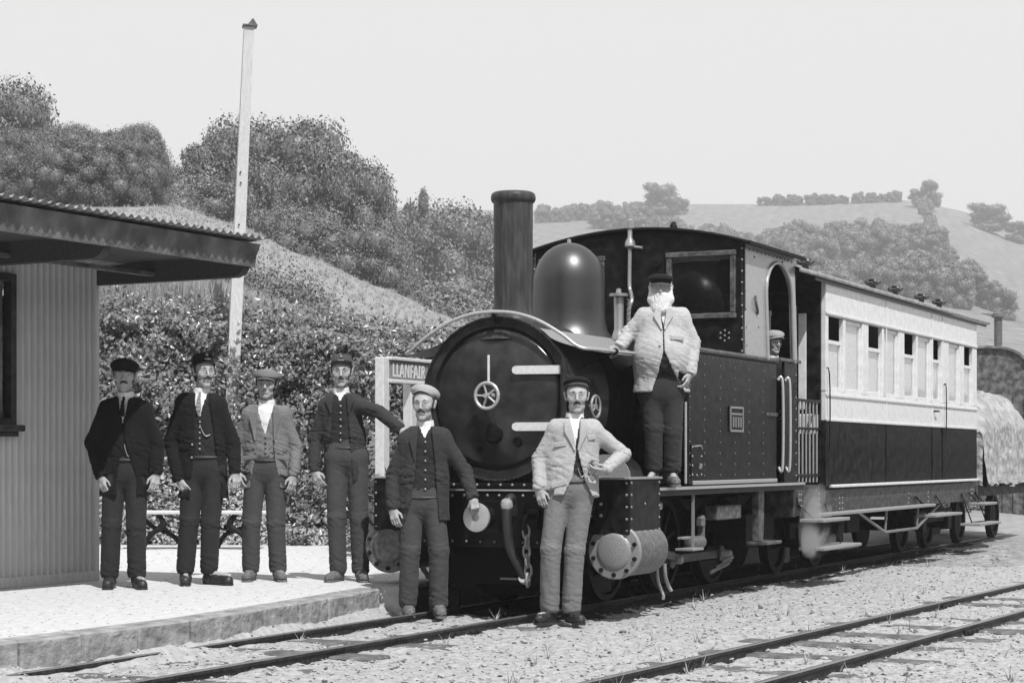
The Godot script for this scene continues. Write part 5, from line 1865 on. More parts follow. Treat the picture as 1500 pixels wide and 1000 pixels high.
	mb.box(Vector3(0.64, 1.86, 0.03), Vector3(1.14, 0.19, 0.03), Basis(), 0.003)
	part(sg, "board", mb, M.sign_board)
	mb = MB.new()
	mb.box(Vector3(0.64, 1.972, 0.04), Vector3(1.20, 0.035, 0.06), Basis(), 0.006)
	mb.box(Vector3(0.64, 1.748, 0.04), Vector3(1.20, 0.035, 0.06), Basis(), 0.006)
	part(sg, "frame", mb, M.sign_post)
	var tm := TextMesh.new()
	var font := SystemFont.new()
	font.font_names = PackedStringArray(["Droid Sans"])
	font.font_weight = 700
	tm.font = font
	tm.text = "LLANFAIR"
	tm.font_size = 64
	tm.pixel_size = 0.01
	tm.depth = 0.04
	tm.material = M.lettering
	var tb := tm.get_aabb()
	var to := MeshInstance3D.new()
	to.name = "lettering"
	to.mesh = tm
	var sx := 0.66 / tb.size.x
	var sy := 0.135 / tb.size.y
	to.transform = Transform3D(Basis.from_scale(Vector3(sx, sy, 0.15)), Vector3(0.44 - tb.get_center().x * sx, 1.86 - tb.get_center().y * sy, 0.047))
	sg.add_child(to)
	# --- rustic bench
	var bn := thing("rustic_bench", "rustic bench with branch-like iron legs behind the standing men", "bench", Vector3(-3.43, PLATFORM_Y, -21.3))
	for k in 3:
		mb = MB.new()
		mb.box(Vector3(0, 0.40, 0.16 - k * 0.14), Vector3(1.55, 0.035, 0.125), Basis(), 0.008)
		part(bn, "seat_slat", mb, M.pole_wood)
	for sd in [-1.0, 1.0]:
		mb = MB.new()
		mb.tube(bez([Vector3(sd * 0.42, 0.38, 0.14), Vector3(sd * 0.36, 0.26, 0.16), Vector3(sd * 0.50, 0.16, 0.17), Vector3(sd * 0.58, 0.0, 0.20)], 5), [0.03, 0.03, 0.032, 0.034, 0.036, 0.038, 0.036, 0.034, 0.032, 0.03, 0.03, 0.03, 0.03, 0.028, 0.028, 0.03], 8)
		part(bn, "leg", mb, M.dusty_black)
		mb = MB.new()
		mb.tube(bez([Vector3(sd * 0.66, 0.38, -0.10), Vector3(sd * 0.52, 0.25, 0.0), Vector3(sd * 0.30, 0.16, 0.05), Vector3(sd * 0.18, 0.0, -0.12)], 5), 0.026, 8)
		part(bn, "leg", mb, M.dusty_black)
# ---------------------------------------------------------------- people: solid modelling by distance fields
var crease := FastNoiseLite.new()

# prims: [a, b, ra, rb, depth squash, blend]; a negative blend carves. Returns [points, normals, triangles]
func field(prims: Array, cell: float, cut = null, wrinkle := 0.0, folds := Vector3(9, 17, 9), joints := []) -> Array:
	var lo := Vector3.ONE * 1e9
	var hi := Vector3.ONE * -1e9
	for p in prims:
		if p[5] < 0: continue
		var r: float = maxf(p[2], p[3])
		for q in [p[0], p[1]]:
			lo = lo.min(q - Vector3(r, r, r * maxf(p[4], 0.2)))
			hi = hi.max(q + Vector3(r, r, r * maxf(p[4], 0.2)))
	lo -= Vector3.ONE * cell * 3
	hi += Vector3.ONE * cell * 3
	var nx := int((hi.x - lo.x) / cell) + 2
	var ny := int((hi.y - lo.y) / cell) + 2
	var nz := int((hi.z - lo.z) / cell) + 2
	var g := PackedFloat32Array()
	g.resize(nx * ny * nz)
	g.fill(1.0)
	for p in prims:
		var a: Vector3 = p[0]
		var b: Vector3 = p[1]
		var ra: float = p[2]
		var rb: float = p[3]
		var zs: float = p[4]
		var k: float = absf(p[5])
		var carve: bool = p[5] < 0
		var r := maxf(ra, rb) + k + cell * 2.0
		var mn := a.min(b) - Vector3(r, r, r * maxf(1.0, zs)) - lo
		var mx := a.max(b) + Vector3(r, r, r * maxf(1.0, zs)) - lo
		var x0 := maxi(0, int(mn.x / cell)); var x1 := mini(nx - 1, int(mx.x / cell) + 1)
		var y0 := maxi(0, int(mn.y / cell)); var y1 := mini(ny - 1, int(mx.y / cell) + 1)
		var z0 := maxi(0, int(mn.z / cell)); var z1 := mini(nz - 1, int(mx.z / cell) + 1)
		var ba := b - a
		ba.z /= zs
		var l2 := maxf(ba.length_squared(), 1e-9)
		var dr := rb - ra
		for iz in range(z0, z1 + 1):
			var pz := (lo.z + iz * cell - a.z) / zs
			for iy in range(y0, y1 + 1):
				var py := lo.y + iy * cell - a.y
				var row := (iz * ny + iy) * nx
				for ix in range(x0, x1 + 1):
					var px := lo.x + ix * cell - a.x
					var t := clampf((px * ba.x + py * ba.y + pz * ba.z) / l2, 0.0, 1.0)
					var ex := px - ba.x * t
					var ey := py - ba.y * t
					var ez := pz - ba.z * t
					var d := sqrt(ex * ex + ey * ey + ez * ez) - (ra + dr * t)
					var c := g[row + ix]
					if carve:
						if -d > c: g[row + ix] = -d
					elif d < c + k:
						var h := maxf(k - absf(d - c), 0.0) / maxf(k, 1e-6)
						g[row + ix] = minf(d, c) - h * h * k * 0.25
	if cut != null:
		for iz in nz:
			for iy in ny:
				var row := (iz * ny + iy) * nx
				for ix in nx:
					var c := g[row + ix]
					if c < cell * 3:
						var e: float = cut.call(lo + Vector3(ix, iy, iz) * cell)
						if e > c: g[row + ix] = e
	# surface nets
	var at := PackedInt32Array()
	at.resize(g.size())
	at.fill(-1)
	var pts := PackedVector3Array()
	var cells := PackedInt32Array()
	var sx := 1
	var sy := nx
	var sz := nx * ny
	var lim := cell * 6.0
	for iz in nz - 1:
		for iy in ny - 1:
			var row := (iz * ny + iy) * nx
			for ix in nx - 1:
				var i := row + ix
				var g0 := g[i]
				if g0 > lim: continue
				var n0 := g0 < 0
				if n0 == (g[i + sx] < 0) and n0 == (g[i + sy] < 0) and n0 == (g[i + sz] < 0) and n0 == (g[i + sx + sy] < 0) and n0 == (g[i + sx + sz] < 0) and n0 == (g[i + sy + sz] < 0) and n0 == (g[i + sx + sy + sz] < 0): continue
				var sum := Vector3.ZERO
				var cnt := 0
				for e in 12:
					var ea: int
					var dv: Vector3
					var st: int
					var ba2: Vector3
					if e < 4:
						ba2 = Vector3(0, e & 1, e >> 1); st = sx; dv = Vector3(1, 0, 0)
					elif e < 8:
						ba2 = Vector3(e & 1, 0, (e - 4) >> 1); st = sy; dv = Vector3(0, 1, 0)
					else:
						ba2 = Vector3(e & 1, (e - 8) >> 1, 0); st = sz; dv = Vector3(0, 0, 1)
					ea = i + int(ba2.x) + int(ba2.y) * sy + int(ba2.z) * sz
					var u := g[ea]
					var w := g[ea + st]
					if (u < 0) != (w < 0):
						sum += ba2 + dv * (u / (u - w))
						cnt += 1
				at[i] = pts.size()
				pts.append(lo + (Vector3(ix, iy, iz) + sum / cnt) * cell)
				cells.append(i)
	var tris := PackedInt32Array()
	for i in cells:
		var ix := i % nx
		var iy := (i / nx) % ny
		var iz := i / sz
		var s0 := g[i] < 0
		if iy > 0 and iz > 0 and s0 != (g[i + sx] < 0):
			_quad(tris, at[i], at[i - sy], at[i - sy - sz], at[i - sz], s0)
		if ix > 0 and iz > 0 and s0 != (g[i + sy] < 0):
			_quad(tris, at[i], at[i - sz], at[i - sz - sx], at[i - sx], s0)
		if ix > 0 and iy > 0 and s0 != (g[i + sz] < 0):
			_quad(tris, at[i], at[i - sx], at[i - sx - sy], at[i - sy], s0)
	var nrm := _normals(pts, tris)
	if wrinkle > 0.0:
		for i in pts.size():
			var q := pts[i]
			var near := 1.0
			if joints:
				near = 0.22
				for jt in joints: near = maxf(near, exp(-(q - jt).length_squared() * 90.0))
			# soft drapes down the cloth, and narrow valleys across it where the limbs bend
			var w := crease.get_noise_3d(q.x * folds.x * 1.6, q.y * folds.y * 0.25, q.z * folds.z * 1.6) * 0.55 * (1.2 - near)
			var cr := absf(crease.get_noise_3d(q.x * folds.x * 0.55 + 9.0, q.y * folds.y * 1.35 + q.x * 7.0, q.z * folds.z * 0.55))
			w += (0.35 - 1.35 * maxf(0.0, 1.0 - cr * 5.0)) * near
			var dg := absf(crease.get_noise_3d(q.x * 8.0 + q.y * 9.0, q.y * 4.0 - q.x * 4.0 + 31.0, q.z * 6.0))
			w -= maxf(0.0, 1.0 - dg * 8.0) * 0.30
			pts[i] = q + nrm[i] * w * wrinkle
		nrm = _normals(pts, tris)
	return [pts, nrm, tris]

func _quad(t: PackedInt32Array, a: int, b: int, c: int, d: int, flip: bool) -> void:
	if a < 0 or b < 0 or c < 0 or d < 0: return
	if flip:
		t.append(a); t.append(c); t.append(b)
		t.append(a); t.append(d); t.append(c)
	else:
		t.append(a); t.append(b); t.append(c)
		t.append(a); t.append(c); t.append(d)

func _normals(pts: PackedVector3Array, tris: PackedInt32Array) -> PackedVector3Array:
	var n := PackedVector3Array()
	n.resize(pts.size())
	for i in range(0, tris.size(), 3):
		var a := tris[i]
		var b := tris[i + 1]
		var c := tris[i + 2]
		var f := (pts[c] - pts[a]).cross(pts[b] - pts[a])     # clockwise faces point outwards
		n[a] += f
		n[b] += f
		n[c] += f
	for i in n.size(): n[i] = n[i].normalized()
	return n

func add_field(mb: MB, f: Array, xf := Transform3D()) -> void:
	var pts: PackedVector3Array = f[0]
	var nr: PackedVector3Array = f[1]
	var tr: PackedInt32Array = f[2]
	var flip := xf.basis.determinant() < 0
	for i in range(0, tr.size(), 3):
		var o := [0, 2, 1] if flip else [0, 1, 2]
		for k in o:
			mb.v.append(xf * pts[tr[i + k]])
			mb.n.append((xf.basis * nr[tr[i + k]]).normalized())

var head_field := []
var relaxed_hand := []
var grip_hand := []

func make_figure_parts() -> void:
	crease.seed = 11
	crease.frequency = 1.0
	crease.fractal_octaves = 2
	# head: eye level at the origin, face towards +z
	var h := []
	h.append([Vector3(0, 0.035, -0.02), Vector3(0, 0.030, -0.01), 0.086, 0.084, 1.12, 0.0])
	h.append([Vector3(0, 0.01, 0.035), Vector3(0, -0.07, 0.040), 0.060, 0.046, 0.9, 0.03])
	h.append([Vector3(-0.026, -0.078, 0.020), Vector3(0.026, -0.078, 0.020), 0.034, 0.034, 1.0, 0.03])
	h.append([Vector3(-0.009, -0.108, 0.066), Vector3(0.009, -0.108, 0.066), 0.019, 0.019, 1.0, 0.025])
	for s in [-1, 1]:
		h.append([Vector3(s * 0.047, -0.018, 0.052), Vector3(s * 0.040, -0.030, 0.062), 0.025, 0.021, 1.0, 0.022])
	# brow ridge, eye sockets, eyeballs with lids
	h.append([Vector3(-0.040, 0.024, 0.074), Vector3(-0.012, 0.022, 0.084), 0.013, 0.013, 1.0, 0.014])
	h.append([Vector3(0.012, 0.022, 0.084), Vector3(0.040, 0.024, 0.074), 0.013, 0.013, 1.0, 0.014])
	for s in [-1, 1]:
		h.append([Vector3(s * 0.027, 0.000, 0.106), Vector3(s * 0.037, 0.000, 0.101), 0.0185, 0.0165, 1.0, -0.01])
	for s in [-1, 1]:
		h.append([Vector3(s * 0.031, 0.002, 0.0725), Vector3(s * 0.031, 0.002, 0.0725), 0.0135, 0.0135, 1.0, 0.002])
		h.append([Vector3(s * 0.020, 0.0095, 0.083), Vector3(s * 0.043, 0.0085, 0.077), 0.0045, 0.0045, 1.0, 0.008])
		h.append([Vector3(s * 0.022, -0.0085, 0.081), Vector3(s * 0.042, -0.0075, 0.076), 0.004, 0.004, 1.0, 0.012])
		h.append([Vector3(s * 0.083, 0.018, -0.016), Vector3(s * 0.079, -0.024, -0.006), 0.017, 0.011, 1.2, 0.006])
	# nose
	h.append([Vector3(0, 0.018, 0.087), Vector3(0, -0.030, 0.112), 0.0085, 0.0115, 1.0, 0.012])
	for s in [-1, 1]:
		h.append([Vector3(s * 0.0125, -0.035, 0.099), Vector3(s * 0.0125, -0.035, 0.099), 0.0092, 0.0092, 1.0, 0.007])
	# mouth
	h.append([Vector3(-0.022, -0.064, 0.080), Vector3(0, -0.061, 0.089), 0.006, 0.0075, 1.0, 0.008])
	h.append([Vector3(0, -0.061, 0.089), Vector3(0.022, -0.064, 0.080), 0.0075, 0.006, 1.0, 0.008])
	h.append([Vector3(-0.016, -0.076, 0.082), Vector3(0.016, -0.076, 0.082), 0.0085, 0.0085, 1.0, 0.008])
	h.append([Vector3(-0.024, -0.069, 0.094), Vector3(0.024, -0.069, 0.094), 0.004, 0.004, 0.9, -0.01])
	h.append([Vector3(0, -0.085, -0.02), Vector3(0, -0.21, -0.035), 0.054, 0.058, 1.0, 0.02])
	head_field = field(h, 0.0044)
	# hands: wrist at the origin, fingers down -y, thumb towards +z, palm towards +x
	for grip in [false, true]:
		var p := []
		p.append([Vector3(0, 0.03, 0), Vector3(0, -0.02, 0), 0.024, 0.026, 1.25, 0.0])
		p.append([Vector3(0, -0.02, 0.012), Vector3(0.003, -0.085, 0.022), 0.017, 0.014, 1.3, 0.02])
		p.append([Vector3(0, -0.02, -0.012), Vector3(0.003, -0.082, -0.022), 0.017, 0.014, 1.3, 0.02])
		var lens := [0.044, 0.048, 0.045, 0.036]
		for i in 4:
			var z := 0.031 - i * 0.0205
			var base: Vector3 = Vector3(0.003, -0.088 + (0.006 if i == 3 else 0.0), z)
			var ang := 0.42 if not grip else 1.1
			var dirn: Vector3 = Vector3(sin(ang), -cos(ang), z * (0.3 if not grip else 0.8))
			var r0 := 0.0098 - 0.0006 * i
			for s in 3:
				var ln: float = lens[i] * [1.0, 0.62, 0.48][s]
				var nxt := base + dirn.normalized() * ln
				p.append([base, nxt, r0, r0 * 0.92, 1.0, 0.004])
				base = nxt
				r0 *= 0.93
				ang += (0.5 + 0.08 * i) if not grip else 0.85
				dirn = Vector3(sin(ang), -cos(ang), dirn.z)
		var tb: Vector3 = Vector3(0.008, -0.03, 0.028)
		var t1: Vector3 = tb + (Vector3(0.014, -0.032, 0.026) if not grip else Vector3(0.026, -0.026, 0.014))
		var t2: Vector3 = t1 + (Vector3(0.008, -0.032, 0.004) if not grip else Vector3(0.030, -0.018, -0.006))
		p.append([tb, t1, 0.0145, 0.0115, 1.0, 0.008])
		p.append([t1, t2, 0.0112, 0.0085, 1.0, 0.004])
		var f := field(p, 0.0045)
		if grip: grip_hand = f
		else: relaxed_hand = f
# joints, in metres from between the feet: head, shoulders, elbows, wrists, hand tips, hips, knees, ankles, toes (viewer's left, right)
func V(x: float, y: float, z: float) -> Vector3:
	return Vector3(x, y, z)

func front_z(pts: PackedVector3Array, x: float, y: float, r := 0.022) -> float:
	var z := -1.0
	for p in pts:
		if absf(p.x - x) < r and absf(p.y - y) < r and p.z > z: z = p.z
	return z if z > -1.0 else 0.12

func seg_dist(p: Vector3, a: Vector3, b: Vector3) -> float:
	var t := clampf((p - a).dot(b - a) / (b - a).length_squared(), 0.0, 1.0)
	return (p - a - (b - a) * t).length()

func hand_frame(w: Vector3, tip: Vector3, mirror: bool, roll: float) -> Transform3D:
	var y := (w - tip).normalized()
	var z := (Vector3(0, 0, 1) - y * y.z).normalized() if absf(y.z) < 0.95 else Vector3(0, 1, 0)
	z = z.rotated(y, roll)
	var x := y.cross(z)
	return Transform3D(Basis(-x if mirror else x, y, z).scaled_local(Vector3.ONE * 0.9), w)

# o: dictionary of clothes and looks
func person(label: String, j: Array, o: Dictionary) -> Node3D:
	var jj: Array = j[1]
	var hd: Vector3 = jj[0]
	var t := thing("person", label, "person", j[0], 0.0, "railwaymen posing at the halt")
	var sm: Vector3 = (jj[1] + jj[2]) * 0.5
	var hm: Vector3 = (jj[9] + jj[10]) * 0.5
	var sw: float = (jj[2] - jj[1]).length() * 0.5
	var wide: float = o.get("wide", 1.0)
	var belly: float = o.get("belly", 0.0)
	var sL: Vector3 = jj[1] + Vector3(0.052, -0.042, 0)
	var sR: Vector3 = jj[2] + Vector3(-0.052, -0.042, 0)
	var waist := sm.lerp(hm, 0.66)
	var cr := sw * 0.94 * wide
	var hxf := Transform3D(Basis.from_euler(Vector3(o.get("nod", 0.0), o.get("look", 0.0), o.get("tilt", 0.0))), hd)
	var mb: MB
	# --- body: one skin from head to feet
	mb = MB.new()
	var bp := []
	bp.append([sm + Vector3(0, 0.05, -0.02), hd + hxf.basis * Vector3(0, -0.13, -0.02), 0.058, 0.056, 1.0, 0.0])
	bp.append([sL, sR, 0.055, 0.055, 0.9, 0.03])
	bp.append([sm - Vector3(0, 0.12, 0), waist, cr * 0.85, cr * 0.8, 0.58, 0.05])
	bp.append([waist, hm, cr * 0.8, cr * 0.85, 0.6, 0.05])
	for s in 2:
		bp.append([[sL, sR][s], jj[3 + s], 0.05, 0.042, 1.0, 0.03])
		bp.append([jj[3 + s], jj[5 + s], 0.042, 0.029, 1.0, 0.01])
		bp.append([jj[9 + s], jj[11 + s], 0.075, 0.052, 1.0, 0.03])
		bp.append([jj[11 + s], jj[13 + s], 0.052, 0.036, 1.0, 0.01])
		bp.append([jj[13 + s] + Vector3(0, -0.03, 0), jj[15 + s] + Vector3(0, 0.012, -0.03), 0.03, 0.024, 1.0, 0.01])
	add_field(mb, field(bp, 0.02))
	add_field(mb, head_field, hxf * Transform3D(Basis.from_scale(o.get("head", Vector3.ONE)), Vector3.ZERO))
	add_field(mb, grip_hand if o.get("gripL", false) else relaxed_hand, hand_frame(jj[5], jj[7], false, o.get("rollL", 1.1)))
	add_field(mb, grip_hand if o.get("gripR", false) else relaxed_hand, hand_frame(jj[6], jj[8], true, o.get("rollR", -1.1)))
	part(t, "body", mb, M[o.get("skin", "skin")])
	# --- eyes and brows
	mb = MB.new()
	for s in [-1, 1]:
		mb.ball(hxf * Vector3(s * 0.031, 0.0015, 0.0842), Vector3(0.0095, 0.0045, 0.0035), 8, 5)
	part(t, "eyes", mb, M.eye)
	mb = MB.new()
	for s in [-1, 1]:
		mb.tube([hxf * Vector3(s * 0.014, 0.024, 0.0965), hxf * Vector3(s * 0.030, 0.029, 0.0915), hxf * Vector3(s * 0.050, 0.024, 0.076)], [0.0045, 0.0055, 0.003], 6, true, 0.7)
	part(t, "eyebrows", mb, M[o.get("hair", "hair_dark")])
	# --- hair round the back and sides
	mb = MB.new()
	var hp := []
	hp.append([V(0, 0.045, -0.035), V(0, 0.035, -0.03), 0.089, 0.089, 1.12, 0.0])
	hp.append([V(0, -0.02, -0.06), V(0, -0.05, -0.055), 0.066, 0.055, 0.9, 0.03])
	for s in [-1, 1]:
		hp.append([V(s * 0.070, 0.05, 0.02), V(s * 0.072, o.get("sideburn", -0.005), 0.022), 0.016, 0.010, 1.2, 0.015])
	add_field(mb, field(hp, 0.008, func(p): return maxf(p.y - 0.062, p.z - 0.028 - 0.25 * maxf(p.y - 0.03, 0.0)), 0.003, Vector3(60, 20, 60)), hxf)
	part(t, "hair", mb, M[o.get("hair", "hair_dark")])
	if o.has("moustache"):
		mb = MB.new()
		var w: float = o.moustache
		var q := []
		for s in [-1, 1]:
			q.append([V(0, -0.050, 0.097), V(s * w * 0.6, -0.055, 0.091), 0.0072, 0.0068, 1.0, 0.004])
			q.append([V(s * w * 0.6, -0.056, 0.091), V(s * w, -0.063, 0.080), 0.0068, 0.003, 1.0, 0.004])
		add_field(mb, field(q, 0.004, null, 0.002, Vector3(150, 60, 60)), hxf)
		part(t, "moustache", mb, M[o.get("tache_hair", o.get("hair", "hair_dark"))])
	if o.has("beard"):
		mb = MB.new()
		var q := []
		q.append([V(0, -0.075, 0.065), V(0, -0.165, 0.085), 0.062, 0.050, 0.8, 0.0])
		for s in [-1, 1]:
			q.append([V(s * 0.066, -0.005, 0.016), V(s * 0.066, -0.085, 0.038), 0.024, 0.036, 1.0, 0.03])
			q.append([V(s * 0.055, -0.09, 0.045), V(s * 0.040, -0.165, 0.07), 0.038, 0.034, 1.0, 0.03])
			q.append([V(s * 0.004, -0.046, 0.096), V(s * 0.035, -0.062, 0.084), 0.012, 0.011, 1.0, 0.012])
		q.append([V(-0.016, -0.0665, 0.118), V(0.016, -0.0665, 0.118), 0.008, 0.008, 1.0, -0.01])
		add_field(mb, field(q, 0.0055, null, 0.004, Vector3(55, 5, 40)), hxf)
		part(t, "beard", mb, M.hair_white)
	# --- trousers
	mb = MB.new()
	var tp := []
	var tw: float = o.get("leg", 1.0)
	tp.append([jj[9] + Vector3(0.03, 0.02, 0), jj[10] + Vector3(-0.03, 0.02, 0), 0.115 * wide, 0.115 * wide, 0.85, 0.0])
	tp.append([waist - Vector3(0, 0.02, 0), hm, cr * 0.93, cr * 0.95, 0.62, 0.05])
	for s in 2:
		tp.append([jj[9 + s], jj[11 + s], 0.092 * tw, 0.075 * tw, 1.0, 0.025])
		var cuff: Vector3 = jj[13 + s] + Vector3(0, 0.015, 0)
		tp.append([jj[11 + s], cuff, 0.075 * tw, 0.071 * tw, 1.1, 0.015])
	var cuff_y: float = minf(jj[13].y, jj[14].y) - 0.022
	var trf := field(tp, 0.0095, func(p): return cuff_y - p.y, o.get("leg_folds", 0.0075), Vector3(7, 14, 7), [jj[11], jj[12], jj[13] + Vector3(0, 0.06, 0), jj[14] + Vector3(0, 0.06, 0), hm])
	add_field(mb, trf)
	part(t, "trousers", mb, M[o.get("trousers", "dark_trouser")])
	# --- boots
	for s in 2:
		mb = MB.new()
		var an: Vector3 = jj[13 + s]
		var to: Vector3 = jj[15 + s]
		to.y = 0.036
		var hl: Vector3 = Vector3(an.x, 0.045, an.z - 0.035) - (to - an) * Vector3(0.12, 0, 0.12)
		var bt := []
		bt.append([an + Vector3(0, 0.06, -0.01), Vector3(an.x, 0.06, an.z - 0.01), 0.044, 0.046, 1.0, 0.0])
		bt.append([hl, hl.lerp(to, 0.45) + Vector3(0, 0.008, 0), 0.043, 0.044, 1.0, 0.02])
		bt.append([hl.lerp(to, 0.45), to, 0.044, 0.040, 1.0, 0.02])
		add_field(mb, field(bt, 0.0095, func(p): return 0.014 - p.y, 0.004, Vector3(20, 20, 20)))
		# sole and heel
		var dv := (to - hl)
		dv.y = 0
		var ln := dv.length()
		dv = dv.normalized()
		var sd := Vector3(-dv.z, 0, dv.x)
		var q := PackedVector2Array()
		for k in 15:
			var a := PI * k / 14.0 - PI / 2
			q.append(Vector2(ln + cos(a) * 0.042, sin(a) * 0.042))
		q.append(Vector2(ln * 0.45, 0.036))
		for k in 9:
			var a := PI / 2 + PI * k / 8.0
			q.append(Vector2(cos(a) * 0.04, sin(a) * 0.038))
		q.append(Vector2(ln * 0.45, -0.036))
		mb.prism(q, 0.0, 0.018, Transform3D(Basis(dv, sd, dv.cross(sd)), Vector3(hl.x, 0.018 if dv.cross(sd).y < 0 else 0.0, hl.z)), 0.5)
		part(t, "boot", mb, M[o.get("boots", "boot_leather")])
	# --- shirt, waistcoat, jacket
	var spec := [[o.get("shirt", "linen"), -0.030, "shirt"], [o.get("waistcoat", "charcoal_cloth"), -0.014, "waistcoat"]]
	var vest_pts := PackedVector3Array()
	var neck := sm + Vector3(0, clampf(hd.y - 0.155 - sm.y, 0.05, 0.10), -0.015)
	for L in spec:
		var d: float = L[1]
		mb = MB.new()
		var q := []
		q.append([sL + Vector3(0.02, 0, 0), sR - Vector3(0.02, 0, 0), 0.066 + d, 0.066 + d, 0.95, 0.0])
		q.append([sm - Vector3(0, 0.11, 0), waist, cr + d, cr * 0.96 + d, 0.62, 0.06])
		if belly > 0: q.append([waist + Vector3(0, 0.06, 0.03), waist + Vector3(0, 0.06, 0.03), cr + belly + d, cr + belly + d, 0.75, 0.08])
		q.append([waist, waist.lerp(hm, 0.55), cr * 0.96 + d, cr + d * 0.8, 0.63, 0.05])
		if L[2] == "shirt": q.append([sm - Vector3(0, 0.02, 0), neck, 0.075, 0.062, 0.95, 0.04])
		else: q.append([sm - Vector3(0, 0.02, 0), neck - Vector3(0, 0.03, 0), 0.085, 0.07, 0.95, 0.04])
		var vest_y: float = sm.y - o.get("vee", 0.16)
		var vest_w: float = o.get("vee_w", 0.055)
		var hem: float = o.get("vest_hem", waist.lerp(hm, 0.35).y)
		var cut := func(p: Vector3) -> float:
			if L[2] == "shirt": return maxf(p.y - neck.y - 0.012, hem + 0.04 - p.y)
			var e := minf(vest_w * clampf((p.y - vest_y) / (neck.y - vest_y), -1, 1.3) - absf(p.x - sm.x), p.z - 0.0)
			e = maxf(e, p.y - neck.y - 0.0)
			return maxf(e, hem - p.y - absf(p.x - hm.x) * 0.35)
		var f := field(q, 0.0125, cut, 0.007 if L[2] == "waistcoat" else 0.004, Vector3(8, 14, 8))
		add_field(mb, f)
		if L[2] == "waistcoat": vest_pts = f[0]
		part(t, L[2], mb, M[L[0]])
	# collar band
	mb = MB.new()
	mb.lathe([[0.058, -0.03], [0.070, -0.028], [0.066, 0.008], [0.062, 0.026], [0.058, 0.027], [0.056, -0.02]], Transform3D(Basis(Vector3(1, 0, 0), 0.16) * Basis.from_scale(Vector3(1, 1, 1.02)), neck + Vector3(0, 0.008, 0.002)), 24)
	for s in [-1, 1]:
		if o.get("collar_points", true):
			mb.prism(PackedVector2Array([Vector2(0.004, 0.0), Vector2(0.046, 0.03), Vector2(0.040, -0.02), Vector2(0.012, -0.045)]), -0.003, 0.003, Transform3D(Basis(Vector3(s, 0, -0.3).normalized(), Vector3(0, 0.95, -0.3).normalized(), Vector3(0.3 * s, 0.3, 1).normalized()), neck + Vector3(0, -0.006, 0.066)))
	part(t, "collar", mb, M.linen)
	if o.has("tie"):
		mb = MB.new()
		var ty := neck.y - 0.012
		for k in 5:
			var y := ty - k * 0.03
			mb.box(Vector3(sm.x, y - 0.012, front_z(vest_pts, sm.x, y - 0.05, 0.04) * 0.75 + 0.02 + k * 0.006 if k > 0 else neck.z + 0.072), Vector3(0.020 + k * 0.005, 0.034, 0.014), Basis(Vector3(1, 0, 0), -0.35), 0.004)
		part(t, "tie", mb, M[o.tie])
	if o.has("jacket"):
		mb = MB.new()
		var q := []
		var hem: float = o.get("hem", hm.y - 0.06)
		q.append([sL, sR, 0.072, 0.072, 0.95, 0.0])
		q.append([sm - Vector3(0, 0.10, 0), waist, cr + 0.008, cr + 0.006, 0.62, 0.06])
		if belly > 0: q.append([waist + Vector3(0, 0.07, 0.03), waist + Vector3(0, 0.05, 0.03), cr + belly + 0.006, cr + belly + 0.006, 0.75, 0.08])
		q.append([waist, Vector3(hm.x, hem, hm.z), cr + 0.008, cr + 0.022 + o.get("flare", 0.0), 0.66, 0.05])
		q.append([sm - Vector3(0, 0.02, 0.01), neck - Vector3(0, 0.03, 0.012), 0.092, 0.074, 0.95, 0.05])
		for s in 2:
			q.append([neck + Vector3([-0.035, 0.035][s], -0.045, -0.01), [sL, sR][s] + Vector3([0.012, -0.012][s], 0.012, 0), 0.056, 0.058, 1.0, 0.04])
			var aw: float = o.get("arm", 1.0)
			var wv: Vector3 = jj[5 + s]
			var ev: Vector3 = jj[3 + s]
			q.append([[sL, sR][s], ev, 0.070 * aw, 0.055 * aw, 1.0, 0.03])
			q.append([ev, wv + (wv - ev).normalized() * -0.015, 0.055 * aw, 0.046 * aw, 1.0, 0.015])
		var op: Array = o.open
		var wL: Vector3 = jj[5]
		var eL: Vector3 = jj[3]
		var eR: Vector3 = jj[4]
		var wR: Vector3 = jj[6]
		var dL: Vector3 = (jj[5] - jj[3]).normalized()
		var dR: Vector3 = (jj[6] - jj[4]).normalized()
		var cut := func(p: Vector3) -> float:
			var e := p.y - neck.y + 0.012
			if p.z > 0.0:
				# half-widths of the opening left and right of the buttons, by height
				var w0 := -0.05
				var c0 := 0.0
				for i in op.size() - 1:
					if p.y <= op[i][0] and p.y >= op[i + 1][0]:
						var k: float = (op[i][0] - p.y) / (op[i][0] - op[i + 1][0])
						w0 = lerpf(op[i][1], op[i + 1][1], k)
						c0 = lerpf(op[i][2], op[i + 1][2], k)
				if p.y < op[-1][0]: w0 = op[-1][1]; c0 = op[-1][2]
				e = maxf(e, minf(w0 - absf(p.x - sm.x - c0), p.z))
			# flat hem and cuffs
			if (p - wL).length() < 0.12: e = maxf(e, (p - wL).dot(dL) - 0.012)
			if (p - wR).length() < 0.12: e = maxf(e, (p - wR).dot(dR) - 0.012)
			if p.y < hem + 0.12 and seg_dist(p, eL, wL) > 0.057 and seg_dist(p, eR, wR) > 0.057: e = maxf(e, hem - p.y + 0.25 * maxf(0.0, p.z) * o.get("round_front", 0.0))
			return e
		var f := field(q, 0.009, cut, o.get("folds", 0.0105), Vector3(7, 13, 7), [jj[3], jj[4], jj[5], jj[6], waist + Vector3(-0.1, 0, 0.1), waist + Vector3(0.1, 0, 0.1)])
		add_field(mb, f)
		part(t, "jacket", mb, M[o.jacket])
		var jp: PackedVector3Array = f[0]
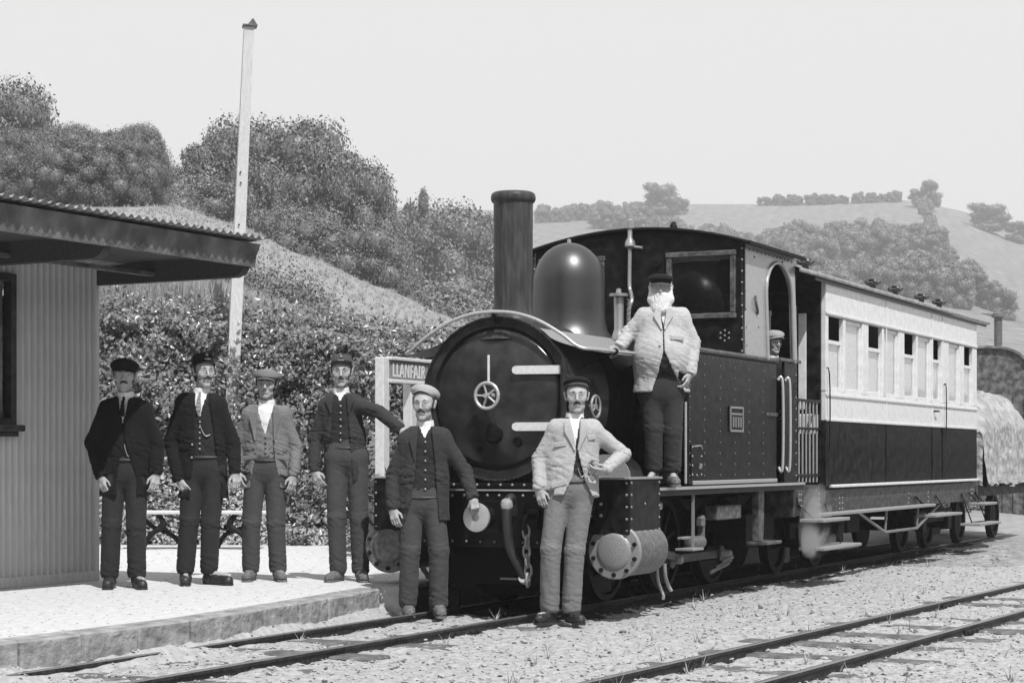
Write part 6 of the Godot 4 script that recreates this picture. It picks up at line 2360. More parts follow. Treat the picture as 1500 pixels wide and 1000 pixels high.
		# lapels turned back along the opening
		if o.get("lapels", true):
			for s in [-1, 1]:
				mb = MB.new()
				var y0 := neck.y - 0.03
				var y1: float = o.get("lapel_to", op[mini(2, op.size() - 1)][0])
				var rows := 7
				var pa := []
				for k in rows:
					var kk := float(k) / (rows - 1)
					var y := lerpf(y0, y1, kk)
					var w0 := 0.02
					var c0 := 0.0
					for i in op.size() - 1:
						if y <= op[i][0] and y >= op[i + 1][0]:
							var u: float = (op[i][0] - y) / (op[i][0] - op[i + 1][0])
							w0 = lerpf(op[i][1], op[i + 1][1], u)
							c0 = lerpf(op[i][2], op[i + 1][2], u)
					var xi: float = sm.x + c0 + s * (maxf(w0, 0.004) + 0.003)
					var wd := 0.058 * (1.0 - absf(kk - 0.35) * 1.1) * (1.0 - kk * kk * 0.6) + 0.004
					var xo: float = xi + s * wd
					pa.append([Vector3(xi, y, front_z(jp, xi + s * 0.012, y, 0.026) + 0.007), Vector3(xo, y - 0.004, front_z(jp, xo, y, 0.026) + 0.012)])
				for k in rows - 1:
					mb.quad(pa[k][0], pa[k][1], pa[k + 1][1], pa[k + 1][0])
					mb.quad(pa[k][1], pa[k][1] - Vector3(0, 0, 0.014), pa[k + 1][1] - Vector3(0, 0, 0.014), pa[k + 1][1])
					mb.quad(pa[k][0], pa[k][0] - Vector3(0, 0, 0.02), pa[k + 1][0] - Vector3(0, 0, 0.02), pa[k + 1][0])
				part(t, "lapel", mb, M[o.jacket])
		for pk in o.get("pockets", []):
			mb = MB.new()
			var zz := front_z(jp, pk[0], pk[1], 0.03)
			mb.box(Vector3(pk[0], pk[1], zz - 0.004), Vector3(pk[2], 0.036, 0.009), Basis(Vector3.UP, signf(pk[0]) * 0.2) * Basis(Vector3(0, 0, 1), pk[3] if pk.size() > 3 else 0.0), 0.004)
			part(t, "pocket_flap", mb, M[o.jacket])
		for b in o.get("jacket_buttons", []):
			mb = MB.new()
			mb.ball(Vector3(b[0], b[1], front_z(jp, b[0], b[1]) + 0.002), Vector3(0.011, 0.011, 0.007), 8, 5)
			part(t, "button", mb, M[o.get("button", "brass")])
	if o.has("vest_buttons"):
		for k in int(o.vest_buttons):
			var y: float = lerpf(sm.y - o.get("vee", 0.16) - 0.02, o.get("vest_hem", waist.lerp(hm, 0.35).y) + 0.04, float(k) / (o.vest_buttons - 1))
			mb = MB.new()
			mb.ball(Vector3(sm.x + 0.006, y, front_z(vest_pts, sm.x, y) + 0.003), Vector3(0.010, 0.010, 0.006), 8, 5)
			part(t, "button", mb, M[o.get("button", "brass")])
	if o.has("chain"):
		mb = MB.new()
		var c: Array = o.chain
		var pa := []
		for k in 9:
			var u := k / 8.0
			var p := (c[0] as Vector3).lerp(c[1], u) - Vector3(0, sin(u * PI) * 0.045, 0)
			pa.append(Vector3(p.x, p.y, front_z(vest_pts, p.x, p.y) + 0.006))
		mb.tube(pa, 0.0045, 6)
		part(t, "watch_chain", mb, M.brass)
	if o.get("belt", true):
		mb = MB.new()
		var by: float = o.get("vest_hem", waist.lerp(hm, 0.35).y) - 0.025
		var rr := []
		for k in 25:
			var a := TAU * k / 24
			rr.append(Vector3(hm.x + cos(a) * (cr - 0.004), by, sin(a) * (cr - 0.004) * 0.63))
		mb.tube(rr, 0.014, 6, false)
		part(t, "belt", mb, M.boot_leather)
	cap(t, hxf, o)
	return t

# caps, sitting on the head's own frame
func cap(t: Node3D, hxf: Transform3D, o: Dictionary) -> void:
	var kind: String = o.get("cap", "flat")
	if kind == "none": return
	var c := Node3D.new()
	c.name = "cap"
	t.add_child(c)
	c.transform = hxf * Transform3D(Basis.from_euler(o.get("cap_turn", Vector3(-0.08, 0, 0))), o.get("cap_at", Vector3(0, 0.052, -0.008)))
	var m: Material = M[o.get("cap_cloth", "cap_dark")]
	var mb := MB.new()
	var sc := Basis.from_scale(Vector3(0.94, 1.0, 1.10))
	if kind == "flat":
		var w: float = o.get("cap_wide", 0.118)
		var ch: float = o.get("cap_high", 0.046)
		mb.ball(Vector3(0, 0.018, 0.004), Vector3(w * 0.95, ch, w * 1.08), 28, 12, -0.62)
		mb.ball(Vector3(0, 0.018 + ch, 0.0), Vector3(0.010, 0.006, 0.010), 8, 4, 0.0)
	elif kind == "round":
		mb.lathe([[0.0, 0.066], [0.05, 0.064], [0.088, 0.054], [0.106, 0.038], [0.108, 0.026], [0.096, 0.012], [0.0895, 0.004], [0.089, -0.006]], Transform3D(sc, Vector3.ZERO), 32)
	else:
		mb.lathe([[0.0, 0.072], [0.06, 0.071], [0.084, 0.066], [0.087, 0.060], [0.090, 0.004], [0.090, -0.008]], Transform3D(sc, Vector3.ZERO), 32)
	part(c, "crown", mb, m)
	mb = MB.new()
	mb.lathe([[0.0905, 0.014], [0.0925, 0.012], [0.0925, -0.008], [0.089, -0.010]], Transform3D(sc, Vector3.ZERO), 32)
	part(c, "band", mb, M[o.get("cap_band", o.get("cap_cloth", "cap_dark"))])
	# peak: a curved, dropped crescent with thickness
	mb = MB.new()
	var reach: float = o.get("peak", 0.055)
	var top := func(u, v):
		var a: float = lerpf(-1.15, 1.15, u) + PI / 2
		var r: float = 0.090 + reach * v * cos((u - 0.5) * 2.5)
		return Vector3(cos(a) * r * 0.94, -0.004 - 0.30 * reach * v - 0.012 * absf(u - 0.5) * 2.0, sin(a) * r * 1.10)
	mb.sheet(14, 4, top)
	mb.sheet(14, 4, func(u, v): return top.call(u, v) - Vector3(0, 0.005, 0), Vector3.DOWN)
	mb.sheet(14, 1, func(u, v): return top.call(u, 1.0) - Vector3(0, 0.005 * v, 0), Vector3(0, 0, 1))
	part(c, "peak", mb, M[o.get("cap_peak", o.get("cap_cloth", "cap_dark"))])
	if o.has("badge"):
		mb = MB.new()
		mb.ball(Vector3(0, o.badge, 0.098), Vector3(0.013, 0.015, 0.006), 10, 6)
		if kind == "kepi": mb.box(Vector3(0, 0.012, 0.103), Vector3(0.05, 0.008, 0.005), Basis(), 0.002)
		part(c, "badge", mb, M.brass)

func build_people() -> void:
	make_figure_parts()
	var J := people_joints()
	var j: Array
	person("man in black suit and soft cap nearest the corrugated shed", J.p1, {"skin": "skin_dark", "look": 0.12, "hair": "hair_dark", "moustache": 0.030, "cap": "flat", "cap_cloth": "cap_dark", "cap_wide": 0.118, "cap_high": 0.062, "cap_turn": Vector3(0.0, 0, -0.08), "peak": 0.035,
		"jacket": "black_cloth", "waistcoat": "black_cloth", "trousers": "dark_trouser", "tie": "black_cloth", "vee": 0.14, "vee_w": 0.05, "wide": 1.02, "arm": 1.08, "hem": 0.71, "open": [[1.50, 0.045, 0.0], [1.27, 0.02, 0.0], [1.15, 0.006, 0.01], [1.0, 0.035, 0.02], [0.85, 0.075, 0.03]], "lapel_to": 1.2, "chain": [V(0.02, 1.10, 0), V(0.07, 1.02, 0)], "rollL": 1.0, "rollR": -1.0})
	person("guard in dark uniform and peaked cap with a pouch strap across his chest", J.p2, {"skin": "skin", "head": Vector3(0.96, 1.03, 1.0), "look": 0.5, "hair": "hair_dark", "moustache": 0.036, "tache_hair": "hair_brown", "cap": "kepi", "cap_cloth": "cap_dark", "cap_turn": Vector3(-0.22, 0, 0.0), "cap_at": Vector3(0, 0.062, -0.014), "badge": 0.045, "peak": 0.026,
		"jacket": "navy_cloth", "waistcoat": "charcoal_cloth", "trousers": "dark_trouser", "tie": "cap_tweed", "vee": 0.16, "vee_w": 0.06, "wide": 1.02, "arm": 1.05, "hem": 0.68, "flare": 0.01, "open": [[1.56, 0.05, 0.01], [1.30, 0.065, 0.035], [1.1, 0.075, 0.05], [0.95, 0.09, 0.05], [0.80, 0.12, 0.05]], "lapels": false, "jacket_buttons": [[-0.055, 1.10], [-0.06, 1.00]], "chain": [V(0.0, 1.26, 0), V(0.08, 1.18, 0)], "vest_buttons": 6, "rollL": 1.3, "rollR": -0.9})
	person("youth in pale cloth cap and grey jacket with open white collar", J.p3, {"skin": "skin", "head": Vector3(0.95, 0.94, 0.95), "hair": "hair_dark", "cap": "flat", "cap_cloth": "cap_tweed", "cap_wide": 0.128, "cap_turn": Vector3(-0.02, 0, -0.06), "cap_at": Vector3(0, 0.060, -0.006), "peak": 0.035, "nod": 0.0,
		"jacket": "mid_tweed", "waistcoat": "pale_waistcoat", "trousers": "stripe_trouser", "vee": 0.20, "vee_w": 0.075, "vest_hem": 1.0, "hem": 0.75, "flare": 0.01, "open": [[1.47, 0.06, 0.0], [1.3, 0.065, 0.0], [1.12, 0.070, 0.0], [0.95, 0.085, 0.0], [0.80, 0.12, 0.0]], "lapel_to": 1.14, "vest_buttons": 4, "button": "pale_waistcoat", "pockets": [[-0.13, 1.0, 0.11, 0.1], [0.14, 1.0, 0.11, -0.1]], "boots": "boot_dusty", "skin_hand": "skin", "rollL": 0.9, "rollR": -0.9})
	person("young man with badged cap stretching one arm out behind the man at the buffer", J.p4, {"head": Vector3(0.96, 1.0, 0.98), "look": 0.05, "hair": "hair_dark", "tache_hair": "hair_brown", "moustache": 0.024, "cap": "kepi", "cap_cloth": "cap_grey", "cap_band": "cap_dark", "cap_peak": "cap_dark", "badge": 0.040, "peak": 0.020, "cap_turn": Vector3(-0.14, 0, 0), "cap_at": Vector3(0, 0.066, -0.012),
		"jacket": "cord_cloth", "waistcoat": "dark_tweed", "trousers": "stripe_trouser", "vee": 0.03, "vee_w": 0.03, "wide": 1.08, "vest_hem": 1.10, "hem": 0.81, "open": [[1.56, 0.05, 0.0], [1.40, 0.06, 0.0], [1.2, 0.075, 0.0], [1.0, 0.10, -0.01], [0.85, 0.13, -0.02]], "lapel_to": 1.36, "vest_buttons": 6, "boots": "boot_dusty", "rollL": 1.2})
	person("man in pale pushed-back cap standing between the rails with a hand on the buffer", J.p5, {"head": Vector3(0.97, 1.0, 1.0), "look": -0.22, "hair": "hair_brown", "moustache": 0.034, "cap": "flat", "cap_cloth": "cap_pale", "cap_wide": 0.120, "cap_turn": Vector3(-0.38, 0, -0.1), "cap_at": Vector3(0, 0.070, -0.030), "peak": 0.022,
		"jacket": "cord_cloth", "waistcoat": "dark_tweed", "trousers": "grey_cloth", "vee": 0.04, "vee_w": 0.045, "vest_hem": 0.92, "hem": 0.72, "wide": 1.06, "flare": 0.01, "open": [[1.43, 0.05, 0.0], [1.25, 0.065, 0.005], [1.05, 0.080, 0.005], [0.90, 0.095, 0.0], [0.70, 0.13, -0.02]], "lapel_to": 1.18, "vest_buttons": 6, "boots": "boot_dusty", "rollL": 1.2, "gripR": true, "rollR": -1.2})
	person("man in light drill jacket with a hand on his hip before the cylinder", J.p6, {"look": 0.0, "hair": "hair_dark", "moustache": 0.028, "cap": "round", "cap_cloth": "cap_dark", "cap_band": "cap_grey", "cap_turn": Vector3(-0.25, 0, 0), "cap_at": Vector3(0, 0.066, -0.020), "peak": 0.016, "head": Vector3(0.97, 1.02, 1.0),
		"jacket": "light_drill", "waistcoat": "charcoal_cloth", "trousers": "mid_tweed", "vee": 0.17, "vee_w": 0.04, "vest_hem": 1.06, "wide": 1.08, "hem": 0.92, "folds": 0.009, "flare": 0.012, "open": [[1.52, 0.04, 0.0], [1.36, 0.02, 0.01], [1.27, 0.003, 0.01], [1.18, 0.020, 0.02], [1.06, 0.045, 0.02], [0.90, 0.12, 0.02]], "lapel_to": 1.27, "round_front": 0.6, "pockets": [[-0.06, 1.31, 0.09, 0.1], [-0.07, 1.02, 0.12, 0.25], [0.17, 1.36, 0.06, 0.2]], "chain": [V(0.07, 1.14, 0), V(0.12, 1.1, 0)], "rollL": 1.2, "rollR": -0.6})
	person("old driver with full white beard standing on the running plate", J.p7, {"look": -0.08, "hair": "hair_white", "sideburn": -0.06, "beard": true, "head": Vector3(1.0, 0.98, 1.0), "cap": "round", "cap_cloth": "cap_dark", "cap_peak": "cap_grey", "cap_turn": Vector3(0.03, 0, -0.03), "cap_at": Vector3(0, 0.050, -0.004), "peak": 0.045,
		"jacket": "pale_drill", "waistcoat": "charcoal_cloth", "trousers": "brown_trouser", "vee": 0.12, "vee_w": 0.05, "wide": 1.12, "belly": 0.02, "arm": 1.10, "leg": 0.98, "hem": 0.74, "folds": 0.009, "flare": 0.01, "open": [[1.45, 0.03, 0.0], [1.30, 0.012, -0.01], [1.22, 0.002, -0.01], [1.12, 0.003, -0.01], [1.05, 0.004, -0.01], [0.92, 0.05, 0.01], [0.74, 0.13, 0.03]], "lapel_to": 1.23, "jacket_buttons": [[-0.01, 1.10]], "button": "steel", "pockets": [[0.13, 1.16, 0.11, -0.05]], "boots": "boot_dusty", "gripL": true, "rollL": 1.2, "rollR": -0.4, "belt": false})
	# boy looking out of the cab
	var b := [train_point(0.84, DECK_Y + 0.01, 3.86), [V(0, 1.30, 0), V(-0.15, 1.10, 0), V(0.13, 1.10, 0), V(-0.18, 0.9, 0), V(0.17, 0.88, 0), V(-0.14, 0.70, 0.08), V(0.13, 0.69, 0.08), V(-0.12, 0.6, 0.1), V(0.1, 0.6, 0.1), V(-0.07, 0.72, 0), V(0.07, 0.72, 0), V(-0.08, 0.38, 0.02), V(0.08, 0.38, 0.02), V(-0.08, 0.08, 0), V(0.08, 0.08, 0), V(-0.09, 0.03, 0.17), V(0.09, 0.03, 0.17)]]
	person("boy in pale cap looking out of the engine's cab opening", b, {"head": Vector3(0.86, 0.86, 0.86), "look": 0.5, "hair": "hair_brown", "cap": "flat", "cap_cloth": "cap_pale", "cap_wide": 0.112, "peak": 0.03, "jacket": "dark_tweed", "waistcoat": "dark_tweed", "shirt": "linen", "trousers": "dark_trouser", "vee": 0.06, "hem": 0.66, "open": [[1.2, 0.04, 0.0], [1.05, 0.02, 0.0], [0.9, 0.004, 0.0], [0.66, 0.05, 0.0]], "lapels": false})

func people_joints() -> Dictionary:
	return {
		"p1": [V(-2.974,0.170,-14.920), [V(0,1.628,0), V(-0.178,1.398,0), V(0.188,1.398,0), V(-0.25,1.115,-0.02), V(0.242,1.105,-0.02), V(-0.165,0.854,0.06), V(0.257,0.875,0.06), V(-0.141,0.73,0.1), V(0.249,0.782,0.1), V(-0.079,0.895,0), V(0.089,0.895,0), V(-0.093,0.488,0.03), V(0.095,0.477,0.03), V(-0.115,0.099,0), V(0.094,0.099,0), V(-0.089,0.039,0.2), V(0.174,0.06,0.2)]],
		"p2": [V(-2.446,0.170,-15.320), [V(0.016,1.677,0), V(-0.183,1.467,0), V(0.172,1.451,0), V(-0.245,1.118,-0.02), V(0.244,1.118,-0.02), V(-0.167,0.823,0.06), V(0.272,0.882,0.06), V(-0.102,0.733,0.1), V(0.299,0.765,0.1), V(-0.075,0.903,0), V(0.102,0.903,0), V(-0.092,0.506,0.03), V(0.075,0.485,0.03), V(-0.129,0.108,0), V(0.059,0.118,0), V(-0.095,0.045,0.2), V(0.227,0.061,0.12)]],
		"p3": [V(-2.000,0.170,-15.830), [V(0,1.594,0), V(-0.178,1.377,0), V(0.178,1.394,0), V(-0.242,1.078,-0.02), V(0.237,1.078,-0.02), V(-0.23,0.878,0.06), V(0.229,0.856,0.06), V(-0.197,0.746,0.1), V(0.217,0.724,0.1), V(-0.089,0.9,0), V(0.078,0.9,0), V(-0.118,0.468,0.03), V(0.081,0.456,0.03), V(-0.128,0.089,0), V(0.094,0.089,0), V(-0.134,0.046,0.2), V(0.151,0.046,0.2)]],
		"p4": [V(-1.354,0.170,-15.750), [V(-0.028,1.691,0), V(-0.188,1.453,0), V(0.122,1.476,0), V(-0.245,1.155,-0.02), V(0.292,1.362,0.15), V(-0.243,0.89,0.06), V(0.479,1.216,0.35), V(-0.2,0.786,0.1), V(0.57,1.161,0.45), V(-0.072,0.989,0), V(0.099,0.989,0), V(-0.064,0.515,0.03), V(0.118,0.504,0.03), V(-0.055,0.094,0), V(0.127,0.083,0), V(-0.111,0.038,0.17), V(0.17,0.029,0.2)]],
		"p5": [V(-0.671,-0.028,-14.720), [V(0.005,1.601,0), V(-0.165,1.364,0), V(0.191,1.384,0), V(-0.234,1.064,-0.02), V(0.315,1.095,0), V(-0.229,0.812,0.06), V(0.379,0.891,0.12), V(-0.206,0.696,0.1), V(0.406,0.779,0.16), V(-0.083,0.863,0), V(0.072,0.863,0), V(-0.097,0.497,0.03), V(0.12,0.497,0.03), V(-0.119,0.093,0), V(0.114,0.083,0), V(-0.095,0.038,0.15), V(0.142,0.018,0.22)]],
		"p6": [V(0.411,-0.044,-14.300), [V(0.065,1.666,0), V(-0.13,1.455,0), V(0.231,1.455,0), V(-0.21,1.199,-0.02), V(0.41,1.239,-0.06), V(-0.212,0.984,0.06), V(0.266,1.12,0.1), V(-0.182,0.826,0.1), V(0.193,1.105,0.17), V(-0.07,0.983,0), V(0.105,0.983,0), V(-0.126,0.544,0.05), V(0.049,0.533,0.03), V(-0.135,0.095,0), V(0.025,0.095,0), V(-0.213,0.049,0.17), V(0.084,0.04,0.18)]],
		"p7": [V(1.160,0.942,-15.300), [V(0.011,1.554,0), V(-0.156,1.372,0), V(0.215,1.366,0), V(-0.235,1.206,-0.02), V(0.265,1.131,-0.02), V(-0.314,1.095,0.05), V(0.236,0.886,0.06), V(-0.379,1.068,0.06), V(0.195,0.751,0.1), V(-0.07,0.754,0), V(0.102,0.754,0), V(-0.05,0.453,0.03), V(0.105,0.432,0.03), V(-0.048,0.142,0), V(0.102,0.132,0), V(-0.093,0.048,0.17), V(0.112,0.027,0.2)]],
	}
# ---------------------------------------------------------------- trees
func crown_mesh(seed_: int, lobes: int, leaves: int, leaf: float, shape: String, m: Material) -> ArrayMesh:
	# unit crown: height 0..1, radius about 0.5 at its widest
	var r := RandomNumberGenerator.new()
	r.seed = seed_
	var mb := MB.new()
	mb.colored = true
	var blobs := []
	for i in lobes:
		var y: float
		var w: float
		if shape == "conifer":
			y = 0.08 + 0.9 * i / lobes
			w = 0.24 * (1.0 - y) + 0.015
			blobs.append([Vector3(r.randfn(0, 0.03) , y, r.randfn(0, 0.03)), Vector3(w, 0.07, w)])
			continue
		var a := r.randf() * TAU
		y = r.randf_range(0.16, 0.93)
		var ring := 0.36 * sqrt(maxf(0.0, 1.0 - pow((y - 0.48) / 0.52, 2.0)))
		var q := ring * sqrt(r.randf_range(0.15, 1.0))
		w = r.randf_range(0.09, 0.20)
		blobs.append([Vector3(cos(a) * q, y - 0.03, sin(a) * q), Vector3(w, w * 0.8, w)])
	# the close inner leafage of each clump, so that no light passes straight through
	for b in blobs:
		var keep: Vector3 = (b[1] as Vector3) * (0.60 if leaves > 9000 else 0.74)
		mb.col = Color(0.9, 0.9, 0.9)
		mb.ball(b[0], keep, 9, 6)
	for i in leaves:
		var b: Array = blobs[r.randi() % blobs.size()]
		var d := Vector3(r.randfn(0, 1), r.randfn(0.25, 1), r.randfn(0, 1)).normalized()
		var rad := 1.0 - 0.42 * pow(r.randf(), 1.4) + r.randfn(0, 0.09)
		var p: Vector3 = b[0] + d * (b[1] as Vector3) * rad
		var g := r.randf_range(0.72, 1.2)
		mb.col = Color(g, g, g)
		var nrm := (d + Vector3(r.randfn(0, 0.6), r.randfn(0.2, 0.5), r.randfn(0, 0.6))).normalized()
		var along := nrm.cross(Vector3(r.randfn(0, 1), r.randfn(0, 1), r.randfn(0, 1))).normalized()
		var side := nrm.cross(along)
		var s := leaf * r.randf_range(0.45, 1.35)
		mb.flat(p - along * s * 0.5, p + side * s * 0.3, p + along * s * 0.5, nrm)
		mb.flat(p - along * s * 0.5, p - side * s * 0.3, p + along * s * 0.5, nrm)
	return mb.mesh(m)

func trunk_mesh(seed_: int, shape: String) -> ArrayMesh:
	var r := RandomNumberGenerator.new()
	r.seed = seed_
	var mb := MB.new()
	if shape == "conifer":
		mb.tube([Vector3(0, -0.05, 0), Vector3(0, 0.95, 0)], [0.02, 0.004], 6)
		return mb.mesh(M.bark)
	mb.tube([Vector3(0, -0.06, 0), Vector3(0.01, 0.2, 0), Vector3(0.0, 0.5, 0.01), Vector3(-0.01, 0.8, 0)], [0.035, 0.028, 0.018, 0.006], 7)
	for k in 7:
		var a := r.randf() * TAU
		var y := r.randf_range(0.2, 0.6)
		var e := Vector3(cos(a) * 0.3, y + 0.22, sin(a) * 0.3)
		mb.tube([Vector3(0, y, 0), e * Vector3(0.5, 1, 0.5) - Vector3(0, 0.08, 0), e], [0.014, 0.009, 0.004], 5)
	return mb.mesh(M.bark)

func build_trees() -> void:
	var crowns := []
	var trunks := []
	for k in 3:
		crowns.append(crown_mesh(100 + k, 56, 52000, 0.020, "oak", M.leaf_dark))
		trunks.append(trunk_mesh(200 + k, "oak"))
	var conifer := crown_mesh(120, 16, 9000, 0.018, "conifer", M.leaf_dark)
	var conifer_trunk := trunk_mesh(121, "conifer")
	var far := []
	for k in 3:
		far.append(crown_mesh(130 + k, 30, 6500, 0.046, "oak", M.leaf_far))
	# [x, distance, height, width, kind, label]
	var list := tree_list()
	for i in list.size():
		var a: Array = list[i]
		var base := maxf(bank_h(a[0], a[1]) if a[1] < 112.0 else -99.0, hill_h(a[0], a[1])) if a[1] < 112.0 else hill_h(a[0], a[1])
		var t := thing("conifer_tree" if a[4] == "c" else "broadleaf_tree", a[5], "tree", Vector3(a[0], base - 0.2, -a[1]), 0.0, a[6])
		var sc := Transform3D(Basis(Vector3.UP, i * 2.1).scaled(Vector3(a[3], a[2], a[3])), Vector3.ZERO)
		if a[4] == "c":
			inst(t, "trunk", conifer_trunk, sc)
			inst(t, "crown", conifer, sc)
		elif a[4] == "f":
			inst(t, "trunk", trunks[i % 3], sc)
			inst(t, "crown", far[i % 3], sc)
		else:
			inst(t, "trunk", trunks[i % 3], sc)
			inst(t, "crown", crowns[i % 3], sc)
	# the lane-side trees behind the viewer that the bright paintwork mirrors
	var lots0 := [[], []]
	var r0 := RandomNumberGenerator.new()
	r0.seed = 321
	for k in 70:
		var ang := lerpf(-1.9, 1.9, k / 69.0)
		var rad := r0.randf_range(27.0, 36.0)
		var h := r0.randf_range(6.0, 10.0)
		var p := Vector3(sin(ang) * rad + 4.0, -0.6, cos(ang) * rad + 2.0)
		if p.z < -4.0 and p.x < 20.0: continue
		lots0[k % 2].append(Transform3D(Basis(Vector3.UP, r0.randf() * TAU).scaled(Vector3(h, h, h)), p))
	for k in 40:
		var dd := lerpf(2.0, 120.0, k / 39.0)
		var h := r0.randf_range(3.6, 4.8)
		lots0[k % 2].append(Transform3D(Basis(Vector3.UP, r0.randf() * TAU).scaled(Vector3(h * 1.6, h, h * 1.6)), Vector3(dd * 0.34 + 22.0 + r0.randfn(0, 1.5), -0.6, -dd)))
	for k in 2:
		var o := scatter(self, numbered("lane_trees"), crowns[k], lots0[k])
		tag(stuff(o), "trees and low hedge along the lane behind and right of the viewer", "wood")
	var scrub := [[], []]  # unseen scrub added so the gap under the coach reads dark
	for k in 60:
		var p := train_point(-3.0 + r0.randfn(0, 0.3), -0.35, lerpf(3.5, 30.0, k / 59.0))
		var h := r0.randf_range(1.4, 1.9)
		scrub[k % 2].append(Transform3D(Basis(Vector3.UP, r0.randf() * TAU).scaled(Vector3(h * 1.3, h, h * 1.3)), p))
	for k in 2:
		var o := scatter(self, numbered("added_scrub"), far[k], scrub[k])
		tag(stuff(o), "unseen low scrub added behind the coach to darken the gap beneath it", "scrub")
	# woods and hedgerows that read as masses
	for w in wood_list():
		var lots := [[], [], []]
		var r := RandomNumberGenerator.new()
		r.seed = 500 + int(w.x0 + w.d0)
		for k in int(w.n):
			var u := r.randf()
			var v := r.randf()
			var x: float = lerpf(w.x0, w.x1, u) + r.randfn(0, w.get("jx", 0.0))
			var d: float = lerpf(w.d0, w.d1, u) + (v - 0.5) * w.deep
			var base := maxf(bank_h(x, d), hill_h(x, d)) if d < 110.0 else hill_h(x, d)
			var h := r.randf_range(w.h0, w.h1)
			var wd: float = h * r.randf_range(0.75, 1.15)
			lots[k % 3].append(Transform3D(Basis(Vector3.UP, r.randf() * TAU).scaled(Vector3(wd, h, wd)), Vector3(x, base - 0.15 * h, -d)))
		for k in 3:
			if lots[k].is_empty(): continue
			var o := scatter(self, numbered(w.called), crowns[k] if w.near else far[k], lots[k])
			tag(stuff(o), w.label, w.category)

func tree_list() -> Array:
	var L := "trees of the wood on the left"
	var C := "trees of the clump on the brow"
	var R := "trees in the dip behind the engine"
	var H := "trees on the far hill"
	return [
		[-27.3, 105.0, 12.4, 8.0, "o", "tall tree cut by the photo's left edge above the shed roof", L],
		[-25.4, 105.0, 9.8, 8.0, "o", "tree of the left wood just right of the tall edge tree", L],
		[-23.0, 105.0, 10.2, 7.0, "o", "rounded tree in the middle of the left wood's skyline", L],
		[-21.0, 105.0, 9.6, 6.6, "o", "tree of the left wood right of its middle", L],
		[-18.8, 105.0, 8.6, 6.0, "o", "lowest tree at the right end of the left wood", L],
		[-15.7, 102.0, 9.8, 7.2, "o", "leftmost tree of the big clump on the brow, left of the pole", C],
		[-14.3, 102.0, 11.0, 7.6, "o", "tallest tree of the clump on the brow, behind the pole", C],
		[-11.6, 102.0, 13.0, 9.6, "o", "broad domed tree on the brow just right of the pole", C],
		[-9.4, 99.0, 11.6, 8.0, "o", "tree on the brow sloping down right of the domed tree", C],
		[-7.8, 97.0, 9.8, 6.2, "o", "rightmost tree of the clump on the brow", C],
		[-11.0, 172.0, 21.5, 9.0, "c", "pointed conifer at the left of the dip behind the engine", R],
		[-9.2, 176.0, 21.5, 14.0, "c", "broader conifer standing right of the pointed one", R],
		[-6.8, 178.0, 19.5, 16.0, "o", "round tree in the dip right of the conifers", R],
		[-3.9, 180.0, 20.0, 16.0, "o", "round tree in the dip nearest the chimney", R],
		[49.0, 640.0, 12.0, 15.0, "f", "round tree on the far skyline left of the cab roof", H],
		[142.5, 662.0, 11.5, 9.0, "f", "tall spreading tree on the far skyline, right of the hedgerow", H],
		[138.5, 664.0, 6.5, 8.0, "f", "lower tree leaning against the tall far skyline tree", H],
		[157.0, 640.0, 10.5, 18.0, "f", "broad tree clump on the far skyline at the right edge", H],
		[166.0, 636.0, 8.0, 13.0, "f", "last far skyline tree, cut off near the right edge", H],
	]

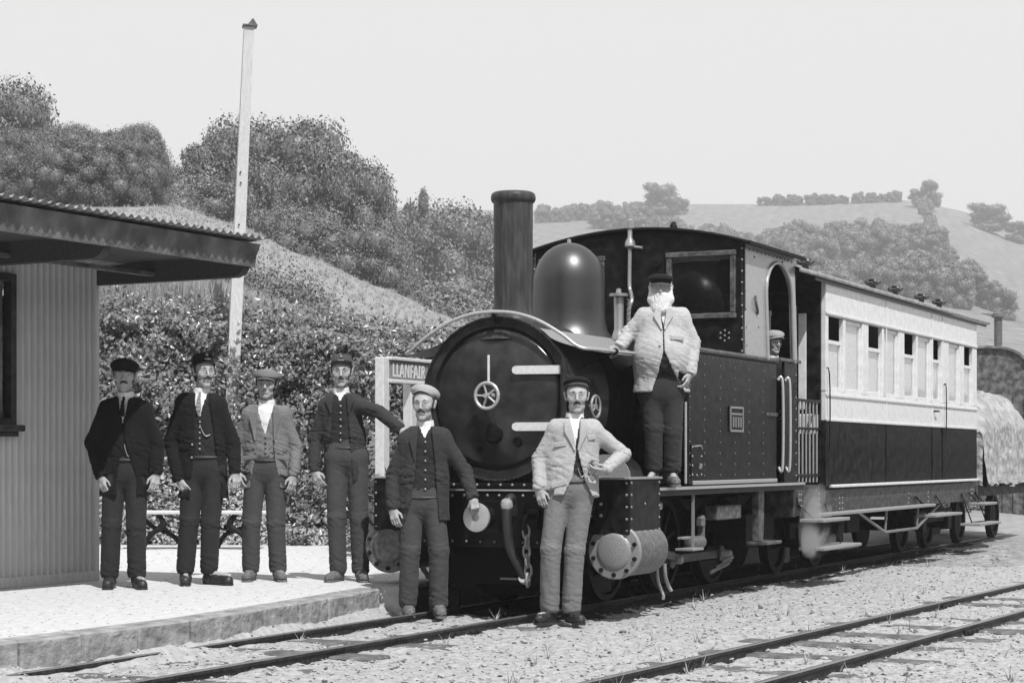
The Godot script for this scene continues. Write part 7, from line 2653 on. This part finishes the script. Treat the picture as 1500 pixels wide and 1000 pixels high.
func wood_list() -> Array:
	return [
		{"called": "left_wood", "label": "dark mass of the wood above the shed roof on the left", "category": "wood", "near": true, "x0": -31.0, "x1": -18.0, "d0": 100.0, "d1": 98.0, "deep": 8.0, "n": 46, "h0": 5.0, "h1": 8.0},
		{"called": "brow_wood", "label": "dark undergrowth at the foot of the clump on the brow", "category": "wood", "near": true, "x0": -16.5, "x1": -7.0, "d0": 96.0, "d1": 94.0, "deep": 5.0, "n": 26, "h0": 4.5, "h1": 6.5},
		{"called": "dip_wood", "label": "grey wood filling the dip between the brow and the chimney", "category": "wood", "near": true, "x0": -11.5, "x1": 7.0, "d0": 142.0, "d1": 150.0, "deep": 66.0, "n": 110, "h0": 10.5, "h1": 15.0},
		{"called": "slope_wood", "label": "belt of trees running down the far slope above the cab roof", "category": "wood", "near": false, "x0": 27.0, "x1": 60.0, "d0": 620.0, "d1": 420.0, "deep": 26.0, "n": 60, "h0": 6.0, "h1": 10.0},
		{"called": "slope_wood", "label": "wood on the far slope above the coach's right end", "category": "wood", "near": false, "x0": 58.0, "x1": 104.0, "d0": 440.0, "d1": 490.0, "deep": 55.0, "n": 60, "h0": 6.0, "h1": 11.0},
		{"called": "valley_wood", "label": "wood low on the far slope just over the coach roof", "category": "wood", "near": false, "x0": 36.0, "x1": 88.0, "d0": 370.0, "d1": 360.0, "deep": 36.0, "n": 70, "h0": 6.0, "h1": 9.5},
		{"called": "brow_scrub", "label": "scrub along the brow between the shed roof and the left wood", "category": "scrub", "near": true, "x0": -22.0, "x1": -15.4, "d0": 82.0, "d1": 80.0, "deep": 5.0, "n": 50, "h0": 2.6, "h1": 3.8},
		{"called": "hill_hedgerow", "label": "dark hedgerow along the far skyline", "category": "hedgerow", "near": false, "x0": 88.0, "x1": 138.0, "d0": 690.0, "d1": 690.0, "deep": 6.0, "n": 60, "h0": 2.6, "h1": 5.0},
		{"called": "hill_hedgerow", "label": "hedgerow running down the far hill below the tall tree", "category": "hedgerow", "near": false, "x0": 139.0, "x1": 100.0, "d0": 660.0, "d1": 440.0, "deep": 8.0, "n": 40, "h0": 3.0, "h1": 5.0},
		{"called": "ridge_trees", "label": "line of small trees on the far ridge beside the chimney", "category": "hedgerow", "near": false, "x0": 6.0, "x1": 60.0, "d0": 640.0, "d1": 650.0, "deep": 14.0, "n": 44, "h0": 4.0, "h1": 7.0},
	]

# ---------------------------------------------------------------- steam
func build_steam() -> void:
	var r := RandomNumberGenerator.new()
	r.seed = 88
	var plume := thing("steam_plume", "white steam leaking low between the engine and the coach steps", "steam", train_point(1.14, 0.30, 3.9))
	# a fan of long thin wisps from a cock under the cab, thinning as they spread
	for i in 26:
		var u := i / 25.0
		var f := FogVolume.new()
		f.name = "wisp"
		f.shape = RenderingServer.FOG_VOLUME_SHAPE_ELLIPSOID
		var ln := r.randf_range(0.28, 0.95)
		var wd := 0.05 + 0.16 * ln * r.randf_range(0.6, 1.2)
		f.size = Vector3(wd, wd, ln)
		var rise := lerpf(0.15, 1.15, r.randf())
		var dirn := (train_point(1.0 + r.randfn(0, 0.10), 1.0 + rise, 2.0) - train_point(1.0, 1.0, 1.0)).normalized()
		f.basis = Basis.looking_at(dirn, Vector3.UP)
		var fm := FogMaterial.new()
		fm.albedo = Color(0.98, 0.98, 0.98)
		fm.density = lerpf(3.0, 1.3, ln) * r.randf_range(0.6, 1.2)
		f.material = fm
		f.position = train_point(1.18, 0.26, 3.78) + dirn * ln * 0.52 - plume.position
		plume.add_child(f, true)
